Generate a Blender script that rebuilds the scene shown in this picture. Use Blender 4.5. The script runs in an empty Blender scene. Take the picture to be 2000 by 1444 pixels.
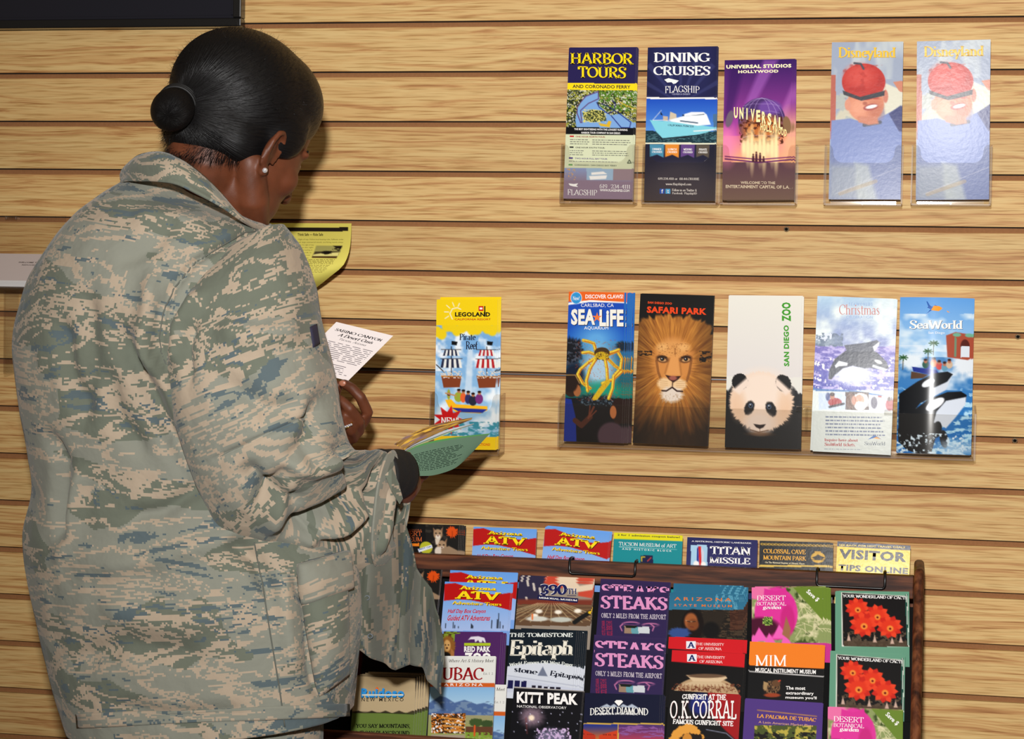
import bpy, math, random
import numpy as np
from mathutils import Vector, Matrix
from mathutils.bvhtree import BVHTree

random.seed(7)
sc = bpy.context.scene
C = sc.collection

# ------------------------------------------------------------------ camera
F = 3900.0
YAW, PITCH, ROLL = -0.19943389, -0.04240461, 0.01748384
CZ = 1.25
GZ0 = CZ + 0.40104740            # height of the topmost groove in view
CAM = Vector((0.0, -2.98644918, CZ))
FW = Vector((math.sin(YAW) * math.cos(PITCH), math.cos(YAW) * math.cos(PITCH), math.sin(PITCH)))
_r = FW.cross(Vector((0, 0, 1))).normalized()
_u = _r.cross(FW)
RT = _r * math.cos(ROLL) + _u * math.sin(ROLL)
UP = -_r * math.sin(ROLL) + _u * math.cos(ROLL)
cd = bpy.data.cameras.new('camera')
cam = bpy.data.objects.new('camera', cd)
C.objects.link(cam)
cd.sensor_width = 36.0
cd.lens = 36.0 * F / 2000.0
cd.clip_start = 0.05
cam.matrix_world = Matrix(((RT.x, UP.x, -FW.x, CAM.x), (RT.y, UP.y, -FW.y, CAM.y),
                           (RT.z, UP.z, -FW.z, CAM.z), (0, 0, 0, 1)))
sc.camera = cam

# ------------------------------------------------------------------ light
world = bpy.data.worlds.new('world')
sc.world = world
world.use_nodes = True
bg = world.node_tree.nodes['Background']
bg.inputs[0].default_value = (1.0, 0.80, 0.58, 1)
bg.inputs[1].default_value = 0.12

def spot(name, loc, target, power, size_deg, blend, radius, col):
    ld = bpy.data.lights.new(name, 'SPOT')
    ld.energy = power
    ld.spot_size = math.radians(size_deg)
    ld.spot_blend = blend
    ld.shadow_soft_size = radius
    ld.color = col
    o = bpy.data.objects.new(name, ld)
    C.objects.link(o)
    o.location = loc
    o.rotation_euler = (Vector(target) - Vector(loc)).to_track_quat('-Z', 'Y').to_euler()
    return o

spot('flash_lamp', (-0.05, -3.02, CZ + 0.31), (-0.06, 0, 1.50), 362, 84, 1.0, 0.045, (1.0, 0.985, 0.97))
al = bpy.data.lights.new('ceiling_lamp', 'AREA')
al.shape = 'RECTANGLE'
al.size, al.size_y = 1.2, 0.6
al.energy = 5
al.color = (1.0, 0.84, 0.62)
ao = bpy.data.objects.new('ceiling_lamp', al)
C.objects.link(ao)
ao.location = (0.2, -1.6, 2.9)
ao.rotation_euler = (math.radians(20), 0, 0)

sc.view_settings.view_transform = 'Standard'
sc.view_settings.look = 'None'
sc.view_settings.gamma = 1.0
sc.view_settings.use_curve_mapping = False
sc.view_settings.exposure = 0.0
sc.cycles.max_bounces = 8
sc.cycles.transparent_max_bounces = 24

# ------------------------------------------------------------------ helpers
def at(px, py, Y):
    """the point of the plane y = Y seen at a pixel of the 2000 x 1444 photograph"""
    d = FW + RT * ((px - 1000.0) / F) + UP * ((722.0 - py) / F)
    return CAM + d * ((Y - CAM.y) / d.y)

def tag(o, label=None, cat=None, group=None, kind=None):
    if label: o['label'] = label
    if cat: o['category'] = cat
    if group: o['group'] = group
    if kind: o['kind'] = kind
    return o

def link(name, me, mat=None, parent=None):
    o = bpy.data.objects.new(name, me)
    C.objects.link(o)
    if mat is not None and me is not None and len(me.materials) == 0:
        me.materials.append(mat)
    if parent is not None:
        o.parent = parent
    return o

def empty(name, loc=(0, 0, 0)):
    o = bpy.data.objects.new(name, None)
    C.objects.link(o)
    o.location = loc
    o.empty_display_size = 0.05
    return o

def keep(o, parent):
    """parent a mesh given in world coordinates under an empty that is not at the origin"""
    o.parent = parent
    if parent.type == 'EMPTY' or True:
        o.matrix_parent_inverse = Matrix.Translation(-Vector(parent.location))
    return o

class MB:
    def __init__(s):
        s.v, s.f, s.uv = [], [], []
    def add(s, vs, fs):
        n = len(s.v)
        s.v += [tuple(v) for v in vs]
        s.f += [tuple(i + n for i in f) for f in fs]
        return s
    def box(s, x0, x1, y0, y1, z0, z1):
        return s.hexa([(x0, y0, z0), (x1, y0, z0), (x1, y1, z0), (x0, y1, z0),
                       (x0, y0, z1), (x1, y0, z1), (x1, y1, z1), (x0, y1, z1)])
    def hexa(s, p):
        return s.add(p, [(0, 3, 2, 1), (4, 5, 6, 7), (0, 1, 5, 4), (1, 2, 6, 5), (2, 3, 7, 6), (3, 0, 4, 7)])
    def tube(s, pts, rad, n=12, closed=False, ends=True):
        pts = [Vector(p) for p in pts]
        m = len(pts)
        rs = rad if hasattr(rad, '__len__') else [rad] * m
        vs = []
        up = None
        for i, p in enumerate(pts):
            if closed:
                t = pts[(i + 1) % m] - pts[i - 1]
            else:
                t = pts[min(i + 1, m - 1)] - pts[max(i - 1, 0)]
            t.normalize()
            if up is None:
                up = Vector((0, 0, 1)) if abs(t.z) < 0.9 else Vector((1, 0, 0))
            a = t.cross(up).normalized()
            up = a.cross(t).normalized()
            for k in range(n):
                an = 2 * math.pi * k / n
                vs.append(p + (a * math.cos(an) + up * math.sin(an)) * rs[i])
        fs = []
        for i in range(m if closed else m - 1):
            j = (i + 1) % m
            for k in range(n):
                fs.append((i * n + k, i * n + (k + 1) % n, j * n + (k + 1) % n, j * n + k))
        if ends and not closed:
            fs.append(tuple(range(n))[::-1])
            fs.append(tuple((m - 1) * n + k for k in range(n)))
        return s.add(vs, fs)
    def ell(s, c, r, rot=None, nu=20, nv=12, M=None):
        vs, fs = [], []
        for j in range(nv + 1):
            th = math.pi * j / nv
            for i in range(nu):
                ph = 2 * math.pi * i / nu
                v = Vector((r[0] * math.sin(th) * math.cos(ph), r[1] * math.sin(th) * math.sin(ph), r[2] * math.cos(th)))
                if rot is not None: v = rot @ v
                v = v + Vector(c)
                if M is not None: v = M @ v
                vs.append(v)
        for j in range(nv):
            for i in range(nu):
                a, b = j * nu + i, j * nu + (i + 1) % nu
                c_, d = (j + 1) * nu + (i + 1) % nu, (j + 1) * nu + i
                if j == 0: fs.append((a, d, c_))
                elif j == nv - 1: fs.append((a, d, b))
                else: fs.append((a, d, c_, b))
        # poles keep duplicate vertices: weld them
        n = len(s.v)
        remap = {}
        for i in range(nu):
            remap[i] = 0
            remap[nv * nu + i] = nv * nu
        return s.add(vs, [tuple(remap.get(k, k) for k in f) for f in fs])
    def capsule(s, pts, rad, n=12, M=None):
        """closed tube with rounded ends"""
        pts = [Vector(p) for p in pts]
        if M is not None: pts = [M @ p for p in pts]
        rad = list(rad)
        P, R = [], []
        t0 = (pts[0] - pts[1]).normalized()
        t1 = (pts[-1] - pts[-2]).normalized()
        for a in (78, 55, 28):
            P.append(pts[0] + t0 * rad[0] * math.sin(math.radians(a))); R.append(rad[0] * math.cos(math.radians(a)))
        for i in range(len(pts) - 1):
            for q in (0, 0.5):
                P.append(pts[i].lerp(pts[i + 1], q)); R.append(rad[i] * (1 - q) + rad[i + 1] * q)
        P.append(pts[-1]); R.append(rad[-1])
        for a in (28, 55, 78):
            P.append(pts[-1] + t1 * rad[-1] * math.sin(math.radians(a))); R.append(rad[-1] * math.cos(math.radians(a)))
        return s.tube(P, R, n)
    def mesh(s, name, mat=None, smooth=False):
        me = bpy.data.meshes.new(name)
        me.from_pydata(s.v, [], s.f)
        me.validate()
        if smooth:
            me.polygons.foreach_set('use_smooth', [True] * len(me.polygons))
        me.update()
        if mat: me.materials.append(mat)
        return me
    def build(s, name, mat, parent=None, smooth=False, bevel=0, seg=2):
        me = s.mesh(name, mat, smooth)
        o = link(name, me)
        if parent is not None:
            if parent.location.length > 1e-9: keep(o, parent)
            else: o.parent = parent
        if bevel:
            b = o.modifiers.new('bevel', 'BEVEL'); b.width = bevel; b.segments = seg; b.limit_method = 'ANGLE'
            b.harden_normals = False
        return o

# ------------------------------------------------------------------ materials
def newmat(name):
    m = bpy.data.materials.new(name)
    m.use_nodes = True
    nt = m.node_tree
    b = nt.nodes['Principled BSDF']
    return m, nt, b

def N(nt, t, **k):
    n = nt.nodes.new(t)
    for a, v in k.items(): setattr(n, a, v)
    return n

def plain(name, col, rough=0.5, metal=0.0, spec=0.5, coat=0.0, bump=0.0, bscale=200, var=0.0):
    m, nt, b = newmat(name)
    b.inputs['Base Color'].default_value = (*[lin(c) for c in col], 1)
    b.inputs['Roughness'].default_value = rough
    b.inputs['Metallic'].default_value = metal
    b.inputs['Specular IOR Level'].default_value = spec
    b.inputs['Coat Weight'].default_value = coat
    tc = N(nt, 'ShaderNodeTexCoord')
    no = N(nt, 'ShaderNodeTexNoise')
    no.inputs['Scale'].default_value = bscale
    nt.links.new(tc.outputs['Object'], no.inputs['Vector'])
    if bump:
        bp = N(nt, 'ShaderNodeBump'); bp.inputs['Strength'].default_value = bump; bp.inputs['Distance'].default_value = 0.001
        nt.links.new(no.outputs[0], bp.inputs['Height']); nt.links.new(bp.outputs[0], b.inputs['Normal'])
    if var:
        mx = N(nt, 'ShaderNodeMix', data_type='RGBA')
        mx.inputs['A'].default_value = (*[lin(c) * (1 - var) for c in col], 1)
        mx.inputs['B'].default_value = (*[min(1, lin(c) * (1 + var)) for c in col], 1)
        nt.links.new(no.outputs[0], mx.inputs['Factor']); nt.links.new(mx.outputs['Result'], b.inputs['Base Color'])
    return m

def lin(c):
    return c / 12.92 if c <= 0.04045 else ((c + 0.055) / 1.055) ** 2.4

def ramp(nt, stops, interp='LINEAR'):
    r = N(nt, 'ShaderNodeValToRGB')
    cr = r.color_ramp
    cr.interpolation = interp
    while len(cr.elements) < len(stops): cr.elements.new(0.5)
    for e, (p, c) in zip(cr.elements, stops):
        e.position = p; e.color = (*[lin(x) for x in c], 1)
    return r

def mapped(nt, scale, src='Object', useworld=False):
    mp = N(nt, 'ShaderNodeMapping')
    mp.inputs['Scale'].default_value = scale
    if useworld:
        g = N(nt, 'ShaderNodeNewGeometry'); nt.links.new(g.outputs['Position'], mp.inputs['Vector'])
    else:
        tc = N(nt, 'ShaderNodeTexCoord'); nt.links.new(tc.outputs[src], mp.inputs['Vector'])
    return mp

def oak(name):
    m, nt, b = newmat(name)
    oi = N(nt, 'ShaderNodeObjectInfo')
    wv = N(nt, 'ShaderNodeMath', operation='MULTIPLY'); wv.inputs[1].default_value = 40
    nt.links.new(oi.outputs['Random'], wv.inputs[0])
    # large flowing warp of the grain lines
    m0 = mapped(nt, (3.4, 2, 12))
    n0 = N(nt, 'ShaderNodeTexNoise', noise_dimensions='4D'); n0.inputs['Scale'].default_value = 1.0; n0.inputs['Detail'].default_value = 2
    nt.links.new(m0.outputs[0], n0.inputs['Vector']); nt.links.new(wv.outputs[0], n0.inputs['W'])
    # long streaks
    m1 = mapped(nt, (2.4, 1, 88))
    n1 = N(nt, 'ShaderNodeTexNoise', noise_dimensions='4D'); n1.inputs['Scale'].default_value = 1.6; n1.inputs['Detail'].default_value = 5
    n1.inputs['Roughness'].default_value = 0.62
    ad = N(nt, 'ShaderNodeVectorMath', operation='MULTIPLY_ADD'); ad.inputs[1].default_value = (2.0, 0, 3.6)
    nt.links.new(n0.outputs['Color'], ad.inputs[0]); nt.links.new(m1.outputs[0], ad.inputs[2])
    nt.links.new(ad.outputs[0], n1.inputs['Vector']); nt.links.new(wv.outputs[0], n1.inputs['W'])
    # fine pores
    m2 = mapped(nt, (14, 1, 400))
    n2 = N(nt, 'ShaderNodeTexNoise'); n2.inputs['Scale'].default_value = 1; n2.inputs['Detail'].default_value = 2
    nt.links.new(m2.outputs[0], n2.inputs['Vector'])
    r1 = ramp(nt, [(0.26, (0.60, 0.40, 0.215)), (0.40, (0.72, 0.53, 0.315)), (0.47, (0.79, 0.635, 0.40)), (0.60, (0.82, 0.69, 0.455)), (0.85, (0.84, 0.725, 0.50))])
    nt.links.new(n1.outputs[0], r1.inputs[0])
    r2 = ramp(nt, [(0.32, (0.80, 0.72, 0.60)), (0.50, (1, 1, 1))])
    nt.links.new(n2.outputs[0], r2.inputs[0])
    mx = N(nt, 'ShaderNodeMix', data_type='RGBA', blend_type='MULTIPLY'); mx.inputs['Factor'].default_value = 0.85
    nt.links.new(r1.outputs[0], mx.inputs['A']); nt.links.new(r2.outputs[0], mx.inputs['B'])
    # slats differ a little in tone
    hs = N(nt, 'ShaderNodeHueSaturation'); hs.inputs['Saturation'].default_value = 0.98
    mr = N(nt, 'ShaderNodeMapRange'); mr.inputs['To Min'].default_value = 0.93; mr.inputs['To Max'].default_value = 1.07
    nt.links.new(oi.outputs['Random'], mr.inputs[0]); nt.links.new(mr.outputs[0], hs.inputs['Value'])
    nt.links.new(mx.outputs['Result'], hs.inputs['Color'])
    nt.links.new(hs.outputs[0], b.inputs['Base Color'])
    b.inputs['Roughness'].default_value = 0.55
    b.inputs['Specular IOR Level'].default_value = 0.25
    bp = N(nt, 'ShaderNodeBump'); bp.inputs['Strength'].default_value = 0.15; bp.inputs['Distance'].default_value = 0.0004
    nt.links.new(n1.outputs[0], bp.inputs['Height']); nt.links.new(bp.outputs[0], b.inputs['Normal'])
    return m

def walnut(name, axis):
    m, nt, b = newmat(name)
    s = {'x': (5, 60, 60), 'z': (45, 45, 5)}[axis]
    m1 = mapped(nt, s)
    n1 = N(nt, 'ShaderNodeTexNoise'); n1.inputs['Scale'].default_value = 1; n1.inputs['Detail'].default_value = 4; n1.inputs['Distortion'].default_value = 1.2
    nt.links.new(m1.outputs[0], n1.inputs['Vector'])
    m2 = mapped(nt, tuple(q * 3.2 for q in s))
    n2 = N(nt, 'ShaderNodeTexNoise'); n2.inputs['Scale'].default_value = 1; n2.inputs['Detail'].default_value = 3
    nt.links.new(m2.outputs[0], n2.inputs['Vector'])
    r1 = ramp(nt, [(0.28, (0.17, 0.08, 0.045)), (0.45, (0.335, 0.175, 0.095)), (0.58, (0.43, 0.24, 0.135)), (0.75, (0.51, 0.31, 0.185))])
    nt.links.new(n1.outputs[0], r1.inputs[0])
    r2 = ramp(nt, [(0.35, (0.55, 0.5, 0.48)), (0.55, (1, 1, 1))])
    nt.links.new(n2.outputs[0], r2.inputs[0])
    mx = N(nt, 'ShaderNodeMix', data_type='RGBA', blend_type='MULTIPLY'); mx.inputs['Factor'].default_value = 0.8
    nt.links.new(r1.outputs[0], mx.inputs['A']); nt.links.new(r2.outputs[0], mx.inputs['B'])
    nt.links.new(mx.outputs['Result'], b.inputs['Base Color'])
    b.inputs['Roughness'].default_value = 0.5
    b.inputs['Specular IOR Level'].default_value = 0.25
    return m

def camo(name, tint=1.0):
    """digital tiger-stripe cloth: the coordinates are snapped to small squares, then stretched noise is cut into four colours"""
    m, nt, b = newmat(name)
    uv = N(nt, 'ShaderNodeUVMap')
    sn = N(nt, 'ShaderNodeVectorMath', operation='SNAP'); sn.inputs[1].default_value = (0.0023, 0.0023, 0.0023)
    nt.links.new(uv.outputs[0], sn.inputs[0])
    def noise(scale, seed, det=3.0, dist=1.2, rough=0.55):
        mp = N(nt, 'ShaderNodeMapping'); mp.inputs['Scale'].default_value = scale; mp.inputs['Location'].default_value = (seed, seed * 1.7, 0)
        mp.inputs['Rotation'].default_value = (0, 0, 0.0)
        nt.links.new(sn.outputs[0], mp.inputs['Vector'])
        n = N(nt, 'ShaderNodeTexNoise'); n.inputs['Scale'].default_value = 1; n.inputs['Detail'].default_value = det
        n.inputs['Distortion'].default_value = dist; n.inputs['Roughness'].default_value = rough
        nt.links.new(mp.outputs[0], n.inputs['Vector'])
        return n
    base = noise((3.6, 8.5, 1), 3.1, 2.0, 0.9)
    r0 = ramp(nt, [(0.0, (0.525, 0.53, 0.485)), (0.50, (0.415, 0.435, 0.385))], 'CONSTANT')
    nt.links.new(base.outputs[0], r0.inputs[0])
    # tan branches: thin bands where a stretched noise crosses its middle
    tn = noise((4.2, 12.5, 1), 8.7, 5.5, 2.4, 0.62)
    sub = N(nt, 'ShaderNodeMath', operation='SUBTRACT'); sub.inputs[1].default_value = 0.5
    ab = N(nt, 'ShaderNodeMath', operation='ABSOLUTE')
    nt.links.new(tn.outputs[0], sub.inputs[0]); nt.links.new(sub.outputs[0], ab.inputs[0])
    lt = N(nt, 'ShaderNodeMath', operation='LESS_THAN'); lt.inputs[1].default_value = 0.023
    nt.links.new(ab.outputs[0], lt.inputs[0])
    # slate stripes next to the tan ones
    gt = N(nt, 'ShaderNodeMath', operation='GREATER_THAN'); gt.inputs[1].default_value = 0.605
    nt.links.new(tn.outputs[0], gt.inputs[0])
    sl = noise((5, 19, 1), 15.3, 5.0, 2.2, 0.62)
    sg = N(nt, 'ShaderNodeMath', operation='GREATER_THAN'); sg.inputs[1].default_value = 0.60
    nt.links.new(sl.outputs[0], sg.inputs[0])
    mxs = N(nt, 'ShaderNodeMath', operation='MAXIMUM'); nt.links.new(gt.outputs[0], mxs.inputs[0]); nt.links.new(sg.outputs[0], mxs.inputs[1])
    c1 = N(nt, 'ShaderNodeMix', data_type='RGBA'); c1.inputs['B'].default_value = (lin(0.345), lin(0.395), lin(0.41), 1)
    nt.links.new(r0.outputs[0], c1.inputs['A']); nt.links.new(mxs.outputs[0], c1.inputs['Factor'])
    t2 = noise((6.5, 21, 1), 22.0, 4.5, 1.7, 0.65)
    t2s = N(nt, 'ShaderNodeMath', operation='GREATER_THAN'); t2s.inputs[1].default_value = 0.60
    nt.links.new(t2.outputs[0], t2s.inputs[0])
    mt = N(nt, 'ShaderNodeMath', operation='MAXIMUM'); nt.links.new(lt.outputs[0], mt.inputs[0]); nt.links.new(t2s.outputs[0], mt.inputs[1])
    c2 = N(nt, 'ShaderNodeMix', data_type='RGBA'); c2.inputs['B'].default_value = (lin(0.672), lin(0.608), lin(0.53), 1)
    nt.links.new(c1.outputs['Result'], c2.inputs['A']); nt.links.new(mt.outputs[0], c2.inputs['Factor'])
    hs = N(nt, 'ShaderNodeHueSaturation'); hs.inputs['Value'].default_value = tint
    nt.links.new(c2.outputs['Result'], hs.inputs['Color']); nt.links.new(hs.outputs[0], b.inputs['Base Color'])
    b.inputs['Roughness'].default_value = 0.9
    b.inputs['Specular IOR Level'].default_value = 0.1
    b.inputs['Sheen Weight'].default_value = 0.15
    wv = N(nt, 'ShaderNodeTexNoise'); wv.inputs['Scale'].default_value = 900
    nt.links.new(uv.outputs[0], wv.inputs['Vector'])
    w2 = N(nt, 'ShaderNodeTexNoise'); w2.inputs['Scale'].default_value = 24; w2.inputs['Detail'].default_value = 3
    nt.links.new(uv.outputs[0], w2.inputs['Vector'])
    b1 = N(nt, 'ShaderNodeBump'); b1.inputs['Strength'].default_value = 0.2; b1.inputs['Distance'].default_value = 0.0006
    nt.links.new(wv.outputs[0], b1.inputs['Height'])
    b2 = N(nt, 'ShaderNodeBump'); b2.inputs['Strength'].default_value = 0.6; b2.inputs['Distance'].default_value = 0.008
    nt.links.new(w2.outputs[0], b2.inputs['Height']); nt.links.new(b1.outputs[0], b2.inputs['Normal'])
    nt.links.new(b2.outputs[0], b.inputs['Normal'])
    return m

def printmat(name, rough, coat, crough=0.08, bump=0.0):
    m, nt, b = newmat(name)
    a = N(nt, 'ShaderNodeVertexColor'); a.layer_name = 'ink'
    nt.links.new(a.outputs[0], b.inputs['Base Color'])
    b.inputs['Roughness'].default_value = rough
    b.inputs['Coat Weight'].default_value = coat
    b.inputs['Coat Roughness'].default_value = crough
    b.inputs['Specular IOR Level'].default_value = 0.07
    if bump:
        mp = mapped(nt, (1, 1, 1))
        n = N(nt, 'ShaderNodeTexNoise'); n.inputs['Scale'].default_value = 160; n.inputs['Detail'].default_value = 2
        nt.links.new(mp.outputs[0], n.inputs['Vector'])
        bp = N(nt, 'ShaderNodeBump'); bp.inputs['Strength'].default_value = bump; bp.inputs['Distance'].default_value = 0.001
        nt.links.new(n.outputs[0], bp.inputs['Height']); nt.links.new(bp.outputs[0], b.inputs['Coat Normal'])
    return m

def acrylic(name, tint=(0.97, 0.965, 0.955), refl=0.02, rg=.07):
    m = bpy.data.materials.new(name); m.use_nodes = True
    nt = m.node_tree; nt.nodes.clear()
    out = N(nt, 'ShaderNodeOutputMaterial')
    tr = N(nt, 'ShaderNodeBsdfTransparent'); tr.inputs[0].default_value = (*tint, 1)
    gl = N(nt, 'ShaderNodeBsdfGlossy'); gl.inputs['Roughness'].default_value = rg
    fr = N(nt, 'ShaderNodeFresnel'); fr.inputs[0].default_value = 1.35
    ad = N(nt, 'ShaderNodeMath', operation='ADD'); ad.inputs[1].default_value = refl; ad.use_clamp = True
    nt.links.new(fr.outputs[0], ad.inputs[0])
    mn = N(nt, 'ShaderNodeMath', operation='MINIMUM'); mn.inputs[1].default_value = .16; nt.links.new(ad.outputs[0], mn.inputs[0])
    mx = N(nt, 'ShaderNodeMixShader')
    nt.links.new(mn.outputs[0], mx.inputs[0]); nt.links.new(tr.outputs[0], mx.inputs[1]); nt.links.new(gl.outputs[0], mx.inputs[2])
    nt.links.new(mx.outputs[0], out.inputs[0])
    return m

OAK = oak('oak_laminate')
WALX = walnut('walnut_along', 'x')
WALZ = walnut('walnut_upright', 'z')
MDF = plain('groove_board', (0.565, 0.385, 0.24), 0.8, spec=0.2, bscale=300, var=0.15)
METAL = plain('grey_metal', (0.35, 0.35, 0.36), 0.4, 0.9)
BLACKM = plain('black_plastic', (0.035, 0.035, 0.038), 0.75, spec=.12)
BLACKW = plain('black_wire', (0.03, 0.03, 0.035), 0.3)
PAPER = plain('paper_edge', (0.88, 0.87, 0.86), 0.7, bscale=900, var=0.12)
ACR = acrylic('clear_acrylic')
ACRE = acrylic('clear_acrylic_edge', (0.86, 0.82, 0.76), 0.015, .4)
PR = printmat('glossy_print', 0.5, 0.04, 0.15)
PRG = printmat('very_glossy_print', 0.5, 0.085, 0.20, 0.07)
PRB = printmat('bowed_glossy_print', 0.5, 0.06, 0.13)
PRM = printmat('matte_print', 0.6, 0.0)
GOLD = plain('gold', (0.9, 0.72, 0.35), 0.2, 1.0)
STONE = plain('clear_stone', (0.95, 0.95, 0.97), 0.05, 0.6, coat=1.0)
SCREW = plain('screw_steel', (0.72, 0.70, 0.66), 0.35, 0.8)

# ------------------------------------------------------------------ the wall
W0, W1 = -2.6, 1.6
PITCHZ = 0.0762
wall = link('wall_back', MB().box(W0, W1, 0.0115, 0.03, 0.0, 2.45).mesh('wall_back', MDF))
tag(wall, kind='structure')
prof = [(0.008, 0.0), (0.0006, 0.0), (0.0, 0.0006), (0.0, 0.0664), (0.0006, 0.0670), (0.008, 0.0670)]
sm = MB()
vs = []
for xx in (W0, W1):
    for (yy, zz) in prof: vs.append((xx, yy, zz))
n_ = len(prof)
fs_ = [(i, i + 1, n_ + i + 1, n_ + i) for i in range(n_ - 1)] + [(n_ - 1, 0, n_, 2 * n_ - 1), tuple(range(n_))[::-1], tuple(n_ + i for i in range(n_))]
sm.add(vs, fs_)
slat_me = sm.mesh('slat', OAK)
slot_shade_me = MB().box(W0, W1, .0050, .0079, -.0015, -.00005).mesh('slot_shade', plain('slot_shade_black', (.06, .035, .025), .95))  # dark strip standing in for the shadow line under each slat's lip
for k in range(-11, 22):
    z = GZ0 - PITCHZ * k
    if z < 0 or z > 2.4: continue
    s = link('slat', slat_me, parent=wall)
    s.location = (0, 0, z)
    gl_ = link('slot_shade', slot_shade_me, parent=wall)
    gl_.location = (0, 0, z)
MDFZ = MB().box(W0, W1, 0.008, 0.0115, 0.0, 2.45)   # groove bottoms behind the slats
gb = MDFZ.build('groove_backing', MDF, wall)
# aluminium strip pushed into one groove
zz = GZ0 - PITCHZ * 7
xa, xb = at(700, 727, 0).x, at(1460, 735, 0).x
MB().box(xa, xb, 0.0008, 0.008, zz - 0.0046, zz - 0.0030).build('metal_strip', METAL, wall)
fl = link('floor', MB().box(W0, W1, -3.6, 0.03, -0.03, 0.0).mesh('floor', plain('carpet', (0.42, 0.38, 0.34), 0.95, bump=0.6, bscale=350, var=0.2)))
tag(fl, kind='structure')

def screw(px, py):
    p = at(px, py, -0.002)
    t = empty('wall_screw', p)
    b = MB()
    n = 16
    for j, (rr, yy) in enumerate(((0.0002, -0.0016), (0.0022, -0.0015), (0.0036, -0.0008), (0.0040, 0.0), (0.0018, 0.0005), (0.0014, 0.004))):
        pass
    vs, fs = [], []
    rings = ((0.0022, -0.0016), (0.0036, -0.0009), (0.0040, 0.0), (0.0018, 0.0006), (0.0014, 0.003))
    for rr, yy in rings:
        for i in range(n):
            a = 2 * math.pi * i / n
            vs.append((p.x + rr * math.cos(a), p.y + yy, p.z + rr * math.sin(a)))
    for j in range(len(rings) - 1):
        for i in range(n):
            fs.append((j * n + i, j * n + (i + 1) % n, (j + 1) * n + (i + 1) % n, (j + 1) * n + i))
    fs.append(tuple(range(n))); fs.append(tuple(len(vs) - 1 - i for i in range(n)))
    b.add(vs, fs)
    b.build('screw_head', SCREW, t, True)
    x = MB()
    for a in (0.6, 0.6 + math.pi / 2):
        d = Vector((math.cos(a), 0, math.sin(a))); e = Vector((-math.sin(a), 0, math.cos(a)))
        c0 = Vector((p.x, p.y - 0.0018, p.z))
        q = [c0 - d * 0.0024 - e * 0.0005, c0 + d * 0.0024 - e * 0.0005, c0 + d * 0.0024 + e * 0.0005, c0 - d * 0.0024 + e * 0.0005]
        x.hexa([v for v in q] + [v + Vector((0, 0.0004, 0)) for v in q])
    x.build('cross_slot', BLACKM, t)
    return t
for (px, py, l) in ((1536, 448, 'steel cross-head screw in the groove below the purple leaflet'),
                    (1988, 658, 'bright steel screw at the right edge, beside the whale leaflets'),
                    (1982, 861, 'dull steel screw low at the right, level with the long tray bottom')):
    tag(screw(px, py), l, 'screw')

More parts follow.
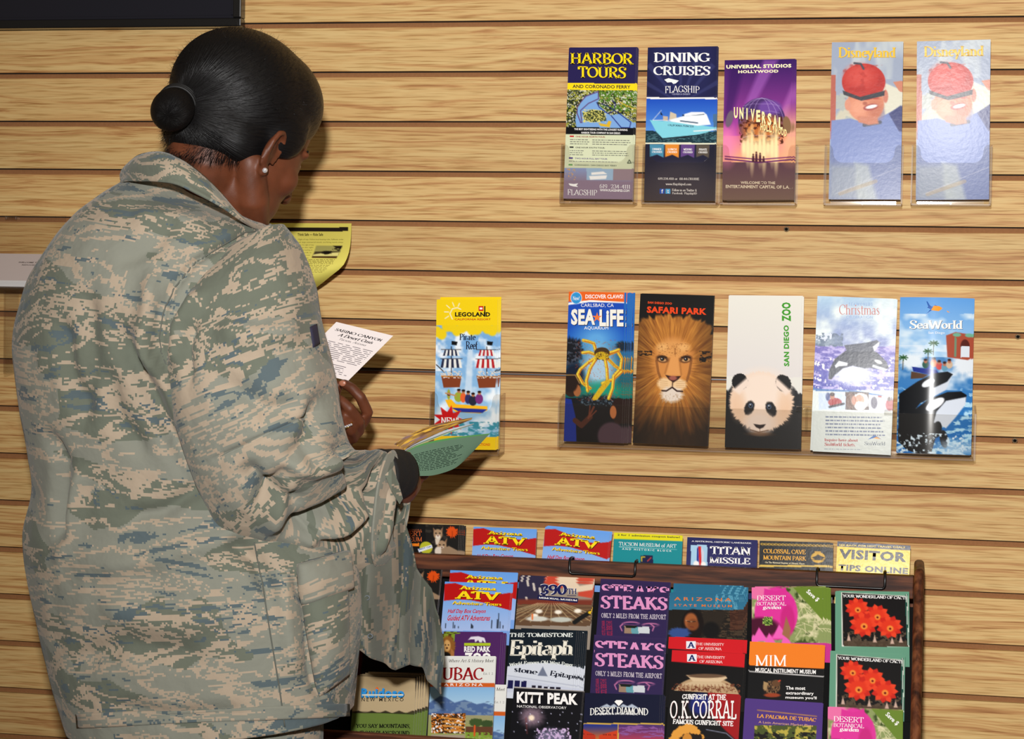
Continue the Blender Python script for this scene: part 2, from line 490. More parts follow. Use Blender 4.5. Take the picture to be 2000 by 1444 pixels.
# ------------------------------------------------------------------ lettering
# a small serif alphabet drawn as pen strokes; every stroke: kind + serif flags, then numbers
# l: polyline; a: arc cx cy rx ry a0 a1; p: smooth curve of x y width triples
GL = {
 'A': '.9;l01 .45 1 .07 0;l01 .45 1 .83 0;l00 .2 .34 .7 .34',
 'B': '.8;l11 .18 0 .18 1;l00 .18 1 .4 1;a .4 .76 .24 .24 90 -90;l00 .18 .52 .42 .52;a .42 .26 .28 .26 90 -90;l00 .42 0 .18 0',
 'C': '.82;a .47 .5 .4 .5 48 312;l00 .75 .92 .75 .68',
 'D': '.9;l11 .18 0 .18 1;l00 .18 1 .38 1;a .38 .5 .44 .5 90 -90;l00 .38 0 .18 0',
 'E': '.76;l00 .18 0 .18 1;l00 .05 1 .66 1;l00 .66 1 .66 .8;l00 .18 .52 .5 .52;l00 .5 .63 .5 .41;l00 .05 0 .69 0;l00 .69 0 .69 .22',
 'F': '.72;l10 .18 0 .18 1;l00 .05 1 .66 1;l00 .66 1 .66 .78;l00 .18 .52 .5 .52;l00 .5 .63 .5 .41',
 'G': '.92;a .47 .5 .4 .5 48 315;l00 .75 .92 .75 .68;l01 .77 .1 .77 .42',
 'H': '.95;l11 .18 0 .18 1;l11 .76 0 .76 1;l00 .18 .52 .76 .52',
 'I': '.4;l11 .2 0 .2 1',
 'J': '.52;l01 .32 .25 .32 1;a .16 .22 .16 .22 0 -150',
 'K': '.9;l11 .18 0 .18 1;l01 .18 .42 .72 1;l01 .36 .6 .8 0',
 'L': '.72;l01 .18 0 .18 1;l00 .05 0 .66 0;l00 .66 0 .66 .24',
 'M': '1.1;l10 .16 0 .16 1;l00 .16 1 .55 .05;l00 .55 .05 .94 1;l10 .94 0 .94 1;l00 .04 1 .2 1;l00 .9 1 1.06 1',
 'N': '.94;l10 .16 0 .16 1;l00 .16 1 .78 0;l01 .78 0 .78 1;l00 .03 1 .2 1',
 'O': '.92;a .46 .5 .4 .5 0 360',
 'P': '.76;l11 .18 0 .18 1;l00 .18 1 .42 1;a .42 .73 .28 .27 90 -90;l00 .42 .46 .18 .46',
 'R': '.86;l11 .18 0 .18 1;l00 .18 1 .42 1;a .42 .74 .27 .26 90 -90;l00 .42 .48 .18 .48;l01 .42 .48 .76 0',
 'S': '.68;p .58 .8 .2 .52 .95 .35 .34 1 .35 .14 .9 .7 .13 .72 .9 .32 .55 1 .52 .42 1 .58 .24 .9 .52 .08 .6 .32 0 .35 .14 .05 .35 .08 .22 .25;l00 .6 .94 .6 .72;l00 .07 .06 .07 .28',
 'T': '.82;l10 .41 0 .41 1;l00 .06 1 .76 1;l00 .06 1 .06 .76;l00 .76 1 .76 .76',
 'U': '.92;l01 .17 .32 .17 1;a .46 .32 .29 .32 180 360;l01 .75 .32 .75 1',
 'V': '.88;l10 .07 1 .45 0;l10 .83 1 .45 0',
 'W': '1.2;l10 .07 1 .36 0;l00 .62 .9 .36 0;l00 .62 .9 .86 0;l10 1.14 1 .86 0',
 'X': '.86;l11 .1 1 .76 0;l11 .76 1 .1 0',
 'Y': '.82;l10 .07 1 .41 .46;l10 .76 1 .41 .46;l01 .41 .46 .41 0',
 'Z': '.74;l00 .08 1 .64 1;l00 .08 1 .08 .78;p .62 .98 1 .34 .5 1 .08 .02 1;l00 .08 0 .66 0;l00 .66 0 .66 .22',
 'a': '.58;l01 .44 .44 .44 0;a .28 .44 .16 .22 0 150;a .26 .19 .2 .19 20 350',
 'b': '.62;l01 .14 0 .14 1;a .32 .33 .22 .33 120 -140', 'c': '.52;a .3 .33 .22 .33 45 315',
 'd': '.64;l11 .46 0 .46 1;a .28 .33 .2 .33 50 310', 'e': '.55;a .3 .33 .22 .33 0 320;l00 .1 .36 .5 .36',
 'f': '.42;l10 .18 0 .18 .8;a .34 .8 .16 .2 180 60;l00 .03 .64 .38 .64',
 'g': '.6;a .28 .42 .18 .24 0 360;a .28 -.08 .2 .16 0 360;l00 .4 .62 .56 .66;l00 .18 .2 .2 .06',
 'h': '.66;l11 .14 0 .14 1;a .32 .42 .18 .24 150 0;l10 .5 0 .5 .42', 'i': '.3;l11 .15 0 .15 .66;l00 .15 .84 .15 .98',
 'j': '.3;l01 .15 -.2 .15 .66;l00 .15 .84 .15 .98', 'k': '.62;l11 .14 0 .14 1;l01 .14 .26 .46 .66;l01 .26 .4 .52 0',
 'l': '.3;l11 .15 0 .15 1', 'm': '.96;l11 .14 0 .14 .66;a .3 .44 .17 .22 150 0;l10 .47 0 .47 .44;a .64 .44 .17 .22 150 0;l10 .81 0 .81 .44',
 'n': '.66;l11 .14 0 .14 .66;a .32 .42 .18 .24 150 0;l10 .5 0 .5 .42', 'o': '.6;a .3 .33 .22 .33 0 360',
 'p': '.62;l11 .14 -.3 .14 .66;a .32 .33 .22 .33 130 -130', 'q': '.62;l10 .46 -.3 .46 .66;a .28 .33 .2 .33 50 310',
 'r': '.46;l11 .14 0 .14 .66;a .32 .44 .18 .22 170 50', 's': '.46;p .38 .52 .3 .24 .66 .4 .1 .52 .8 .24 .34 1 .38 .16 .8 .22 0 .4 .06 .14 .3',
 't': '.4;l00 .18 .14 .18 .86;a .31 .14 .13 .14 180 300;l00 .03 .64 .36 .64', 'u': '.66;l01 .14 .24 .14 .66;a .3 .24 .16 .24 180 340;l11 .5 0 .5 .66',
 'v': '.6;l10 .06 .66 .3 0;l10 .54 .66 .3 0', 'w': '.86;l10 .06 .66 .26 0;l00 .44 .6 .26 0;l00 .44 .6 .62 0;l10 .82 .66 .62 0',
 'x': '.58;l11 .08 .66 .5 0;l11 .5 .66 .08 0', 'y': '.6;l10 .06 .66 .3 0;l10 .54 .66 .16 -.3', 'z': '.5;l00 .06 .64 .42 .64;l00 .42 .64 .06 0;l00 .06 0 .44 0',
 '0': '.66;a .33 .5 .26 .5 0 360', '1': '.44;l10 .24 0 .24 1;l00 .24 1 .08 .86', '2': '.64;a .32 .7 .24 .3 170 -30;l00 .53 .55 .08 .02;l00 .06 .03 .6 .03;l00 .6 .03 .6 .2',
 '3': '.62;a .3 .75 .22 .25 150 -90;a .3 .26 .26 .26 90 -150', '9': '.64;a .32 .68 .24 .3 0 360;p .55 .66 1 .5 .2 .8 .2 0 .4',
 '4': '.66;l10 .46 0 .46 1;l00 .46 1 .06 .3;l00 .06 .3 .62 .3', '6': '.64;a .32 .3 .24 .3 0 360;p .09 .34 1 .16 .8 .8 .48 1 .4',
 '.': '.3;l00 .15 0 .15 .13', ',': '.3;l00 .17 .12 .1 -.14', '&': '.8;a .36 .78 .18 .2 -60 220;l00 .22 .66 .7 0;a .32 .24 .24 .24 120 340;l00 .55 .18 .68 .42',
 '!': '.3;l00 .15 .3 .15 1;l00 .15 0 .15 .12', '-': '.5;l00 .1 .36 .4 .36', '$': '.6;p .5 .8 .5 .3 .95 .6 .1 .72 .9 .3 .5 1 .52 .28 .9 .3 .04 .6 .08 .2 .4;l00 .3 -.1 .3 1.1',
 ' ': '.38', "'": '.2;l00 .1 .75 .1 1'}

def serif_text(s, thick=0.17, thin=0.06, serif=0.12, st=0.05, track=0.0):
    V, T = [], []
    x0 = 0.0
    def quadstrip(P, Wd):
        n = len(P); base = len(V)
        for i in range(n):
            if i == 0: d = (P[1][0] - P[0][0], P[1][1] - P[0][1])
            elif i == n - 1: d = (P[-1][0] - P[-2][0], P[-1][1] - P[-2][1])
            else: d = (P[i + 1][0] - P[i - 1][0], P[i + 1][1] - P[i - 1][1])
            L = math.hypot(*d) or 1; nx, ny = -d[1] / L, d[0] / L
            h = Wd[i] / 2
            V.append((P[i][0] + nx * h + x0, P[i][1] + ny * h)); V.append((P[i][0] - nx * h + x0, P[i][1] - ny * h))
        for i in range(n - 1):
            a = base + 2 * i
            T.append((a, a + 1, a + 3)); T.append((a, a + 3, a + 2))
    def pen(dx, dy):
        a = math.atan2(dy, dx)
        return thin + (thick - thin) * math.cos(a - math.radians(102)) ** 2
    for ch in s:
        g = GL.get(ch) or GL.get(ch.upper()) or GL[' ']
        parts = g.split(';')
        for p in parts[1:]:
            k = p.split(); q = [float(z) for z in k[1:]]
            if k[0][0] == 'l':
                P = [(q[i], q[i + 1]) for i in range(0, len(q), 2)]
                w = pen(P[1][0] - P[0][0], P[1][1] - P[0][1])
                w = max(w, thin)
                quadstrip(P, [w] * len(P))
                for fl_, e in ((k[0][1], P[0]), (k[0][2], P[-1])):
                    if fl_ == '1' and serif > 0:
                        hw = w / 2 + serif * 0.55
                        yy = e[1] + (st / 2 if e[1] < 0.3 else -st / 2)
                        quadstrip([(e[0] - hw, yy), (e[0] + hw, yy)], [st, st])
            elif k[0] == 'a':
                cx, cy, rx, ry, a0, a1 = q
                rx -= 0.0; ry = ry - thin / 2 if ry > 0.15 else ry
                m = max(4, int(abs(a1 - a0) / 20))
                P, Wd = [], []
                for i in range(m + 1):
                    a = math.radians(a0 + (a1 - a0) * i / m)
                    P.append((cx + rx * math.cos(a), cy + ry * math.sin(a)))
                    Wd.append(pen(-rx * math.sin(a), ry * math.cos(a)))
                quadstrip(P, Wd)
            else:
                pts = [(q[i], q[i + 1], q[i + 2]) for i in range(0, len(q), 3)]
                P, Wd = [], []
                for i in range(len(pts) - 1):
                    p0, p1, p2, p3 = pts[max(i - 1, 0)], pts[i], pts[i + 1], pts[min(i + 2, len(pts) - 1)]
                    for t in (0, .34, .67):
                        c = [0.5 * (2 * p1[j] + (p2[j] - p0[j]) * t + (2 * p0[j] - 5 * p1[j] + 4 * p2[j] - p3[j]) * t * t + (3 * p1[j] - p0[j] - 3 * p2[j] + p3[j]) * t ** 3) for j in range(3)]
                        P.append((c[0], c[1])); Wd.append(thick * max(c[2], .25))
                P.append(pts[-1][:2]); Wd.append(thick * pts[-1][2])
                quadstrip(P, Wd)
        x0 += float(parts[0]) + track
    return np.array(V, float).reshape(-1, 2), np.array(T, int).reshape(-1, 3)

_tc = {}
def sans_text(s, bold=0.0, track=1.0):
    cu = bpy.data.curves.new('t', 'FONT')
    cu.body = s; cu.size = 1; cu.offset = bold; cu.resolution_u = 2; cu.space_character = track
    o = bpy.data.objects.new('t', cu); C.objects.link(o)
    me = bpy.data.meshes.new_from_object(o)
    n = len(me.vertices)
    v = np.zeros(n * 3); me.vertices.foreach_get('co', v)
    me.calc_loop_triangles()
    t = np.zeros(len(me.loop_triangles) * 3, int); me.loop_triangles.foreach_get('vertices', t)
    bpy.data.objects.remove(o); bpy.data.curves.remove(cu); bpy.data.meshes.remove(me)
    return v.reshape(-1, 3)[:, :2].copy(), t.reshape(-1, 3)

STY = {'sans': lambda s: sans_text(s, 0.0), 'sansb': lambda s: sans_text(s, 0.022), 'black': lambda s: sans_text(s, 0.045, 1.08),
       'wide': lambda s: sans_text(s, 0.01, 1.5),
       'serif': lambda s: serif_text(s, .13, .045, .12, .035), 'serifb': lambda s: serif_text(s, .2, .08, .13, .06),
       'slab': lambda s: serif_text(s, .24, .13, .15, .13, .04), 'goth': lambda s: serif_text(s, .22, .06, .07, .07, -.02),
       'light': lambda s: serif_text(s, .07, .03, .08, .03), 'thinslab': lambda s: serif_text(s, .17, .09, .2, .12, .12)}
def glyphs(s, sty):
    k = (s, sty)
    if k not in _tc:
        v, t = STY[sty](s)
        lo, hi = v.min(0), v.max(0)
        _tc[k] = ((v - lo) / np.maximum(hi - lo, 1e-6), t)
    return _tc[k]

# ------------------------------------------------------------------ printed pictures, painted point by point on a fine mesh (millimetres, y down)
def lattice(x, y, seed):
    xi, yi = np.floor(x).astype(int), np.floor(y).astype(int)
    fx, fy = x - xi, y - yi
    fx, fy = fx * fx * (3 - 2 * fx), fy * fy * (3 - 2 * fy)
    def h(a, b):
        n = (a * 374761393 + b * 668265263 + seed * 974634777) & 0x7fffffff
        n = ((n ^ (n >> 13)) * 1274126177) & 0x7fffffff
        return ((n ^ (n >> 16)) & 0xffff) / 65535.0
    return (h(xi, yi) * (1 - fx) + h(xi + 1, yi) * fx) * (1 - fy) + (h(xi, yi + 1) * (1 - fx) + h(xi + 1, yi + 1) * fx) * fy
def fbm(x, y, seed=1, o=3):
    r, a, t = 0, 1.0, 0
    for i in range(o):
        r = r + a * lattice(x * 2 ** i, y * 2 ** i, seed + i * 17); t += a; a *= .5
    return r / t

CROP = {1: (1080, 70, 4.247), 2: (1400, 70, 3.571), 3: (1080, 550, 4.126), 4: (1400, 550, 3.774), 5: (760, 1000, 3.704),
        6: (1280, 1010, 3.571), 7: (680, 1200, 4.167), 8: (1130, 1200, 2.857), 9: (820, 560, 4.247), 10: (520, 420, 7.143), 11: (600, 600, 4.01)}
def px(crop, p):
    o = CROP[crop]
    return (o[0] + p[0] / o[2], o[1] + p[1] / o[2])

class Art:
    """crop: which enlarged view the drawing coordinates are measured in; TL, TR, BL: the corners in it"""
    def __init__(s, crop, TL, TR, BL, base=(1, 1, 1), H=229.0, W=100.0, step=1.0, full=True):
        s.crop, s.TL, s.TR, s.BL = crop, np.array(TL, float), np.array(TR, float), np.array(BL, float)
        s.W = W
        if not full: s.BL = s.TL + (s.BL - s.TL) * 1.2
        s.ah = H if full else W * np.linalg.norm(s.BL - s.TL) / np.linalg.norm(s.TR - s.TL)
        s.H = H
        s.base = base
        nx, ny = int(round(W / step)) + 1, int(round(s.ah / step)) + 1
        s.nx, s.ny = nx, ny
        u, v = np.meshgrid(np.linspace(0, 1, nx), np.linspace(0, 1, ny))
        s.u, s.v = u, v
        s.x = s.TL[0] + u * (s.TR - s.TL)[0] + v * (s.BL - s.TL)[0]
        s.y = s.TL[1] + u * (s.TR - s.TL)[1] + v * (s.BL - s.TL)[1]
        s.k = np.linalg.norm(s.TR - s.TL) / W * step
        s.a = np.ones((ny, nx, 3)) * np.array(base)
        s.txt = []
        s.full = full
    def mm(s, P):
        A = np.array([(s.TR - s.TL) / s.W, (s.BL - s.TL) / s.ah]).T
        return (np.linalg.inv(A) @ (P - s.TL).T).T
    def mix(s, m, c):
        m = np.clip(m, 0, 1)[..., None]
        s.a = s.a * (1 - m) + np.array(c) * m
        return s
    def rect(s, x0, y0, x1, y1, c, al=1.0):
        if x1 in (999, 2200): x1 = 99999
        return s.mix(((s.x >= x0) & (s.x <= x1) & (s.y >= y0) & (s.y <= y1)) * al, c)
    def ell(s, cx, cy, rx, ry, c, rot=0, soft=None, al=1.0, rough=0.0, k=9):
        soft = soft or s.k
        r = math.radians(rot); dx, dy = s.x - cx, s.y - cy
        u, v = (dx * math.cos(r) + dy * math.sin(r)) / rx, (-dx * math.sin(r) + dy * math.cos(r)) / ry
        d = np.sqrt(u * u + v * v)
        if rough:
            an = np.arctan2(v, u); d = d + rough * (fbm(an * k + 50, d * 2, 5) - .5)
        return s.mix((1 - d) * min(rx, ry) / soft + .5, c) if al == 1 else s.mix(np.clip((1 - d) * min(rx, ry) / soft + .5, 0, 1) * al, c)
    def poly(s, P, c, soft=None, al=1.0):
        soft = soft or s.k
        n = len(P); ins = np.zeros(s.x.shape, bool); dist = np.full(s.x.shape, 1e9)
        for i in range(n):
            x0, y0 = P[i]; x1, y1 = P[(i + 1) % n]
            if y0 != y1:
                cnd = ((s.y < y0) != (s.y < y1))
                ins ^= cnd & (s.x < (x1 - x0) * (s.y - y0) / (y1 - y0) + x0)
            L = (x1 - x0) ** 2 + (y1 - y0) ** 2 or 1e-9
            t = np.clip(((s.x - x0) * (x1 - x0) + (s.y - y0) * (y1 - y0)) / L, 0, 1)
            dist = np.minimum(dist, np.hypot(s.x - x0 - t * (x1 - x0), s.y - y0 - t * (y1 - y0)))
        sd = np.where(ins, dist, -dist)
        return s.mix(np.clip(sd / soft + .5, 0, 1) * al, c)
    def line(s, P, w, c, al=1.0):
        dist = np.full(s.x.shape, 1e9)
        for i in range(len(P) - 1):
            x0, y0 = P[i]; x1, y1 = P[i + 1]
            L = (x1 - x0) ** 2 + (y1 - y0) ** 2 or 1e-9
            t = np.clip(((s.x - x0) * (x1 - x0) + (s.y - y0) * (y1 - y0)) / L, 0, 1)
            dist = np.minimum(dist, np.hypot(s.x - x0 - t * (x1 - x0), s.y - y0 - t * (y1 - y0)))
        return s.mix(np.clip((w / 2 - dist) / s.k + .5, 0, 1) * al, c)
    def vgrad(s, y0, y1, c0, c1, x0=-9999, x1=99999, al=1.0):
        if x1 == 999: x1 = 99999
        t = np.clip((s.y - y0) / (y1 - y0), 0, 1)[..., None]
        col = np.array(c0) * (1 - t) + np.array(c1) * t
        m = (((s.y >= y0) & (s.y <= y1) & (s.x >= x0) & (s.x <= x1)) * al)[..., None]
        s.a = s.a * (1 - m) + col * m
        return s
    def speck(s, x0, y0, x1, y1, c, sc_=(.2, .2), th=.6, seed=3, sharp=12, al=1.0, o=3):
        n = fbm(s.x * sc_[0] / s.k, s.y * sc_[1] / s.k, seed, o)
        m = ((s.x >= x0) & (s.x <= x1) & (s.y >= y0) & (s.y <= y1)) * np.clip((n - th) * sharp, 0, 1) * al
        return s.mix(m, c)
    def T(s, t, x0, y0, x1, y1, c, sty='sans', rot=0, shear=0, lay=1, arc=0, sh=None):
        """text fitted into a box; rot 90 reads upwards"""
        if sh is not None:
            s.T(t, x0 + sh[0], y0 + sh[1], x1 + sh[0], y1 + sh[1], sh[2], sty, rot, shear, lay, arc); lay += 1
        if rot and abs(rot) < 20:      # the box is that of the tilted line
            h_ = max((y1 - y0) - (x1 - x0) * math.tan(math.radians(abs(rot))), .45 * (y1 - y0)); m_ = (y0 + y1) / 2; y0, y1 = m_ - h_ / 2, m_ + h_ / 2
        v, tr = glyphs(t, sty)
        if rot == 90:
            X = x0 + (1 - v[:, 1]) * (x1 - x0); Y = y1 - v[:, 0] * (y1 - y0)
        elif rot == -90:
            X = x0 + v[:, 1] * (x1 - x0); Y = y0 + v[:, 0] * (y1 - y0)
        else:
            X = x0 + v[:, 0] * (x1 - x0) + shear * v[:, 1] * (y1 - y0); Y = y1 - v[:, 1] * (y1 - y0)
            Y = Y - arc * (1 - (2 * v[:, 0] - 1) ** 2)
            if rot:
                r = math.radians(rot); cx, cy = (x0 + x1) / 2, (y0 + y1) / 2
                X, Y = cx + (X - cx) * math.cos(r) + (Y - cy) * math.sin(r), cy - (X - cx) * math.sin(r) + (Y - cy) * math.cos(r)
        s.txt.append((np.stack([X, Y], 1), tr, c, lay))
        return s
    def words(s, x0, y0, x1, y1, rows, c, hgt=.5, seed=1, ragged=.1):
        """rows of small print as broken bars"""
        rnd = random.Random(seed)
        V, T = [], []
        for r in range(rows):
            yy = y0 + (y1 - y0) * (r + .5) / rows; hh = (y1 - y0) / rows * hgt / 2
            x = x0; xe = x1 - rnd.random() * ragged * (x1 - x0)
            while x < xe:
                w = min(rnd.uniform(1.2, 5.5) * s.k, xe - x)
                b = len(V); V += [(x, yy - hh), (x + w, yy - hh), (x + w, yy + hh), (x, yy + hh)]
                T += [(b, b + 2, b + 1), (b, b + 3, b + 2)]
                x += w + 1.0 * s.k
        s.txt.append((np.array(V), np.array(T), c, 1))
        return s
    def shape(s, P, c, lay=1):
        """crisp flat polygon in ink (convex or star shaped about its mean)"""
        P = np.array(P, float); m = P.mean(0)
        V = np.vstack([P, m]); n = len(P)
        T = np.array([(i, n, (i + 1) % n) for i in range(n)])
        s.txt.append((V, T, c, lay))
        return s
    def bar(s, x0, y0, x1, y1, c, lay=1):
        return s.shape([(x0, y0), (x1, y0), (x1, y1), (x0, y1)], c, lay)

def art_mesh(name, art, thick=0.0016, mat=None, bow=0.0, curl=None, edge=(0.88, 0.87, 0.86), k=1.0):
    """leaflet: painted front, plain back and edges; local x right, z down from the top left corner, front faces -y"""
    W, H = art.W, art.H
    g = np.stack([(art.u * W).ravel(), np.zeros(art.u.size), (art.v * art.ah).ravel()], 1)
    cols = [art.a.reshape(-1, 3)]
    nx, ny = art.nx, art.ny
    idx = np.arange(nx * ny).reshape(ny, nx)
    q = np.stack([idx[:-1, :-1], idx[1:, :-1], idx[1:, 1:], idx[:-1, 1:]], -1).reshape(-1, 4)
    verts = [g]; quads = [q]; tris = []
    n = len(g)
    if art.ah < H:
        rest = np.array([(x, 0, z) for z in (art.ah, H) for x in (0, W)], float)
        verts.append(rest); cols.append(np.ones((4, 3)) * np.array(art.base))
        quads.append(np.array([(n, n + 2, n + 3, n + 1)])); n += 4
    # body
    xs = np.linspace(0, W, 17); zs = (0, H)
    t = thick * 1000
    for (u0, u1, yy0, yy1, z0, z1) in ((0, 0, 0, t, 0, H), (W, W, 0, t, 0, H)):
        vv = np.array([(u0, yy0, z0), (u0, yy1, z0), (u0, yy1, z1), (u0, yy0, z1)], float)
        verts.append(vv); cols.append(np.ones((4, 3)) * np.array(edge if u0 > 0 else art.a[:, 0].mean(0)))
        quads.append(np.array([(n, n + 1, n + 2, n + 3)] if u0 == 0 else [(n, n + 3, n + 2, n + 1)])); n += 4
    for (za, ya, zb, yb) in ((0, 0, 0, t), (0, t, H, t), (H, t, H, 0)):
        for i in range(16):
            vv = np.array([(xs[i], ya, za), (xs[i + 1], ya, za), (xs[i + 1], yb, zb), (xs[i], yb, zb)], float)
            verts.append(vv); cols.append(np.ones((4, 3)) * np.array(edge)); quads.append(np.array([(n, n + 1, n + 2, n + 3)])); n += 4
    for (P, T, c, lay) in art.txt:
        P2 = art.mm(P); P2[:, 0] = np.clip(P2[:, 0], 0.1, W - .1); P2[:, 1] = np.clip(P2[:, 1], .1, H - .1)
        vv = np.stack([P2[:, 0], np.full(len(P), -0.06 * lay), P2[:, 1]], 1)
        verts.append(vv); cols.append(np.ones((len(P), 3)) * np.array(c)); tris.append(T + n); n += len(P)
    V = np.vstack(verts) / 1000.0
    Cc = np.vstack(cols)
    if bow:
        V[:, 1] -= bow * (1 - (2 * V[:, 0] / (W / 1000) - 1) ** 2)
    if curl: V = curl(V, W / 1000, H / 1000)
    V[:, 2] *= -1
    Q = np.vstack(quads); Tt = np.vstack(tris) if tris else np.zeros((0, 3), int)
    me = bpy.data.meshes.new(name)
    me.vertices.add(len(V)); me.vertices.foreach_set('co', V.ravel())
    me.loops.add(Q.size + Tt.size); me.loops.foreach_set('vertex_index', np.concatenate([Q.ravel(), Tt.ravel()]))
    me.polygons.add(len(Q) + len(Tt))
    me.polygons.foreach_set('loop_start', np.concatenate([np.arange(len(Q)) * 4, Q.size + np.arange(len(Tt)) * 3]))
    me.update(calc_edges=True)
    at_ = me.color_attributes.new('ink', 'FLOAT_COLOR', 'POINT')
    Cc = np.clip((Cc * k - .035) / .965, 0.006, 1)
    L = np.where(Cc <= 0.04045, Cc / 12.92, ((Cc + 0.055) / 1.055) ** 2.4)
    at_.data.foreach_set('color', np.hstack([L, np.ones((len(L), 1))]).ravel())
    if bow or curl: me.polygons.foreach_set('use_smooth', [True] * len(me.polygons))
    me.materials.append(mat or PR)
    return me

def frame_of(TL, TR, BL, Yt, Yb, yaw=0.0):
    """placement matrix of a leaflet from three seen corners and the depth of its top and bottom edge"""
    a = at(*TL, Yt); b = at(TR[0], TR[1], Yt + yaw)
    ex = b - a
    if BL is None:
        Hh = 0.229
        ez = Vector((0, -(Yt - Yb), -math.sqrt(Hh * Hh - (Yt - Yb) ** 2)))
        ez = ez - ex.normalized() * ez.dot(ex.normalized())
    else:
        ez = at(*BL, Yb) - a
    W, H = ex.length, ez.length
    ex.normalize(); ez.normalize()
    h = ex.dot(ez)
    e1 = (ex - ez * (h / 2)).normalized(); e2 = (ez - e1 * ez.dot(e1)).normalized()
    nrm = e1.cross(e2)      # x right, down -> points to the front? fixed below
    fy = e2.cross(e1)
    if fy.y < 0: fy = -fy
    M = Matrix(((e1.x, fy.x, -e2.x, a.x), (e1.y, fy.y, -e2.y, a.y), (e1.z, fy.z, -e2.z, a.z), (0, 0, 0, 1)))
    return M, W * 1000, H * 1000

ORD = ['second', 'third', 'fourth', 'fifth', 'sixth', 'seventh', 'eighth']
def leaflet(name, art, Yt, Yb, label, group, back=(), blabel=None, mat=None, cat='leaflet', thick=0.0012, bow=0.0, at_=None, yaw=0.0, me=None, base_h=None, k=1.0):
    """the front leaflet and, behind it, copies shifted by (right mm, up mm, back mm); at_ = other corners in photograph pixels for a repeat"""
    if me is None:
        me = art_mesh(name, art, thick, mat, bow, k=k)
    if at_ is None:
        TL, TR = px(art.crop, art.TL), px(art.crop, art.TR)
        BL = px(art.crop, art.BL) if art.full else None
    else:
        TL, TR = at_[0], at_[1]; BL = at_[2] if len(at_) > 2 else None
    M, W, H = frame_of(TL, TR, BL, Yt, Yb, yaw)
    if BL is None: H = art.H
    S = Matrix.Diagonal((W / art.W, 1, H / art.H, 1))
    o = link(name, me); o.matrix_world = M @ S
    tag(o, label, cat, group)
    for (dx, dz, dy) in back:
        c = o.copy(); C.objects.link(c)
        c.matrix_world = M @ Matrix.Translation((dx / 1000, dy / 1000, dz / 1000)) @ Matrix.Rotation(math.radians(random.uniform(-.3, .3)), 4, 'Y') @ S
        c['label'] = (blabel or label) + ', %s from the front' % ORD[len([1 for q in back[:back.index((dx, dz, dy))]])]
        c['group'] = group
    o['_me'] = 1
    del o['_me']
    return me

# ------------------------------------------------------------------ leaflets on the wall, upper row
WH = (.96, .95, .94); BK = (.05, .05, .06); NAVY = (.11, .11, .24); YEL = (.98, .86, .10); OUT = (.16, .10, .05)

A = Art(1, (133, 100), (692, 93), (75, 1350), (.72, .70, .58))
A.rect(0, 0, 999, 395, (.17, .14, .33)); A.rect(0, 392, 999, 450, YEL)
A.rect(0, 448, 999, 760, (.16, .20, .12))
A.speck(0, 448, 999, 760, (.62, .62, .25), (.5, .5), .52, 3); A.speck(380, 448, 999, 620, (.35, .50, .16), (.25, .25), .42, 8)
A.speck(0, 448, 999, 760, (.85, .85, .78), (.7, .7), .60, 13)
W_ = (.50, .66, .86)
A.poly([(200, 600), (260, 500), (370, 455), (385, 520), (360, 560), (420, 610), (470, 655), (560, 640), (690, 735), (690, 760), (190, 760), (180, 700)], W_)
A.poly([(240, 640), (320, 610), (420, 620), (440, 700), (330, 715), (260, 700)], (.22, .26, .16)); A.speck(240, 610, 440, 715, (.85, .82, .45), (.8, .8), .5, 23)
A.poly([(370, 720), (440, 730), (455, 700), (480, 705), (465, 755), (390, 745)], (.86, .70, .18))
for P, c in (([(225, 720), (195, 640), (200, 580), (270, 500), (375, 460), (375, 520), (290, 560), (225, 620), (235, 720)], (.36, .16, .36)),
             ([(360, 550), (380, 590), (450, 640), (500, 620), (515, 560), (490, 530)], (.16, .16, .45)),
             ([(480, 660), (560, 755), (630, 755), (640, 710), (560, 650), (470, 590), (400, 560)], (.12, .14, .45)),
             ([(540, 540), (600, 570), (690, 610)], (.85, .72, .2))):
    A.line(P, 7, c)
A.rect(0, 757, 999, 818, BK)
A.rect(0, 818, 999, 1095, (.83, .85, .72))
A.rect(0, 1095, 999, 1400, (.56, .48, .55)); A.vgrad(1095, 1200, (.56, .62, .78), (.56, .50, .58))
A.rect(270, 1095, 490, 1190, (.62, .72, .82)); A.poly([(290, 1160), (440, 1150), (430, 1180), (300, 1190)], WH); A.poly([(310, 1130), (410, 1120), (440, 1140), (310, 1150)], WH)
A.speck(95, 1100, 180, 1200, (.85, .65, .35), (.6, .6), .6, 5); A.rect(490, 1095, 999, 1190, (.60, .52, .55))
A.T('HARBOR', 145, 138, 668, 236, YEL, 'serifb', sh=(5, 5, OUT)); A.T('TOURS', 205, 252, 606, 350, YEL, 'serifb', sh=(5, 5, OUT))
A.T('AND CORONADO FERRY', 160, 405, 640, 434, (.1, .1, .2), 'sansb')
A.T('THE BEST SIGHTSEEING WITH THE LONGEST RUNNING', 170, 766, 612, 782, WH, 'sansb'); A.T('HARBOR TOUR COMPANY IN SAN DIEGO', 230, 794, 552, 810, WH, 'sansb')
A.bar(133, 828, 168, 840, (.75, .15, .15)); A.T('ONE HOUR NORTH TOUR:', 182, 829, 428, 842, (.6, .2, .15), 'sansb')
A.words(135, 852, 300, 905, 3, (.45, .46, .42), .35, 2); A.words(320, 852, 640, 905, 3, (.45, .46, .42), .35, 3)
A.bar(131, 918, 164, 930, (.2, .2, .2)); A.T('ONE HOUR SOUTH TOUR:', 180, 919, 424, 932, (.25, .25, .25), 'sansb')
A.words(132, 944, 250, 994, 3, (.45, .46, .42), .35, 4); A.words(318, 944, 620, 994, 3, (.45, .46, .42), .35, 5)
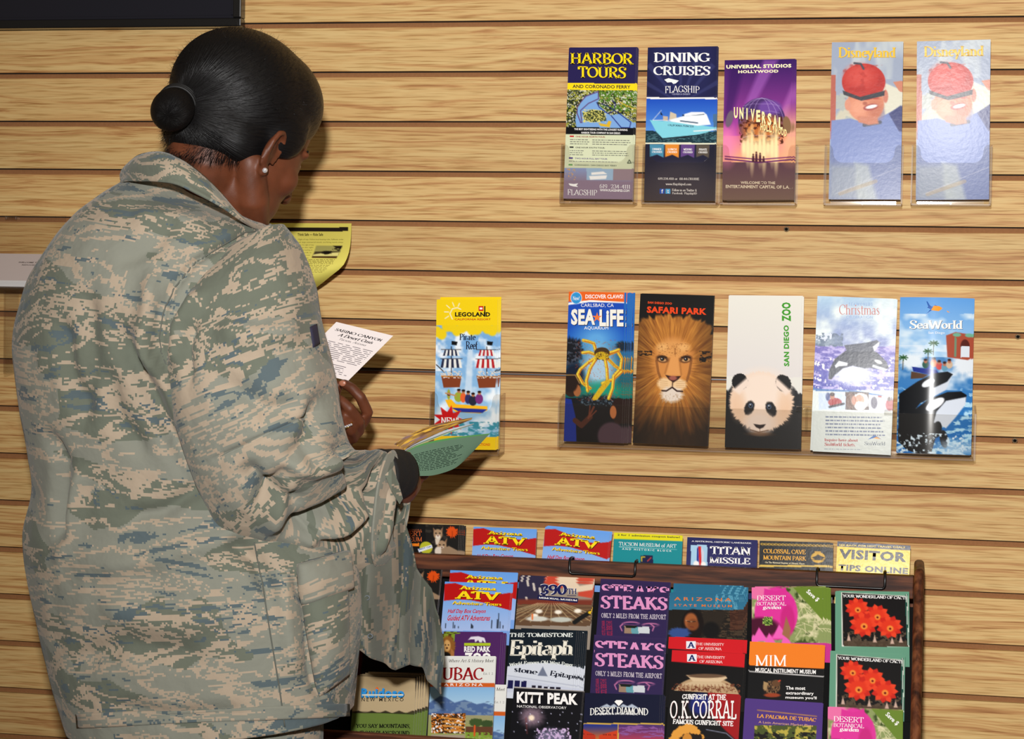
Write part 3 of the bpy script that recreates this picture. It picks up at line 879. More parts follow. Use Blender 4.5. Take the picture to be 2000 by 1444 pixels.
A.bar(124, 1008, 158, 1020, (.3, .2, .5)); A.T('TWO HOUR FULL BAY TOUR:', 174, 1010, 445, 1023, (.35, .28, .5), 'sansb')
A.words(124, 1032, 560, 1048, 1, (.5, .5, .48), .35, 6)
A.bar(121, 1064, 155, 1076, (.4, .6, .35)); A.T('CORONADO / SAN DIEGO BAY FERRY', 170, 1064, 522, 1077, (.35, .4, .35), 'sansb')
A.line([(610, 1045), (625, 1020), (640, 1045), (610, 1048)], 6, (.15, .2, .15))
A.T('(619) 234-4111', 378, 1224, 628, 1258, WH, 'serif'); A.T('WWW.FLAGSHIPSD.COM', 380, 1264, 622, 1284, WH, 'sansb'); A.T('FLAGSHIP', 112, 1272, 356, 1320, WH, 'serif')
A.shape([(120, 1224), (165, 1228), (200, 1222), (185, 1240), (200, 1252), (160, 1248), (130, 1240)], WH)
leaflet('leaflet', A, -.012, -.034, 'leaflet with a yellow HARBOR TOURS title above a bay map', 'harbor tour leaflets', [(1, 1, 1.8), (2.2, .6, 3.6), (3, 0, 5.4)],
        'harbor tour leaflet tucked into its clear holder')

A = Art(1, (787, 97), (1362, 90), (757, 1368), (.10, .10, .22))
A.ell(1080, 200, 320, 500, (.17, .18, .38), al=.7, soft=200)
for i in range(9):
    a = math.radians(-80 + i * 20)
    A.poly([(1060, 560), (1060 + 420 * math.sin(a - .05), 560 - 420 * math.cos(a - .05)), (1060 + 420 * math.sin(a + .06), 560 - 420 * math.cos(a + .06))], (.30, .32, .52), al=.4, soft=10)
A.vgrad(520, 890, (.12, .32, .74), (.45, .68, .92)); A.rect(0, 512, 1400, 524, WH); A.rect(0, 886, 1400, 900, (.9, .9, .8))
A.rect(0, 790, 1400, 886, (.10, .22, .26)); A.speck(0, 800, 1400, 886, (.30, .45, .48), (.3, 1.2), .55, 4)
A.poly([(975, 630), (1025, 650), (1028, 690), (965, 700)], (.82, .76, .66)); A.poly([(915, 665), (955, 670), (955, 705), (915, 705)], (.78, .70, .62)); A.rect(1330, 650, 1362, 790, (.30, .45, .60))
A.poly([(805, 700), (1000, 712), (1190, 735), (1360, 760), (1280, 800), (1100, 845), (900, 858), (860, 800)], (.52, .82, .88))
A.poly([(960, 700), (1060, 672), (1230, 640), (1275, 650), (1310, 735), (1200, 745), (1000, 715)], (.93, .95, .97)); A.line([(1080, 660), (1250, 648)], 12, (.15, .22, .3)); A.line([(1060, 706), (1200, 722)], 9, (.2, .3, .4))
A.poly([(1090, 650), (1150, 632), (1250, 632), (1270, 645), (1090, 668)], (.95, .96, .98)); A.line([(1170, 790), (1360, 775)], 8, WH)
A.line([(830, 700), (900, 620)], 4, (.9, .9, .9)); A.poly([(895, 630), (912, 660), (895, 655)], BK); A.line([(830, 700), (905, 700), (1000, 712)], 4, WH); A.poly([(860, 800), (900, 858), (1100, 845), (1240, 815), (910, 850)], (.06, .1, .14))
A.T('CALIFORNIA PRINCESS', 955, 732, 1170, 760, (.15, .25, .35), 'serifb', rot=-3)
A.vgrad(900, 1400, (.09, .10, .22), (.30, .25, .24)); A.ell(1060, 1240, 260, 190, (.30, .27, .30), al=.6, soft=120)
for x0, x1, c, t in ((805, 925, (.30, .55, .66), 'DINNER'), (933, 1050, (.88, .55, .2), 'LUNCH'), (1062, 1178, (.40, .28, .52), 'WEDDING'), (1190, 1300, (.36, .32, .28), 'PRIVATE')):
    A.poly([(x0, 900), (x1, 900), (x1 - 6, 1010), ((x0 + x1) / 2, 985), (x0, 1005)], c)
    A.T(t, x0 + 22, 932, x1 - 22, 950, WH, 'serifb'); A.T('CRUISES', x0 + 18, 956, x1 - 18, 972, WH, 'serifb')
A.T('DINING', 838, 138, 1305, 220, WH, 'serifb'); A.T('CRUISES', 834, 250, 1306, 330, WH, 'serifb')
A.T('FLAGSHIP', 932, 420, 1216, 478, WH, 'serif', arc=8); A.T('CRUISES & EVENTS', 990, 478, 1140, 490, (.8, .8, .9), 'serif')
A.shape([(925, 365), (960, 352), (1000, 362), (1045, 372), (1020, 395), (1000, 400), (985, 385), (950, 388)], WH)
A.T('619.234.4111 or 800.44.CRUISE', 874, 1174, 1214, 1194, (.85, .82, .8), 'serifb'); A.T('www.flagshipsd.com', 936, 1218, 1150, 1242, (.85, .82, .8), 'serifb')
A.T('Follow us on Twitter &', 990, 1266, 1194, 1288, (.85, .82, .8), 'serifb'); A.T('Facebook: FlagshipSD', 992, 1294, 1196, 1316, (.85, .82, .8), 'serifb')
A.bar(888, 1268, 928, 1308, (.2, .35, .7)); A.T('f', 902, 1272, 916, 1304, WH, 'black', lay=2); A.bar(936, 1268, 976, 1308, (.35, .68, .88)); A.T('t', 950, 1274, 964, 1302, WH, 'black', lay=2)
leaflet('leaflet', A, -.012, -.034, 'navy leaflet titled DINING CRUISES with a white ship', 'dining cruise leaflets', [(1, .4, 1.8), (2.0, 0, 3.6)],
        'dining cruise leaflet tucked into its clear holder')

A = Art(2, (55, 170), (530, 162), (38, 1145), (.42, .16, .52))
A.vgrad(150, 700, (.22, .10, .38), (.72, .30, .66)); A.vgrad(700, 880, (.85, .45, .60), (.98, .72, .50)); A.vgrad(880, 1160, (.40, .27, .33), (.50, .40, .34))
A.poly([(200, 470), (330, 165), (430, 165), (240, 520)], (.72, .45, .80), al=.5, soft=30); A.poly([(430, 560), (530, 330), (540, 420), (470, 600)], (.8, .5, .8), al=.45, soft=30); A.poly([(40, 600), (100, 165), (200, 165), (90, 640)], (.2, .08, .35), al=.6, soft=40)
A.ell(70, 760, 60, 120, (.98, .55, .72), soft=70, al=.8); A.ell(510, 700, 70, 150, (.98, .75, .55), soft=80, al=.8)
A.ell(315, 600, 165, 168, (.30, .20, .42)); A.ell(320, 660, 150, 110, (.85, .50, .20), soft=60, al=.85); A.ell(370, 500, 80, 50, (.45, .30, .62), soft=20); A.speck(160, 560, 470, 760, (.35, .16, .1), (.25, .25), .52, 3)
for r in (60, 110, 150): A.line([(315 + r * math.cos(t), 600 - 165 * math.sin(t)) for t in [i * math.pi / 12 for i in range(13)]], 3, (.75, .65, .85), .8)
for yy in (480, 530, 700): A.line([(185, yy + 10), (250, yy - 5), (380, yy - 5), (440, yy + 10)], 3, (.7, .6, .8), .7)
for i in range(9):
    x = 190 + i * 28; A.ell(x, 780, 16, 60 + 40 * (i % 3), (1, .90, .68), soft=18)
A.line([(60, 842), (300, 862), (525, 842)], 8, (.45, .15, .4)); A.line([(60, 860), (300, 882), (525, 860)], 10, (.40, .15, .40))
for x, h in ((255, 55), (277, 70), (303, 62), (327, 38)):
    A.poly([(x - 10, 880), (x - 7, 880 - h + 12), (x + 7, 880 - h + 12), (x + 10, 880)], (.3, .15, .2)); A.ell(x, 880 - h + 4, 6, 8, (.35, .2, .18))
A.ell(90, 580, 24, 60, (.45, .38, .45), rot=15); A.ell(490, 620, 28, 60, (.55, .42, .30), rot=-10)
for i, ch in enumerate('UNIVERSAL'):
    t = i / 8; x = 120 + 312 * t; y = 502 + 60 * t * t + 10 * t; h = 75 + 10 * t
    w_c = 9 if ch == 'I' else 28
    A.T(ch, x + (9 if ch == 'I' else 0), y - 4, x + (9 if ch == 'I' else 0) + w_c, y + h, (.98, .92, .70), 'black', sh=(3, 3, (.25, .1, .1)))
for i, ch in enumerate('HOLLYWOOD'):
    t = i / 8; x = 305 + 165 * t; y = 610 + 40 * t
    A.T(ch, x, y, x + 18, y + 48 + 2 * t, (.98, .88, .62), 'black', sh=(2, 2, (.25, .1, .1)))
A.T('UNIVERSAL STUDIOS', 66, 196, 520, 230, (.98, .95, .78), 'black', rot=1); A.T('HOLLYWOOD', 150, 236, 430, 262, (.98, .95, .78), 'black', rot=1)
A.T('WELCOME TO THE', 168, 1014, 408, 1032, (.92, .85, .74), 'sansb'); A.T('ENTERTAINMENT CAPITAL OF L.A.', 64, 1040, 506, 1062, (.92, .85, .74), 'sansb')
leaflet('leaflet', A, -.012, -.034, 'purple leaflet showing a studio globe with fountains', 'purple studio park leaflets', [(2, -.3, 1.7), (3.6, .4, 3.4), (5, .3, 5.1), (5.2, -.5, 6.8)],
        'purple studio park leaflet fanned in its clear holder')

A = Art(2, (803, 45), (1292, 40), (780, 1140), (.62, .66, .74))
A.speck(790, 40, 1330, 300, (.75, .78, .80), (.05, .02), .45, 5, 4); A.poly([(800, 600), (960, 380), (1000, 600)], (.80, .78, .70), soft=20); A.poly([(1180, 330), (1300, 380), (1300, 480), (1180, 580), (1150, 400)], (.86, .85, .78), soft=10)
A.speck(800, 400, 960, 600, (.70, .72, .70), (.1, .1), .5, 9)
A.rect(790, 270, 830, 720, (.72, .40, .34)); A.poly([(1230, 320), (1300, 310), (1300, 400), (1270, 380)], (.80, .52, .42))
A.poly([(800, 590), (930, 575), (1060, 610), (1190, 540), (1300, 480), (1300, 1140), (780, 1140)], (.50, .56, .76), soft=6); A.poly([(1200, 540), (1300, 470), (1300, 680), (1270, 660)], (.26, .28, .48), soft=8)
A.poly([(790, 900), (960, 900), (1060, 1140), (780, 1140)], (.66, .70, .76), soft=50, al=.8); A.poly([(960, 880), (1060, 900), (1120, 1140), (980, 1140)], (.76, .80, .82), soft=30, al=.8)
A.line([(860, 1100), (1110, 1010)], 26, (.78, .68, .55), .5); A.line([(1030, 620), (1140, 600)], 26, (.35, .37, .45))
A.ell(1040, 470, 128, 130, (.84, .54, .42), soft=12); A.ell(990, 500, 60, 60, (.92, .66, .54), soft=60, al=.7); A.ell(1110, 520, 50, 60, (.72, .42, .33), soft=50, al=.6); A.ell(1035, 470, 16, 12, (.70, .40, .32), soft=8); A.ell(915, 480, 22, 40, (.85, .58, .48)); A.ell(1178, 420, 18, 45, (.80, .50, .42))
A.ell(1075, 495, 52, 22, (.65, .30, .28), rot=-12); A.ell(1080, 492, 42, 12, WH, rot=-12); A.poly([(980, 560), (1120, 560), (1130, 610), (1060, 620), (990, 600)], (.80, .52, .42), soft=12)
A.ell(1025, 320, 152, 128, (.74, .20, .17)); A.ell(1000, 280, 95, 75, (.86, .36, .32), soft=70, al=.7); A.speck(880, 200, 1180, 440, (.66, .16, .14), (.12, .12), .55, 5, 6, .5); A.rect(880, 400, 1180, 452, (.80, .24, .20), 0); A.poly([(878, 380), (1000, 425), (1172, 380), (1170, 415), (1010, 452), (885, 410)], (.25, .25, .28)); A.line([(960, 190), (1005, 195), (1025, 230)], 14, (.3, .3, .35))
A.line([(830, 1100), (1000, 1030), (1060, 1000), (1280, 910)], 3, (.9, .9, .95), .7)
def park_title(A, x0, y0, x1, y1):
    A.T('Disneyland', x0, y0, x1, y1, (.93, .76, .25), 'serifb', sh=(2, 2, (.6, .5, .25)))
park_title(A, 848, 78, 1248, 172)
boy = A
leaflet('leaflet', A, -.028, -.032, 'pale blue leaflet of a laughing boy in a red cap, left of the two', 'red cap park leaflets', [(1, 0, 1.7), (1.8, -.4, 3.4), (1.9, .2, 5)],
        'red cap leaflet in the fourth clear holder', mat=PRG)
me5 = leaflet('leaflet', A, -.034, -.027, 'glaring pale blue leaflet of the red cap boy, rightmost on the wall', 'glaring park leaflets', [(.6, .2, 1.7)],
        'glaring red cap leaflet in the rightmost holder', mat=PRG, at_=((1791, 81), (1934, 77), (1788, 391)), yaw=-.0022)

# ------------------------------------------------------------------ leaflets on the wall, lower row
A = Art(9, (140, 108), (648, 106), (118, 1350), (.92, .80, .12))
A.vgrad(300, 1250, (.46, .66, .86), (.62, .78, .90)); A.speck(100, 330, 700, 700, (.92, .95, .98), (.08, .08), .40, 4, 3); 
for i in range(13):
    x = 140 + i * 42; A.ell(x, 345 + 22 * math.sin(i * 1.9) + (30 if i in (0, 1) else 0), 40, 45, (.93, .81, .10), soft=14)
A.rect(0, 0, 999, 320, (.95, .82, .08))
A.speck(100, 650, 700, 1240, (.93, .96, .98), (.05, .05), .38, 14, 3); A.poly([(370, 900), (400, 520), (440, 520), (430, 900)], (.9, .93, .96), soft=15, al=.6)
A.speck(100, 1120, 700, 1260, (.25, .58, .66), (.12, .2), .42, 24, 8)
def ship(cx, dx, c1):
    A.line([(cx, 500), (cx, 760)], 7, (.2, .15, .15))
    for (y0, y1, w0, w1) in ((525, 575, 55, 70), (600, 675, 75, 90)):
        for i in range(8):
            u0, u1 = -1 + i * .25, -1 + (i + 1) * .25
            A.poly([(cx + u0 * w0, y0), (cx + u1 * w0, y0), (cx + u1 * w1, y1), (cx + u0 * w1, y1)], c1 if i % 2 == 0 else (.92, .92, .90))
    A.line([(cx - 85, 523), (cx + 80, 523)], 5, (.2, .15, .15)); A.line([(cx - 90, 600), (cx + 90, 598)], 5, (.2, .15, .15))
    A.line([(cx - dx * 60, 710), (cx - dx * 125, 650)], 8, (.22, .18, .16))
    A.poly([(cx - 85, 740), (cx + 85, 740), (cx + 70, 835), (cx - 65, 840)], (.52, .26, .14), soft=5); A.speck(cx - 90, 700, cx + 90, 760, (.85, .82, .78), (.5, .5), .5, int(cx)); A.rect(cx - 85, 742, cx + 85, 750, (.75, .5, .2))
    A.poly([(cx + 2, 452), (cx + 52, 458), (cx + 44, 488), (cx + 2, 484)], BK)
ship(262, 1, (.16, .18, .28)); ship(555, -1, (.72, .12, .14))
A.poly([(210, 940), (260, 935), (300, 975), (560, 990), (560, 1025), (500, 1050), (300, 1040), (240, 1000)], (.96, .72, .12)); A.poly([(260, 1005), (560, 1015), (520, 1045), (330, 1040)], (.15, .20, .55))
for x, y, r, c in ((322, 915, 36, (.62, .66, .22)), (360, 920, 24, (.9, .4, .2)), (400, 930, 26, (.2, .2, .4)), (440, 945, 34, (.16, .17, .25)), (492, 930, 32, (.48, .2, .48)), (240, 895, 14, (.62, .66, .22))):
    A.ell(x, y, r, 42, c); A.ell(x + 2, y - 48 if r > 20 else y, 14, 16, (.72, .48, .34)); A.ell(x + 2, y - 58 if r > 20 else y, 15, 10, (.15, .08, .06))
A.line([(215, 885), (300, 905)], 12, (.75, .55, .38))
P = []
for i in range(18):
    a = i / 18 * 2 * math.pi; r = (160 if i % 2 == 0 else 85); P.append((240 + r * 0.85 * math.cos(a), 1105 + r * .85 * math.sin(a) * .9))
A.poly(P, (.82, .10, .12)); A.rect(0, 1240, 999, 1400, (.95, .80, .10))
A.line([(270, 270), (250, 225), (270, 185), (310, 175), (340, 188)], 7, WH)
for p, q in (((205, 210), (240, 212)), ((222, 155), (250, 180)), ((272, 132), (285, 165)), ((330, 138), (318, 165)), ((210, 265), (240, 245))): A.line([p, q], 6, WH)
A.T('LEGOLAND', 292, 212, 584, 250, (.08, .07, .06), 'black'); A.bar(534, 162, 544, 250, (.08, .07, .06)); A.bar(488, 162, 528, 202, (.8, .1, .1)); A.bar(496, 174, 520, 190, WH, 2)
A.T('CALIFORNIA RESORT', 290, 264, 588, 280, (.75, .2, .1), 'sansb'); A.T('Pirate', 330, 390, 464, 446, (.12, .12, .2), 'serifb'); A.T('Reef', 382, 452, 480, 524, (.12, .12, .2), 'serifb')
A.T('NEW!', 176, 1084, 322, 1140, WH, 'serifb'); A.T('2 NEW ATTRACTIONS!', 330, 1294, 582, 1316, (.85, .3, .1), 'sansb')
leaflet('leaflet', A, -.012, -.036, 'yellow and blue leaflet of two pirate ships and a raft', 'pirate ship leaflets', [(2, .5, 1.6), (4, .8, 3.2), (4.4, 1.5, 4.8), (4, 4.5, 6.6)],
        'pirate ship leaflet fanned in its clear holder')

A = Art(3, (128, 82), (592, 90), (88, 1288), (.05, .12, .30))
A.vgrad(80, 480, (.10, .28, .70), (.10, .35, .72)); A.vgrad(480, 960, (.18, .42, .62), (.05, .35, .32)); A.ell(350, 470, 150, 110, (.45, .72, .90), soft=150, al=.8); A.ell(370, 700, 130, 150, (.70, .80, .88), soft=110, al=.9)
A.ell(400, 880, 160, 70, (.10, .58, .46), soft=60, al=.9)
A.ell(150, 560, 90, 110, (.08, .09, .12), soft=30, rough=.5); A.speck(100, 470, 230, 760, (.28, .30, .35), (.3, .3), .55, 4); A.ell(570, 520, 60, 40, (.08, .16, .22), soft=20, rough=.5)
A.ell(170, 760, 80, 100, (.07, .12, .2), soft=40); A.vgrad(940, 1320, (.10, .08, .09), (.04, .03, .04)); A.ell(350, 960, 150, 50, (.10, .12, .14), soft=30, rough=.6); A.speck(220, 880, 500, 1000, (.3, .36, .4), (.4, .4), .6, 6)
Y1, Y2, RD = (.80, .66, .12), (.92, .82, .30), (.70, .28, .12)
for P in ([(350, 570), (330, 500), (290, 485), (245, 475)], [(345, 590), (290, 570), (240, 575)], [(350, 610), (290, 650), (220, 710), (200, 750), (240, 820), (300, 860)], [(350, 620), (300, 700), (270, 800), (280, 880)],
          [(420, 620), (435, 700), (440, 800), (380, 870), (330, 945)], [(430, 610), (500, 680), (560, 720), (480, 790), (400, 820)], [(440, 590), (520, 560), (555, 620), (545, 700), (490, 760), (480, 860), (450, 940)], [(440, 580), (490, 565), (530, 550)]):
    A.line(P, 26, Y1); A.line([(p[0] - 3, p[1] - 3) for p in P], 9, Y2); A.line([(p[0] + 7, p[1] + 5) for p in P], 5, RD)
A.line([(440, 810), (345, 935)], 40, Y1); A.speck(180, 470, 570, 960, RD, (.6, .6), .66, 9, 12, .5)
A.ell(395, 575, 62, 45, (.28, .20, .10)); A.ell(395, 598, 55, 32, Y1); A.speck(340, 560, 450, 640, (.3, .2, .08), (.7, .7), .55, 11)
A.ell(150, 840, 68, 92, (.20, .13, .08)); A.ell(195, 880, 30, 48, (.62, .38, .22)); A.ell(140, 820, 60, 75, (.16, .10, .07), soft=15); A.line([(100, 755), (180, 755), (215, 820)], 7, (.75, .6, .35), .8)
A.poly([(90, 940), (150, 950), (185, 1100), (190, 1290), (88, 1290)], (.10, .18, .50)); A.line([(180, 1120), (230, 1160), (300, 1090)], 42, (.30, .16, .11)); A.line([(285, 1100), (330, 1010)], 16, (.42, .22, .15))
A.line([(290, 1090), (300, 1000)], 10, (.42, .22, .15)); A.line([(300, 1090), (350, 1040)], 10, (.42, .22, .15))
A.ell(530, 1040, 62, 105, (.16, .08, .05)); A.ell(485, 1050, 26, 52, (.70, .42, .24)); A.ell(470, 1240, 110, 110, (.30, .22, .25), soft=20)
A.rect(0, 0, 575, 164, (.90, .40, .12)); A.poly([(120, 172), (300, 150), (575, 166), (575, 175), (300, 166), (120, 190)], WH); A.ell(188, 133, 46, 50, (.92, .95, .98)); A.ell(188, 133, 42, 46, (.20, .58, .82))
A.rect(574, 0, 612, 1400, (.12, .42, .72)); A.vgrad(620, 960, (.10, .35, .20), (.12, .38, .22), 574, 612); A.rect(592, 0, 612, 1400, (.75, .85, .92), .5)
A.T('New!', 162, 118, 214, 152, WH, 'sans'); A.T('DISCOVER CLAWS!', 262, 105, 566, 138, WH, 'sansb', rot=0); A.T('CARLSBAD, CA', 226, 178, 490, 210, WH, 'sans')
A.T('SEA', 146, 222, 340, 352, (.93, .92, .88), 'black', sh=(5, 5, (.05, .1, .3))); A.T('LiFE', 375, 226, 568, 362, (.93, .92, .88), 'black', sh=(5, 5, (.05, .1, .3)))
P = []
for i in range(10):
    a = i / 10 * 2 * math.pi - .3; r = (42 if i % 2 == 0 else 15); P.append((356 + r * math.cos(a), 290 + r * math.sin(a)))
A.shape(P, (.92, .48, .22), 3); A.T('AQUARIUM', 252, 362, 446, 392, WH, 'sans')
leaflet('leaflet', A, -.014, -.036, 'blue aquarium leaflet with a yellow crab in the long tray', 'yellow crab leaflets', [(4, 0, 1.8), (6, .5, 3.6), (8, 0, 5.4), (9.5, .3, 7.2), (12, .4, 9)],
        'crab leaflet in the stack, right edge showing')

A = Art(3, (712, 98), (1300, 118), (655, 1302), (.07, .06, .05), step=.8)
A.vgrad(80, 420, (.06, .055, .05), (.08, .07, .05))
cx, cy = 965, 690
ang = np.arctan2(A.y - cy, A.x - cx); rr = np.hypot((A.x - cx) / 1.0, (A.y - cy) / 1.12)
st = fbm(ang * 16 + 90, rr / 150, 31, 3); st2 = fbm(ang * 40 + 20, rr / 90, 77, 2)
edge_ = 345 + 70 * fbm(ang * 14 + 30, ang * 0, 9, 2) + np.where(A.y > cy, 500, 0) + 60 * np.abs(np.cos(ang))
tone = np.clip(.50 * st + .5 * st2, 0, 1)[..., None]
mane = np.array((.42, .22, .08)) * (1 - tone) + np.array((.97, .68, .30)) * tone
dk = np.clip((A.y - 900) / 380 + (st - .5) * .8, 0, .85)[..., None]
mane = mane * (1 - dk) + np.array((.12, .08, .05)) * dk
sidedk = np.clip((np.abs(A.x - cx) - 130) / 500, 0, .35)[..., None] 
mane = mane * (1 - sidedk)
m_ = np.clip((edge_ - rr) / 22, 0, 1)[..., None]
A.a = A.a * (1 - m_) + mane * m_
A.speck(1180, 560, 1300, 650, (.1, .07, .05), (.15, .3), .5, 3); A.speck(655, 560, 800, 600, (.1, .07, .05), (.2, .5), .45, 6)
A.ell(970, 640, 165, 185, (.80, .53, .27), soft=60, rough=.25, k=20); A.ell(965, 560, 110, 90, (.86, .62, .36), soft=60, al=.8); A.ell(880, 530, 45, 30, (.92, .72, .46), soft=30, al=.6); A.ell(1060, 530, 45, 30, (.92, .72, .46), soft=30, al=.6)
A.line([(985, 540), (985, 590)], 12, (.50, .30, .14), .5); A.speck(850, 500, 1100, 620, (.45, .26, .12), (.5, .9), .6, 5, 8, .6)
A.poly([(945, 600), (1010, 600), (1035, 760), (905, 760)], (.86, .60, .34), soft=30); A.line([(940, 620), (905, 740)], 16, (.60, .38, .18), .5); A.line([(1020, 620), (1035, 750)], 16, (.60, .38, .18), .5)
for ex, sg in ((882, 1), (1072, -1)):
    A.ell(ex, 625, 50, 30, (.34, .20, .10), soft=14, rot=12 * sg); A.ell(ex, 632, 32, 14, (.80, .62, .42), soft=6, rot=8 * sg); A.ell(ex, 626, 17, 15, (.10, .07, .05)); A.line([(ex - 34, 612), (ex, 603), (ex + 34, 612)], 9, (.12, .08, .05)); A.ell(ex - 4, 622, 4, 4, WH)
A.line([(835, 640), (850, 730), (875, 800)], 20, (.42, .25, .12), .6); A.line([(1115, 640), (1100, 730), (1080, 800)], 20, (.42, .25, .12), .6)
A.ell(905, 825, 62, 48, (.90, .76, .58), soft=20, rough=.3, k=12); A.ell(1015, 830, 62, 48, (.90, .76, .58), soft=20, rough=.3, k=12)
for i in range(4): A.line([(865, 800 + i * 17), (925, 806 + i * 15)], 3, (.6, .42, .26), .6); A.line([(995, 806 + i * 15), (1060, 803 + i * 17)], 3, (.6, .42, .26), .6)
A.poly([(905, 752), (965, 765), (1035, 760), (1010, 790), (972, 815), (935, 790)], (.22, .11, .08), soft=6); A.ell(968, 778, 32, 18, (.62, .36, .30), soft=10); A.line([(966, 808), (963, 850)], 8, (.25, .14, .10))
A.ell(960, 910, 88, 62, (.86, .80, .74), soft=26, rough=.35, k=10); A.line([(880, 880), (915, 882), (962, 852), (1000, 882), (1045, 884)], 12, (.20, .11, .08))
A.speck(880, 900, 1040, 980, (.7, .6, .5), (.8, .3), .55, 8, 8, .7)
A.T('SAN DIEGO ZOO', 764, 160, 960, 188, (.88, .30, .10), 'black', rot=-3); A.T('SAFARI PARK', 757, 200, 1238, 270, (.90, .28, .08), 'black', rot=-2)
leaflet('leaflet', A, -.014, -.037, 'dark leaflet filled by a maned lion face', 'lion leaflets', [(-1.6, .2, 2), (.3, .8, 4)], 'lion leaflet in the long tray', thick=.0016)

A = Art(4, (88, 104), (627, 106), (48, 1222), (.88, .87, .84), step=.8)
A.vgrad(100, 700, (.90, .89, .85), (.86, .84, .83))
n = fbm(A.x / 26, A.y / 26, 4, 3) * 60
A.mix(np.clip((A.y - 790 - n * 1.2 + 180 * np.clip(1 - np.abs(A.x - 320) / 330, 0, 1)) / 25, 0, 1) * np.clip((A.y - 760 + 60 * (np.abs(A.x - 320) / 260) ** 2) / 30, 0, 1), (.10, .10, .11))
A.ell(322, 880, 235, 215, (.90, .78, .68), soft=14, rough=.16, k=40); A.ell(330, 800, 190, 150, (.93, .86, .80), soft=90, al=.9); A.ell(150, 900, 50, 110, (.88, .72, .58), soft=50, al=.5); A.ell(490, 900, 50, 110, (.88, .72, .58), soft=50, al=.5)
A.ell(165, 740, 60, 62, (.09, .08, .08), rough=.2, k=14, rot=20); A.ell(485, 745, 55, 66, (.09, .08, .08), rough=.2, k=14, rot=-25)
A.poly([(110, 800), (225, 700), (240, 760), (160, 830)], (.92, .84, .78), soft=22); A.poly([(430, 700), (540, 800), (500, 830), (420, 760)], (.92, .84, .78), soft=22)
A.ell(232, 930, 34, 56, (.13, .12, .12), rot=-22 + 44, soft=9, rough=.2); A.ell(392, 935, 36, 58, (.13, .12, .12), rot=-22, soft=9, rough=.2)
A.ell(242, 912, 16, 18, (.30, .36, .45)); A.ell(242, 914, 9, 11, BK); A.ell(378, 918, 16, 18, (.30, .36, .45)); A.ell(378, 920, 9, 11, BK); A.ell(240, 906, 4, 4, WH); A.ell(376, 912, 4, 4, WH)
A.ell(308, 1040, 105, 78, (.90, .82, .76), soft=50); A.poly([(262, 1046), (310, 1052), (352, 1046), (335, 1070), (308, 1082), (280, 1070)], (.16, .12, .12), soft=7); A.line([(240, 1090), (300, 1106), (370, 1090)], 8, (.40, .30, .24), .8); A.line([(308, 1080), (308, 1104)], 5, (.4, .3, .25), .7)
A.ell(310, 1120, 90, 14, (.45, .30, .18), soft=14, al=.6)
A.T('SAN DIEGO', 490, 318, 530, 620, (.25, .60, .12), 'black', rot=90); A.T('ZOO', 478, 150, 546, 290, (.25, .60, .12), 'black', rot=90)
leaflet('leaflet', A, -.014, -.037, 'white leaflet with a black and white panda face', 'panda leaflets', [(1.5, .8, 2), (3, -.3, 4), (.6, 1.2, 6)], 'panda leaflet in the long tray', thick=.0016)

A = Art(4, (758, 112), (1317, 130), (705, 1252), (.80, .86, .90))
A.vgrad(90, 800, (.70, .82, .90), (.34, .32, .62)); A.speck(690, 90, 1330, 520, (.88, .92, .92), (.05, .05), .35, 4, 2.5); A.speck(690, 380, 930, 480, (.40, .46, .56), (.2, .2), .4, 7, 8); A.rect(690, 400, 925, 475, (.45, .52, .60), .6)
A.vgrad(480, 800, (.45, .40, .72), (.28, .30, .68)); A.speck(690, 470, 1330, 800, (.72, .68, .88), (.12, .3), .5, 6, 8); A.speck(690, 560, 1330, 800, WH, (.3, .3), .62, 16, 12)
A.ell(1000, 680, 150, 80, (.88, .90, .96), soft=60, rough=.4); A.speck(700, 380, 850, 440, (.85, .88, .94), (.4, .4), .5, 26)
A.poly([(822, 720), (830, 650), (870, 570), (950, 510), (1080, 480), (1180, 520), (1250, 590), (1268, 640), (1220, 650), (1130, 635), (1090, 640), (1000, 620), (930, 640), (870, 690), (845, 722)], (.22, .24, .30), soft=7)
A.poly([(940, 470), (1100, 450), (1180, 430), (1205, 450), (1160, 510), (960, 520)], (.30, .32, .38), soft=6); A.poly([(1150, 480), (1200, 440), (1195, 470), (1160, 515)], (.92, .93, .95), soft=6); A.poly([(870, 620), (900, 585), (965, 600), (960, 620), (900, 625), (875, 640)], (.90, .92, .94), soft=6)
A.poly([(1150, 610), (1260, 645), (1240, 655), (1180, 640), (1145, 628)], (.88, .90, .93), soft=6); A.ell(1190, 590, 30, 12, WH, rot=22)
A.poly([(690, 790), (1000, 800), (1330, 850), (1330, 1400), (690, 1400)], (.25, .45, .70), soft=5); A.poly([(690, 808), (1000, 812), (1330, 862), (1330, 1400), (690, 1400)], (.85, .88, .87), soft=5)
A.rect(750, 822, 948, 945, (.78, .84, .92)); A.rect(948, 812, 1118, 945, (.30, .20, .16)); A.rect(1118, 835, 1320, 955, (.86, .88, .92))
A.ell(1060, 880, 58, 62, WH, rough=.2); A.ell(1050, 872, 36, 40, (.85, .60, .50)); A.ell(1055, 915, 40, 35, WH, rough=.3); A.ell(985, 880, 34, 60, (.40, .26, .18)); A.ell(1010, 875, 18, 34, (.75, .52, .42))
A.ell(870, 890, 50, 32, (.65, .12, .14)); A.ell(850, 845, 18, 24, (.75, .52, .42)); A.ell(850, 832, 18, 14, (.25, .14, .1)); A.ell(818, 850, 16, 30, (.3, .35, .55)); A.line([(830, 925), (935, 900)], 16, (.15, .16, .2))
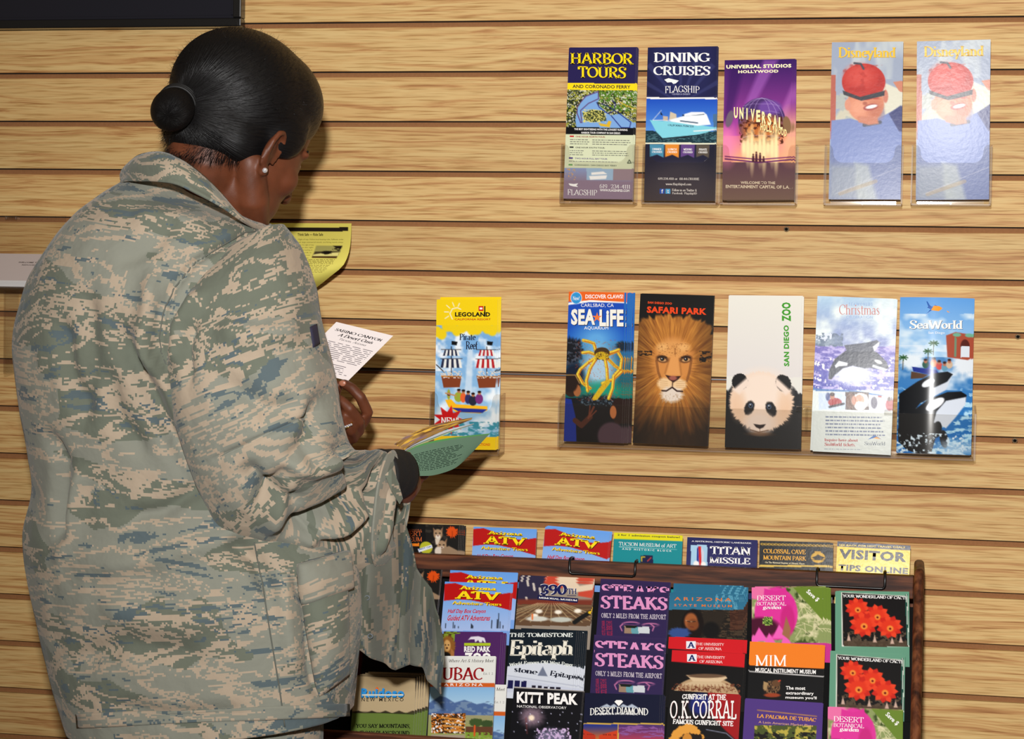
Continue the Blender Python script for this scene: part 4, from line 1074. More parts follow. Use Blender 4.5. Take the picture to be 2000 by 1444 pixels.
A.ell(1205, 920, 34, 44, (.92, .94, .97)); A.ell(1200, 862, 20, 22, WH); A.rect(1186, 835, 1216, 850, (.6, .1, .12)); A.ell(1158, 890, 24, 44, (.28, .26, .36)); A.ell(1270, 905, 28, 40, (.66, .14, .2)); A.ell(1268, 862, 13, 16, (.3, .2, .15))
A.words(800, 985, 1245, 1140, 6, (.45, .50, .62), .42, 5); A.words(790, 1228, 1090, 1240, 1, (.6, .64, .7), .4, 6)
A.T('SEAWORLDS', 975, 156, 1148, 178, (.55, .66, .82), 'wide'); A.T('Christmas', 902, 170, 1200, 246, (.78, .52, .50), 'serif'); A.T('CELEBRATION', 955, 252, 1150, 272, (.55, .66, .82), 'sans')
A.T('Inquire here about', 792, 1156, 1038, 1182, (.70, .16, .20), 'serifb'); A.T('SeaWorld tickets.', 792, 1186, 1020, 1212, (.70, .16, .20), 'serifb'); A.T('SeaWorld', 1086, 1174, 1238, 1202, (.22, .30, .42), 'serif')
A.shape([(1110, 1160), (1160, 1125), (1212, 1156), (1165, 1146)], (.15, .45, .75)); A.shape([(1150, 1150), (1175, 1138), (1206, 1155)], (.95, .65, .2), 2)
leaflet('leaflet', A, -.014, -.037, 'pale winter leaflet with a leaping orca and small snow pictures', 'winter orca leaflets', [(-3.4, 1.6, 6), (1.5, .3, 2), (3, 0, 4)], 'winter orca leaflet in the long tray, edges showing', mat=PRG)

A = Art(4, (1352, 116), (1885, 126), (1325, 1262), (.35, .60, .85))
A.vgrad(100, 560, (.38, .62, .88), (.66, .80, .92)); A.speck(1340, 240, 1900, 520, (.86, .92, .96), (.04, .07), .42, 4, 3)
A.vgrad(560, 1280, (.30, .52, .74), (.10, .42, .72)); A.speck(1325, 470, 1900, 800, (.88, .92, .96), (.05, .07), .40, 14, 3); A.ell(1440, 590, 90, 60, (.88, .92, .95), soft=40, rough=.4); A.ell(1830, 600, 90, 90, (.88, .91, .94), soft=50, rough=.4)
A.poly([(1690, 400), (1760, 375), (1890, 395), (1890, 560), (1850, 580), (1700, 560)], (.66, .32, .24), soft=6); A.ell(1830, 480, 34, 52, (.35, .16, .14)); A.rect(1800, 480, 1862, 560, (.85, .88, .92)); A.ell(1770, 395, 30, 14, (.45, .68, .58)); A.ell(1860, 398, 30, 14, (.45, .68, .58)); A.rect(1752, 410, 1766, 555, (.45, .55, .45))
for tx, ty in ((1600, 455), (1560, 515), (1375, 560)):
    A.line([(tx, ty), (tx - 3, ty + 90)], 6, (.35, .30, .2))
    for a in range(0, 360, 45): A.line([(tx, ty), (tx + 34 * math.cos(math.radians(a)), ty + 20 * math.sin(math.radians(a)) + 4)], 8, (.16, .34, .16))
A.poly([(1440, 630), (1620, 655), (1640, 680), (1580, 690), (1450, 665)], (.12, .20, .55)); A.poly([(1435, 665), (1560, 690), (1520, 715), (1430, 720)], (.35, .25, .18)); A.rect(1545, 600, 1570, 650, (.10, .25, .65))
for i, (x, y) in enumerate(((1540, 590), (1600, 580), (1640, 600), (1680, 610), (1715, 590))): A.ell(x, y + 25, 24, 28, ((.15, .35, .3), (.85, .6, .45), (.8, .3, .3), (.4, .6, .7), (.8, .7, .6))[i]); A.ell(x, y, 13, 16, (.72, .45, .34)); A.ell(x, y - 10, 13, 9, (.2, .1, .08))
A.speck(1325, 780, 1900, 1280, (.70, .86, .95), (.09, .25), .55, 9, 9)
BO = (.07, .08, .10)
A.poly([(1345, 830), (1480, 740), (1600, 680), (1700, 665), (1742, 685), (1700, 740), (1640, 790), (1600, 850), (1500, 900), (1420, 1000), (1340, 1090)], BO, soft=6)
A.poly([(1700, 740), (1738, 690), (1690, 800), (1600, 850), (1570, 850), (1590, 790)], (.82, .85, .90), soft=7); A.ell(1560, 750, 52, 24, (.92, .94, .96), rot=-28)
A.poly([(1335, 1090), (1440, 960), (1560, 870), (1700, 815), (1800, 810), (1842, 835), (1830, 900), (1760, 960), (1680, 1040), (1620, 1130), (1580, 1270), (1480, 1270), (1400, 1240), (1340, 1180)], BO, soft=6)
A.poly([(1838, 850), (1832, 905), (1760, 1000), (1690, 1080), (1650, 1060), (1600, 1040), (1620, 960), (1690, 880)], (.84, .87, .92), soft=8); A.ell(1610, 905, 78, 32, (.94, .95, .97), rot=-32)
A.ell(1625, 1090, 34, 60, BO, rot=10); A.ell(1675, 1160, 30, 66, (.08, .09, .12), rot=-8)
A.speck(1325, 1120, 1900, 1290, (.85, .92, .97), (.3, .3), .56, 19, 7); A.ell(1760, 1230, 130, 60, (.82, .90, .96), soft=60, rough=.5, al=.7)
A.shape([(1478, 238), (1560, 190), (1545, 148), (1620, 180), (1730, 235), (1640, 215), (1535, 255), (1570, 215)], (.06, .35, .68)); A.shape([(1600, 182), (1640, 185), (1720, 232), (1620, 220), (1580, 215)], (.95, .62, .15), 2)
A.T('SeaWorld', 1420, 288, 1812, 354, WH, 'serifb', sh=(3, 3, (.2, .35, .5))); A.T('San Diego', 1560, 372, 1680, 394, WH, 'sans')
leaflet('leaflet', A, -.014, -.037, 'blue leaflet with two orcas rising, last in the long tray', 'two orca leaflets', [(1.5, -.3, 2.2), (3, .2, 4.4)], 'two orca leaflet at the tray end', mat=PRB, bow=.006)

# ------------------------------------------------------------------ clear holders
def plate(parent, name, poly, y0, y1, shear=0.0, mat2=True):
    """upright clear plate: outline in x,z, between depths y0 and y1; shear moves the lower edge forward"""
    zt = max(p[1] for p in poly); zb = min(p[1] for p in poly)
    n = len(poly)
    def yy(z): return -shear * (zt - z) / max(zt - zb, 1e-6)
    v = [(x, y0 + yy(z), z) for x, z in poly] + [(x, y1 + yy(z), z) for x, z in poly]
    f = [tuple(range(n)), tuple(range(n, 2 * n))[::-1]] + [(i, (i + 1) % n, n + (i + 1) % n, n + i)[::-1] for i in range(n)]
    b = MB().add(v, f)
    o = b.build(name, ACR, parent)
    o.data.materials.append(ACRE)
    for i, p in enumerate(o.data.polygons):
        if i >= 2: p.material_index = 1
    return o

def holder(tl, tr, bl, br, yt, yb, label, group='clear single holders in the slat wall'):
    a, b, c, d = at(*tl, yt), at(*tr, yt), at(*bl, yb), at(*br, yb)
    x0, x1 = (a.x + c.x) / 2, (b.x + d.x) / 2
    zt, zb = (a.z + b.z) / 2, (c.z + d.z) / 2
    x0 -= .0015; x1 += .005
    w, h = x1 - x0, zt - zb
    t = empty('leaflet_holder', ((x0 + x1) / 2, -.002, zb)); tag(t, label, 'holder', group)
    th = .0022
    P = [(x0, zb), (x1, zb), (x1, zt), (x1 - .05 * w, zt)]
    for k in range(7):
        a_ = math.pi / 2 * k / 6
        P.append((x1 - .05 * w - .10 * w * math.sin(a_) * .6, zt - .14 * h * (1 - math.cos(a_)) * .9))
    for k in range(7):
        a_ = math.pi / 2 * k / 6
        P.append((x1 - .11 * w - .12 * w * (1 - math.cos(a_)), zt - .126 * h - .18 * h * math.sin(a_)))
    for k in range(7):
        a_ = math.pi / 2 * (1 - k / 6)
        P.append((x0 + .11 * w + .12 * w * (1 - math.cos(a_)), zt - .126 * h - .18 * h * math.sin(a_)))
    for k in range(7):
        a_ = math.pi / 2 * (1 - k / 6)
        P.append((x0 + .05 * w + .10 * w * math.sin(a_) * .6, zt - .14 * h * (1 - math.cos(a_)) * .9))
    P += [(x0, zt)]
    plate(t, 'front_panel', P, yt - th, yt, yt - yb)
    ybk = -.0028
    for xx in (x0 - .0004, x1 - th + .0004):
        m = MB().hexa([(xx, yb, zb), (xx + th, yb, zb), (xx + th, ybk, zb), (xx, ybk, zb), (xx, yt, zt), (xx + th, yt, zt), (xx + th, ybk, zt), (xx, ybk, zt)])
        o = m.build('side_panel', ACR, t); o.data.materials.append(ACRE)
        for i in (0, 1, 2, 4): o.data.polygons[i].material_index = 1
    MB().box(x0 + .009, x1 - .009, ybk - .001, ybk + .0014, zb, zt + .08).build('back_plate', ACR, t)
    o = MB().box(x0, x1, yb - th, ybk + .0014, zb - .0035, zb - .0002).build('base', ACRE, t, bevel=.0008)
    MB().tube([((x0 + x1) / 2, yb - .0045, zb - .001), ((x0 + x1) / 2, yb - .001, zb - .001)], .0016, 8).build('moulding_nub', ACR, t)
    return t
Q = 'narrow clear holder of '
holder((1099, 282), (1234, 282), (1094, 394), (1231, 394), -.036, -.044, Q + 'the harbor tour leaflets, leftmost of the upper row')
holder((1259, 283), (1396, 283), (1253, 395), (1392, 395), -.036, -.044, Q + 'the dining cruise leaflets')
holder((1411, 283), (1551, 283), (1406, 396), (1546, 396), -.036, -.044, Q + 'the purple globe leaflets')
holder((1613, 283), (1758, 283), (1610, 397), (1754, 397), -.036, -.044, Q + 'the less glaring red cap leaflets')
holder((1784, 283), (1934, 283), (1780, 397), (1926, 397), -.034, -.042, Q + 'the glaring red cap leaflet, rightmost of all')
holder((843, 768), (971, 768), (838, 884), (968, 886), -.038, -.046, Q + 'the pirate ship leaflets, alone below the flyer')

# the long tray
yt, yb = -.043, -.0445
a, b, c, d = at(1094, 787, yt), at(1899, 812, yt), at(1091, 871, yb), at(1906, 894, yb)
x0, x1, zt, zb = (a.x + c.x) / 2, (b.x + d.x) / 2, (a.z + b.z) / 2, (c.z + d.z) / 2
t = empty('leaflet_tray', ((x0 + x1) / 2, -.002, zb)); tag(t, 'long clear tray holding five kinds of animal leaflets', 'holder')
plate(t, 'front_panel', [(x0, zb), (x1, zb), (x1, zt), (x0, zt)], yt - .0025, yt, yt - yb)
MB().box(x0, x1, -.0038, -.0014, zb, zt + .012).build('back_plate', ACR, t)
MB().box(x0, x1, yb - .0025, -.0014, zb - .004, zb - .0003).build('base', ACRE, t, bevel=.0008)
for xx in (x0 - .0024, x1):
    o = MB().hexa([(xx, yb - .003, zb - .003), (xx + .0026, yb - .003, zb - .003), (xx + .0026, -.0014, zb - .003), (xx, -.0014, zb - .003),
               (xx, yt - .003, zt + .002), (xx + .0026, yt - .003, zt + .002), (xx + .0026, -.0014, zt + .012), (xx, -.0014, zt + .012)]).build('end_panel', ACR, t)
    o.data.materials.append(ACRE)
    for i in (1, 2, 4): o.data.polygons[i].material_index = 1
for px_, y0, y1 in ((1574, 800, 842), (1746, 806, 850)):
    p = at(px_, y0, yt - .004); q = at(px_, y1, yb - .004)
    dv = MB().box(p.x - .0012, p.x + .0012, yb + .002, -.004, q.z, p.z).build('divider', ACR, t)
    cl = MB().tube([(p.x - .014, yt - .005, p.z + .001), (p.x + .008, yt - .005, p.z + .001)], .0042, 12).build('divider_clip', ACR, t, True)

# left tray with a pile of papers, partly outside the frame
wr = lambda px_, py, y: at(px_, py, y)
p0, p1 = at(128, 422, -.003), at(30, 728, -.003)
xr = p0.x; xl = at(-190, 560, -.003).x
t = empty('leaflet_tray', ((xl + xr) / 2, -.003, p1.z)); tag(t, 'clear stepped holder of white papers at the left edge, behind the soldier', 'holder')
MB().box(xl, xr, -.0035, -.001, p1.z, p0.z).build('back_plate', ACR, t)
fl_, fr_ = at(-30, 560, -.115), at(30, 560, -.115)
rz = at(40, 512, -.03).z; fz = at(0, 561, -.115).z
for xx in (at(33, 560, -.003).x, at(-170, 560, -.003).x, at(262, 560, -.003).x):
    if xx > at(100, 560, -.003).x: o = MB().hexa([(xx, -.05, fz), (xx + .0035, -.05, fz), (xx + .0035, -.003, fz), (xx, -.003, fz), (xx, -.05, fz + .04), (xx + .0035, -.05, fz + .04), (xx + .0035, -.003, p0.z - .004), (xx, -.003, p0.z - .004)]).build('side_panel', ACR, t)
    o = MB().hexa([(xx, -.05, p1.z), (xx + .0035, -.05, p1.z), (xx + .0035, -.003, p1.z), (xx, -.003, p1.z),
               (xx, -.05, fz - .005), (xx + .0035, -.05, fz - .005), (xx + .0035, -.003, fz - .005), (xx, -.003, fz - .005)]).build('side_panel', ACR, t)
    o.data.materials.append(ACRE)
    for i in (1, 2): o.data.polygons[i].material_index = 1
xq = at(290, 560, -.003).x
MB().hexa([(xl, -.118, fz - .004), (xq, -.118, fz - .004), (xq, -.003, rz - .002), (xl, -.003, rz - .002),
           (xl, -.118, fz - .001), (xq, -.118, fz - .001), (xq, -.003, rz + .002), (xl, -.003, rz + .002)]).build('sloping_shelf', ACR, t)
MB().box(at(12, 424, -.003).x, at(34, 424, -.003).x, -.008, -.0035, at(20, 429, -.003).z, at(20, 423, -.003).z).build('hanging_clip', ACRE, t, bevel=.0006)
MB().box(at(136, 436, -.003).x, at(160, 436, -.003).x, -.008, -.0005, at(150, 444, -.003).z, at(150, 434, -.003).z).build('hanging_clip', ACRE, t, bevel=.0006)
MB().box(xr - .001, at(165, 436, -.003).x, -.0032, -.001, at(150, 444, -.003).z, at(150, 434, -.003).z).build('clip_arm', ACR, t)
# the pile: sheets one over the other on the sloping shelf
slope = Vector((0, .085, (rz - fz))).normalized()
upn = Vector((0, -slope.z, slope.y))
xs0 = at(-75, 550, -.11).x
wsh = at(118, 540, -.07).x - xs0
for k in range(7):
    A = Art(10, (0, 0), (216, 0), (0, 100), (.85, .83, .83) if k % 3 else (.62, .68, .78), H=100, W=216, step=8)
    if k == 6:
        A.base = (.84, .80, .80); A.a[:] = (.84, .80, .80)
        A.T('WELCOME TO THE BASE TICKET OFFICE', 70, 30, 168, 35, (.35, .32, .32), 'sansb'); A.T('REDUCED ADMISSION PRICES', 80, 40, 150, 44, (.35, .32, .32), 'sansb')
    me = art_mesh('leaflet', A, .0013, PRM)
    o = link('leaflet', me)
    base = Vector((xs0, -.113, fz + .001)) + upn * (.0015 + k * .0015) + slope * .10
    o.matrix_world = Matrix(((1, 0, 0, base.x + random.uniform(-.002, .002)), (0, -upn.y, slope.y, base.y), (0, -upn.z, slope.z, base.z), (0, 0, 0, 1)))
    if k == 6: tag(o, 'white paper on top of the pile in the left holder', 'leaflet', 'papers piled in the left holder')
    else: tag(o, 'white paper in the left holder pile, %s from the bottom' % ['first', 'second', 'third', 'fourth', 'fifth', 'sixth'][k], 'leaflet', 'papers piled in the left holder')

# ------------------------------------------------------------------ dark frame, upper left
FB = plain('black_frame', (.05, .05, .055), .3, coat=.4)
FG = plain('dark_screen', (.085, .09, .13), .25, coat=.3)
cr = at(471, 52, -.02); ci = at(455, 38, -.02)
t = empty('picture_frame', (cr.x - .5, -.002, cr.z)); tag(t, 'black framed dark panel hung above the soldier at the upper left', 'frame')
L_, T_ = cr.x - 1.0, cr.z + .55
w_ = cr.x - ci.x
m = MB()
for (x0_, x1_, z0_, z1_) in ((L_, cr.x, cr.z, cr.z + w_), (L_, cr.x, T_ - w_, T_), (L_, L_ + w_, cr.z + w_, T_ - w_), (cr.x - w_, cr.x, cr.z + w_, T_ - w_)):
    m.box(x0_, x1_, -.022, -.0005, z0_, z1_)
m.build('frame_moulding', FB, t, bevel=.002)
m = MB()
for (x0_, x1_, z0_, z1_) in ((L_ + w_, cr.x - w_, cr.z + w_, cr.z + w_ + .005), (L_ + w_, cr.x - w_, T_ - w_ - .005, T_ - w_), (L_ + w_, L_ + w_ + .005, cr.z + w_ + .005, T_ - w_ - .005), (cr.x - w_ - .005, cr.x - w_, cr.z + w_ + .005, T_ - w_ - .005)):
    m.box(x0_, x1_, -.016, -.006, z0_, z1_)
m.build('inner_lip', FG, t, bevel=.001)
MB().box(L_ + w_, cr.x - w_, -.010, -.003, cr.z + w_, T_ - w_).build('panel', FG, t)

# ------------------------------------------------------------------ yellow flyer curling out of the groove
A = Art(10, (-900, 115), (1190, 125), (-900, 1045), (.87, .83, .42), H=130, W=216, step=1.3)
A.rect(-900, 180, 1150, 236, (.16, .13, .12))
A.T('Think Safe — Ride Safe', 440, 262, 798, 300, (.2, .17, .1), 'sansb')
A.T('• Right of way. Follow local boating rules. Sailboats under', 440, 340, 1088, 364, (.35, .31, .15), 'sans'); A.T('sail, large commercial vessels, and fishing vessels always', 458, 380, 1086, 404, (.35, .31, .15), 'sans')
for i_, w_t in enumerate(('have the right of way.', 'Stay to the right', 'when approaching an', 'oncoming craft, so', 'that it passes on your', 'left side. When over-')):
    A.T(w_t, 455 - i_ * 8, 418 + i_ * 36, 682 - i_ * 8, 440 + i_ * 36, (.35, .31, .15), 'sans')
A.poly([(712, 436), (1080, 438), (1070, 500), (1040, 612), (680, 605)], (.66, .64, .38)); A.poly([(705, 520), (1062, 515), (1050, 570), (690, 565)], (.30, .26, .18)); A.poly([(950, 440), (1080, 440), (1070, 480), (1000, 475)], (.14, .11, .1)); A.speck(940, 470, 1080, 510, (.2, .17, .12), (.5, .5), .5, 4)
A.poly([(700, 560), (800, 545), (1056, 530), (1050, 580), (690, 585)], (.90, .86, .55)); A.ell(880, 535, 70, 26, (.12, .1, .09), rough=.7); A.poly([(686, 586), (1046, 588), (1036, 614), (680, 608)], (.30, .2, .12))
A.words(400, 625, 1030, 700, 4, (.42, .37, .18), .36, 9, .02); A.words(400, 705, 1000, 820, 7, (.50, .45, .22), .34, 10, .03); A.words(430, 830, 900, 1020, 10, (.55, .50, .25), .3, 11, .04); A.words(-850, 300, 100, 1000, 30, (.45, .40, .2), .35, 12, .03)
A.poly([(178, 325), (220, 360), (272, 345), (250, 400), (215, 430), (195, 400)], (.12, .1, .09)); A.poly([(205, 440), (285, 425), (280, 455), (285, 480), (270, 520), (240, 510), (180, 600), (100, 560), (120, 440)], (.12, .1, .09), soft=6); A.line([(215, 440), (270, 470)], 9, (.8, .76, .4))
me = art_mesh('flyer', A, .0003, PRM)
V = np.zeros(len(me.vertices) * 3); me.vertices.foreach_get('co', V); V = V.reshape(-1, 3)
s_ = V[:, 0] * 1000 / 216; t_ = -V[:, 2] * 1000 / 130; th_ = V[:, 1].copy()
ky = np.array([437, 450, 466, 480, 493, 505, 517, 527, 538, 551, 562, 566]); kx = np.array([686.5, 686.2, 685.4, 684, 681.5, 677.5, 671.5, 662, 648, 632, 618, 614])
W3 = np.zeros((len(V), 3))
for i in range(len(V)):
    py = 436.5 - 1.5 * (1 - s_[i]) + 129.5 * t_[i]; xr_ = np.interp(py, ky, kx)
    pxx = 394 + (xr_ - 394) * s_[i]
    Yd = -.010 - .085 * math.sin(min(1, t_[i] * 1.15) * 1.5) + .030 * t_[i] ** 6 + .020 * (s_[i] ** 10) * t_[i]
    W3[i] = at(pxx, py, Yd + th_[i])
me.vertices.foreach_set('co', W3.ravel()); me.polygons.foreach_set('use_smooth', [True] * len(me.polygons)); me.update()
o = link('flyer', me); tag(o, 'yellow printed flyer curling out from the wall beside the soldier\'s chin', 'flyer')

# ------------------------------------------------------------------ walnut rack and its leaflets
TY = {0: -.040, 1: -.100, 2: -.154, 3: -.208}
LEAN = .080
def rk(art, tier, label, group, back=(), at_=None, me=None, blabel=None, mat=None, dy=0.0, thick=.0012):
    return leaflet('leaflet', art, TY[tier] + dy, TY[tier] + dy - (LEAN if tier else .045), label, group, back, blabel or (group[:-1] + ' in its rack pocket'), mat, at_=at_, me=me, thick=thick)
# top row
A = Art(5, (55, 85), (508, 96), (40, 290), (.09, .08, .08), full=False)
A.rect(263, 0, 999, 400, (.13, .12, .11)); A.speck(262, 80, 420, 300, (.22, .20, .18), (.1, .2), .5, 4)
for cx_, cy_, s_ in ((352, 160, 1), (378, 240, 1.05)):
    A.poly([(cx_ - 34 * s_, cy_ - 48 * s_), (cx_ - 10, cy_ - 20), (cx_ - 30, cy_ - 5)], (.55, .42, .32)); A.poly([(cx_ + 38 * s_, cy_ - 52 * s_), (cx_ + 12, cy_ - 20), (cx_ + 32, cy_ - 5)], (.55, .42, .32))
    A.ell(cx_, cy_, 32 * s_, 36 * s_, (.66, .54, .42), soft=8); A.ell(cx_, cy_ + 18, 18, 16, (.88, .84, .78), soft=8); A.poly([(cx_ - 8, cy_ + 6), (cx_ + 8, cy_ + 6), (cx_, cy_ + 16)], (.45, .25, .22)); A.ell(cx_ - 14, cy_ - 8, 6, 4, BK); A.ell(cx_ + 14, cy_ - 8, 6, 4, BK)
A.poly([(330, 270), (430, 240), (508, 280), (508, 300), (325, 300)], (.60, .50, .40), soft=8); A.ell(350, 275, 24, 30, (.85, .80, .74), soft=8); A.poly([(330, 190), (370, 190), (350, 230), (335, 230)], (.84, .78, .70), soft=6)
A.ell(455, 145, 40, 36, (.85, .32, .08), rough=.9, k=14, soft=6); A.line([(455, 180), (456, 140)], 8, (.7, .25, .05))
A.rect(0, 221, 216, 242, (.90, .50, .12)); A.ell(264, 252, 46, 42, (.72, .72, .20)); A.poly([(204, 262), (305, 230), (311, 252), (212, 284)], (.88, .90, .95))
A.T('SONORA', 140, 124, 236, 136, (.62, .35, .22), 'sans'); A.T('DESERT', 60, 138, 236, 172, (.82, .42, .22), 'serif'); A.T('MUSEUM', 60, 178, 236, 210, (.82, .42, .22), 'serif'); A.T('BEST OF!', 212, 242, 302, 266, (.2, .3, .6), 'sansb', rot=13)
cats = rk(A, 0, 'black desert museum leaflet with two pumas, first in the top row', 'desert museum leaflets', [(2, .3, 2), (4, .2, 4), (6, 0, 6), (8.5, 0, 8)], blabel='puma leaflet fanned out in the top row')
catsA = A
A = Art(5, (437 - 33, 505), (883, 522), (395, 840), (.48, .64, .88), full=False, H=229)
A.vgrad(500, 860, (.40, .62, .90), (.66, .74, .90))
A.poly([(400, 522), (480, 516), (570, 545), (680, 590), (780, 600), (884, 585), (884, 712), (800, 690), (700, 660), (600, 640), (500, 635), (404, 645)], (.72, .09, .08), soft=4)
for i, x in enumerate((428, 482, 494, 520, 612, 618, 624, 758, 797, 805, 818, 840)):
    h = (30, 40, 18, 10, 28, 22, 14, 55, 60, 105, 45, 18)[i]; A.line([(x, 840), (x, 840 - h)], 6, (.1, .12, .15))
A.T('Arizona', 512, 534, 778, 572, YEL, 'slab', sh=(4, 4, (.35, .05, .05)), rot=-2); A.T('ATV', 484, 570, 812, 642, YEL, 'slab', sh=(5, 5, (.35, .05, .05)), rot=-2); A.T('Adventure Tours', 464, 646, 822, 682, YEL, 'serifb', sh=(4, 4, (.35, .05, .05)), rot=-2)
A.T('Half Day Box Canyon', 434, 704, 706, 742, (.78, .08, .12), 'sansb', shear=.25); A.T('Guided ATV Adventures', 434, 748, 740, 788, (.78, .08, .12), 'sansb', shear=.25)
atv = rk(A, 1, 'red and blue quad bike tour leaflet, frontmost of the second row', 'quad bike tour leaflets', [(1.5, 0, 1.6), (2.6, .4, 3.2)], thick=.0014, blabel='quad bike leaflet of the low front pile, second row')
rk(A, 1, 'quad bike leaflet standing higher behind the frontmost of the second row', 'quad bike tour leaflets', [(-1, 1.2, 2)], at_=((880, 1115), (1012, 1120)), me=atv, dy=.010, blabel='quad bike leaflet of the raised pile, second row')
rk(A, 0, 'lone quad bike leaflet in the top row, right of the pumas', 'quad bike tour leaflets', [(.4, -.4, 2)], at_=((925, 1029), (1048, 1034)), me=atv, blabel='quad bike leaflet of the thin top row pile')
rk(A, 0, 'quad bike leaflet on the thick pile of the top row', 'quad bike tour leaflets', [(-1.5, -1.0, -2), (-3, -2.6, -4)], at_=((1070, 1027), (1196, 1039)), me=atv, blabel='quad bike leaflet of the thick top row pile')
A = Art(5, (1628, 150), (2121, 172), (1618, 360), (.10, .55, .58), full=False)
A.rect(0, 0, 2200, 196, (.88, .85, .10)); A.poly([(1620, 194), (2130, 216), (2130, 240), (1620, 236)], (.10, .55, .58)); A.poly([(1620, 190), (2130, 192), (2130, 214), (1620, 196)], (.88, .85, .10)); A.rect(1820, 318, 1910, 380, (.10, .12, .28)); A.line([(1828, 360), (1828, 330), (1850, 330)], 7, (.9, .8, .2)); A.line([(1870, 360), (1895, 335)], 7, (.8, .25, .2))
A.T('2 for 1 admission coupon below!', 1652, 160, 2104, 196, (.08, .14, .18), 'sansb', rot=-2.4); A.T('TUCSON MUSEUM of ART', 1662, 218, 2078, 264, WH, 'serif', rot=-2.4); A.T('AND HISTORIC BLOCK', 1686, 264, 2044, 292, WH, 'wide', rot=-2.4); A.line([(1665, 256), (2080, 276)], 2, WH)
rk(A, 0, 'teal museum of art leaflet with a yellow coupon strip', 'museum of art leaflets', [(.6, -.4, 2)])
A = Art(6, (223, 141), (712, 162), (214, 345), (.13, .14, .34), full=False)
A.vgrad(140, 350, (.14, .15, .36), (.20, .19, .40)); A.rect(248, 198, 362, 400, (.66, .80, .90)); A.poly([(292, 210), (320, 210), (340, 250), (335, 345), (300, 345), (296, 260)], (.80, .82, .88)); A.poly([(300, 208), (318, 208), (322, 345), (306, 345)], (.82, .12, .12)); A.poly([(290, 225), (300, 208), (304, 345), (288, 345)], (.15, .2, .55)); A.ell(285, 335, 20, 22, WH, soft=8); A.ell(335, 338, 18, 18, WH, soft=8)
A.T('A NATIONAL HISTORIC LANDMARK', 252, 165, 672, 190, WH, 'serifb', rot=-2); A.T('TITAN', 380, 206, 664, 274, WH, 'serifb', rot=-1.5); A.T('MISSILE', 378, 284, 662, 338, WH, 'serifb', rot=-1.5)
rk(A, 0, 'navy missile museum leaflet in the top row', 'missile museum leaflets', [(.5, -.3, 2)])
A = Art(6, (727, 166), (1206, 178), (722, 345), (.07, .06, .06), full=False)
P = [(735 + i * 8, 190 + 7 * math.sin(i * 1.05) + i * .22) for i in range(60)]; A.line(P, 5, (.80, .62, .18)); A.line([(x, 376 - y + i * .0) for i, (x, y) in enumerate([(x, 2 * 190 - y + 0) for x, y in P])], 3, (.07, .06, .06), 0)
P = [(735 + i * 8, 190 - 7 * math.sin(i * 1.05) + i * .22) for i in range(60)]; A.line(P, 5, (.86, .70, .22))
A.ell(1134, 284, 50, 38, (.82, .64, .14)); A.rect(1112, 240, 1156, 256, (.78, .6, .14)); A.poly([(1090, 285), (1120, 272), (1134, 262), (1150, 272), (1182, 285), (1150, 300), (1120, 300)], (.15, .1, .05)); A.line([(1088, 300), (1180, 300)], 4, (.15, .1, .05)); A.rect(0, 338, 1200, 350, (.86, .72, .3))
A.T('COLOSSAL CAVE', 752, 222, 1048, 262, (.90, .66, .18), 'serifb', rot=-1.5); A.T('MOUNTAIN PARK', 752, 268, 1052, 308, (.90, .66, .18), 'serifb', rot=-1.5); A.T('On The National Register of Historic Places', 764, 312, 1040, 336, (.9, .85, .7), 'serifb', rot=-2)
rk(A, 0, 'black cave park leaflet with gold lettering', 'cave park leaflets', [(2.5, -.2, 2), (5, -.3, 4), (7, 0, 6)], mat=PRG)
A = Art(6, (1270, 170), (1778, 200), (1262, 392), (.93, .78, .08), full=False)
A.poly([(1260, 160), (1790, 190), (1790, 236), (1260, 208)], (.10, .10, .24)); A.T('SEE BACK FOR HOT TRAVEL DEALS', 1282, 192, 1742, 220, (.90, .78, .25), 'sansb', rot=-2); A.T('VISITOR', 1282, 226, 1752, 324, (.08, .08, .10), 'black', rot=-3); A.T('TIPS ONLINE', 1278, 340, 1764, 412, (.08, .08, .10), 'black', rot=-3)
rk(A, 0, 'yellow visitor tips leaflet shining at the top row\'s right end', 'visitor tips leaflets', [(.4, -.4, 2)], mat=PRG, dy=-.004)
# second row
rk(catsA, 1, 'black puma leaflet half behind the jacket in the second row', 'desert museum leaflets', [(1, .3, 2)], at_=((733, 1107), (862, 1113)), me=cats, blabel='puma leaflet of the second row')
A = Art(5, (940, 490), (1476, 512), (925, 830), (.60, .55, .50), full=False)
A.rect(900, 440, 1140, 680, (.20, .18, .28))
for i in range(22):
    A.ell(960 + (i * 47) % 190, 500 + (i * 37) % 160, 9, 9, (.80, .76, .72), rough=.6, k=3)
A.poly([(1130, 470), (1480, 490), (1480, 530), (1360, 520), (1250, 560), (1120, 520)], (.78, .30, .22), soft=14); A.poly([(1200, 500), (1330, 480), (1380, 540), (1480, 520), (1480, 580), (1360, 590), (1280, 560)], (.88, .80, .70), soft=14); A.poly([(1370, 590), (1480, 570), (1480, 640), (1370, 620)], (.78, .30, .22), soft=10); A.poly([(930, 650), (1480, 650), (1480, 720), (930, 700)], (.48, .22, .16), soft=20)
A.rect(900, 690, 1500, 860, (.40, .30, .22))
for i in range(14): A.line([(1180 + (i - 7) * 14, 680), (1180 + (i - 7) * 75, 830)], 5, (.80, .72, .55), .8)
for i in range(5): A.line([(940, 700 + i * 28), (1476, 700 + i * 28)], 5, (.62, .48, .34), .7)
for x, y in ((1090, 745), (1230, 750), (1370, 740), (1060, 780)): A.ell(x, y, 26, 16, (.95, .92, .86), soft=10)
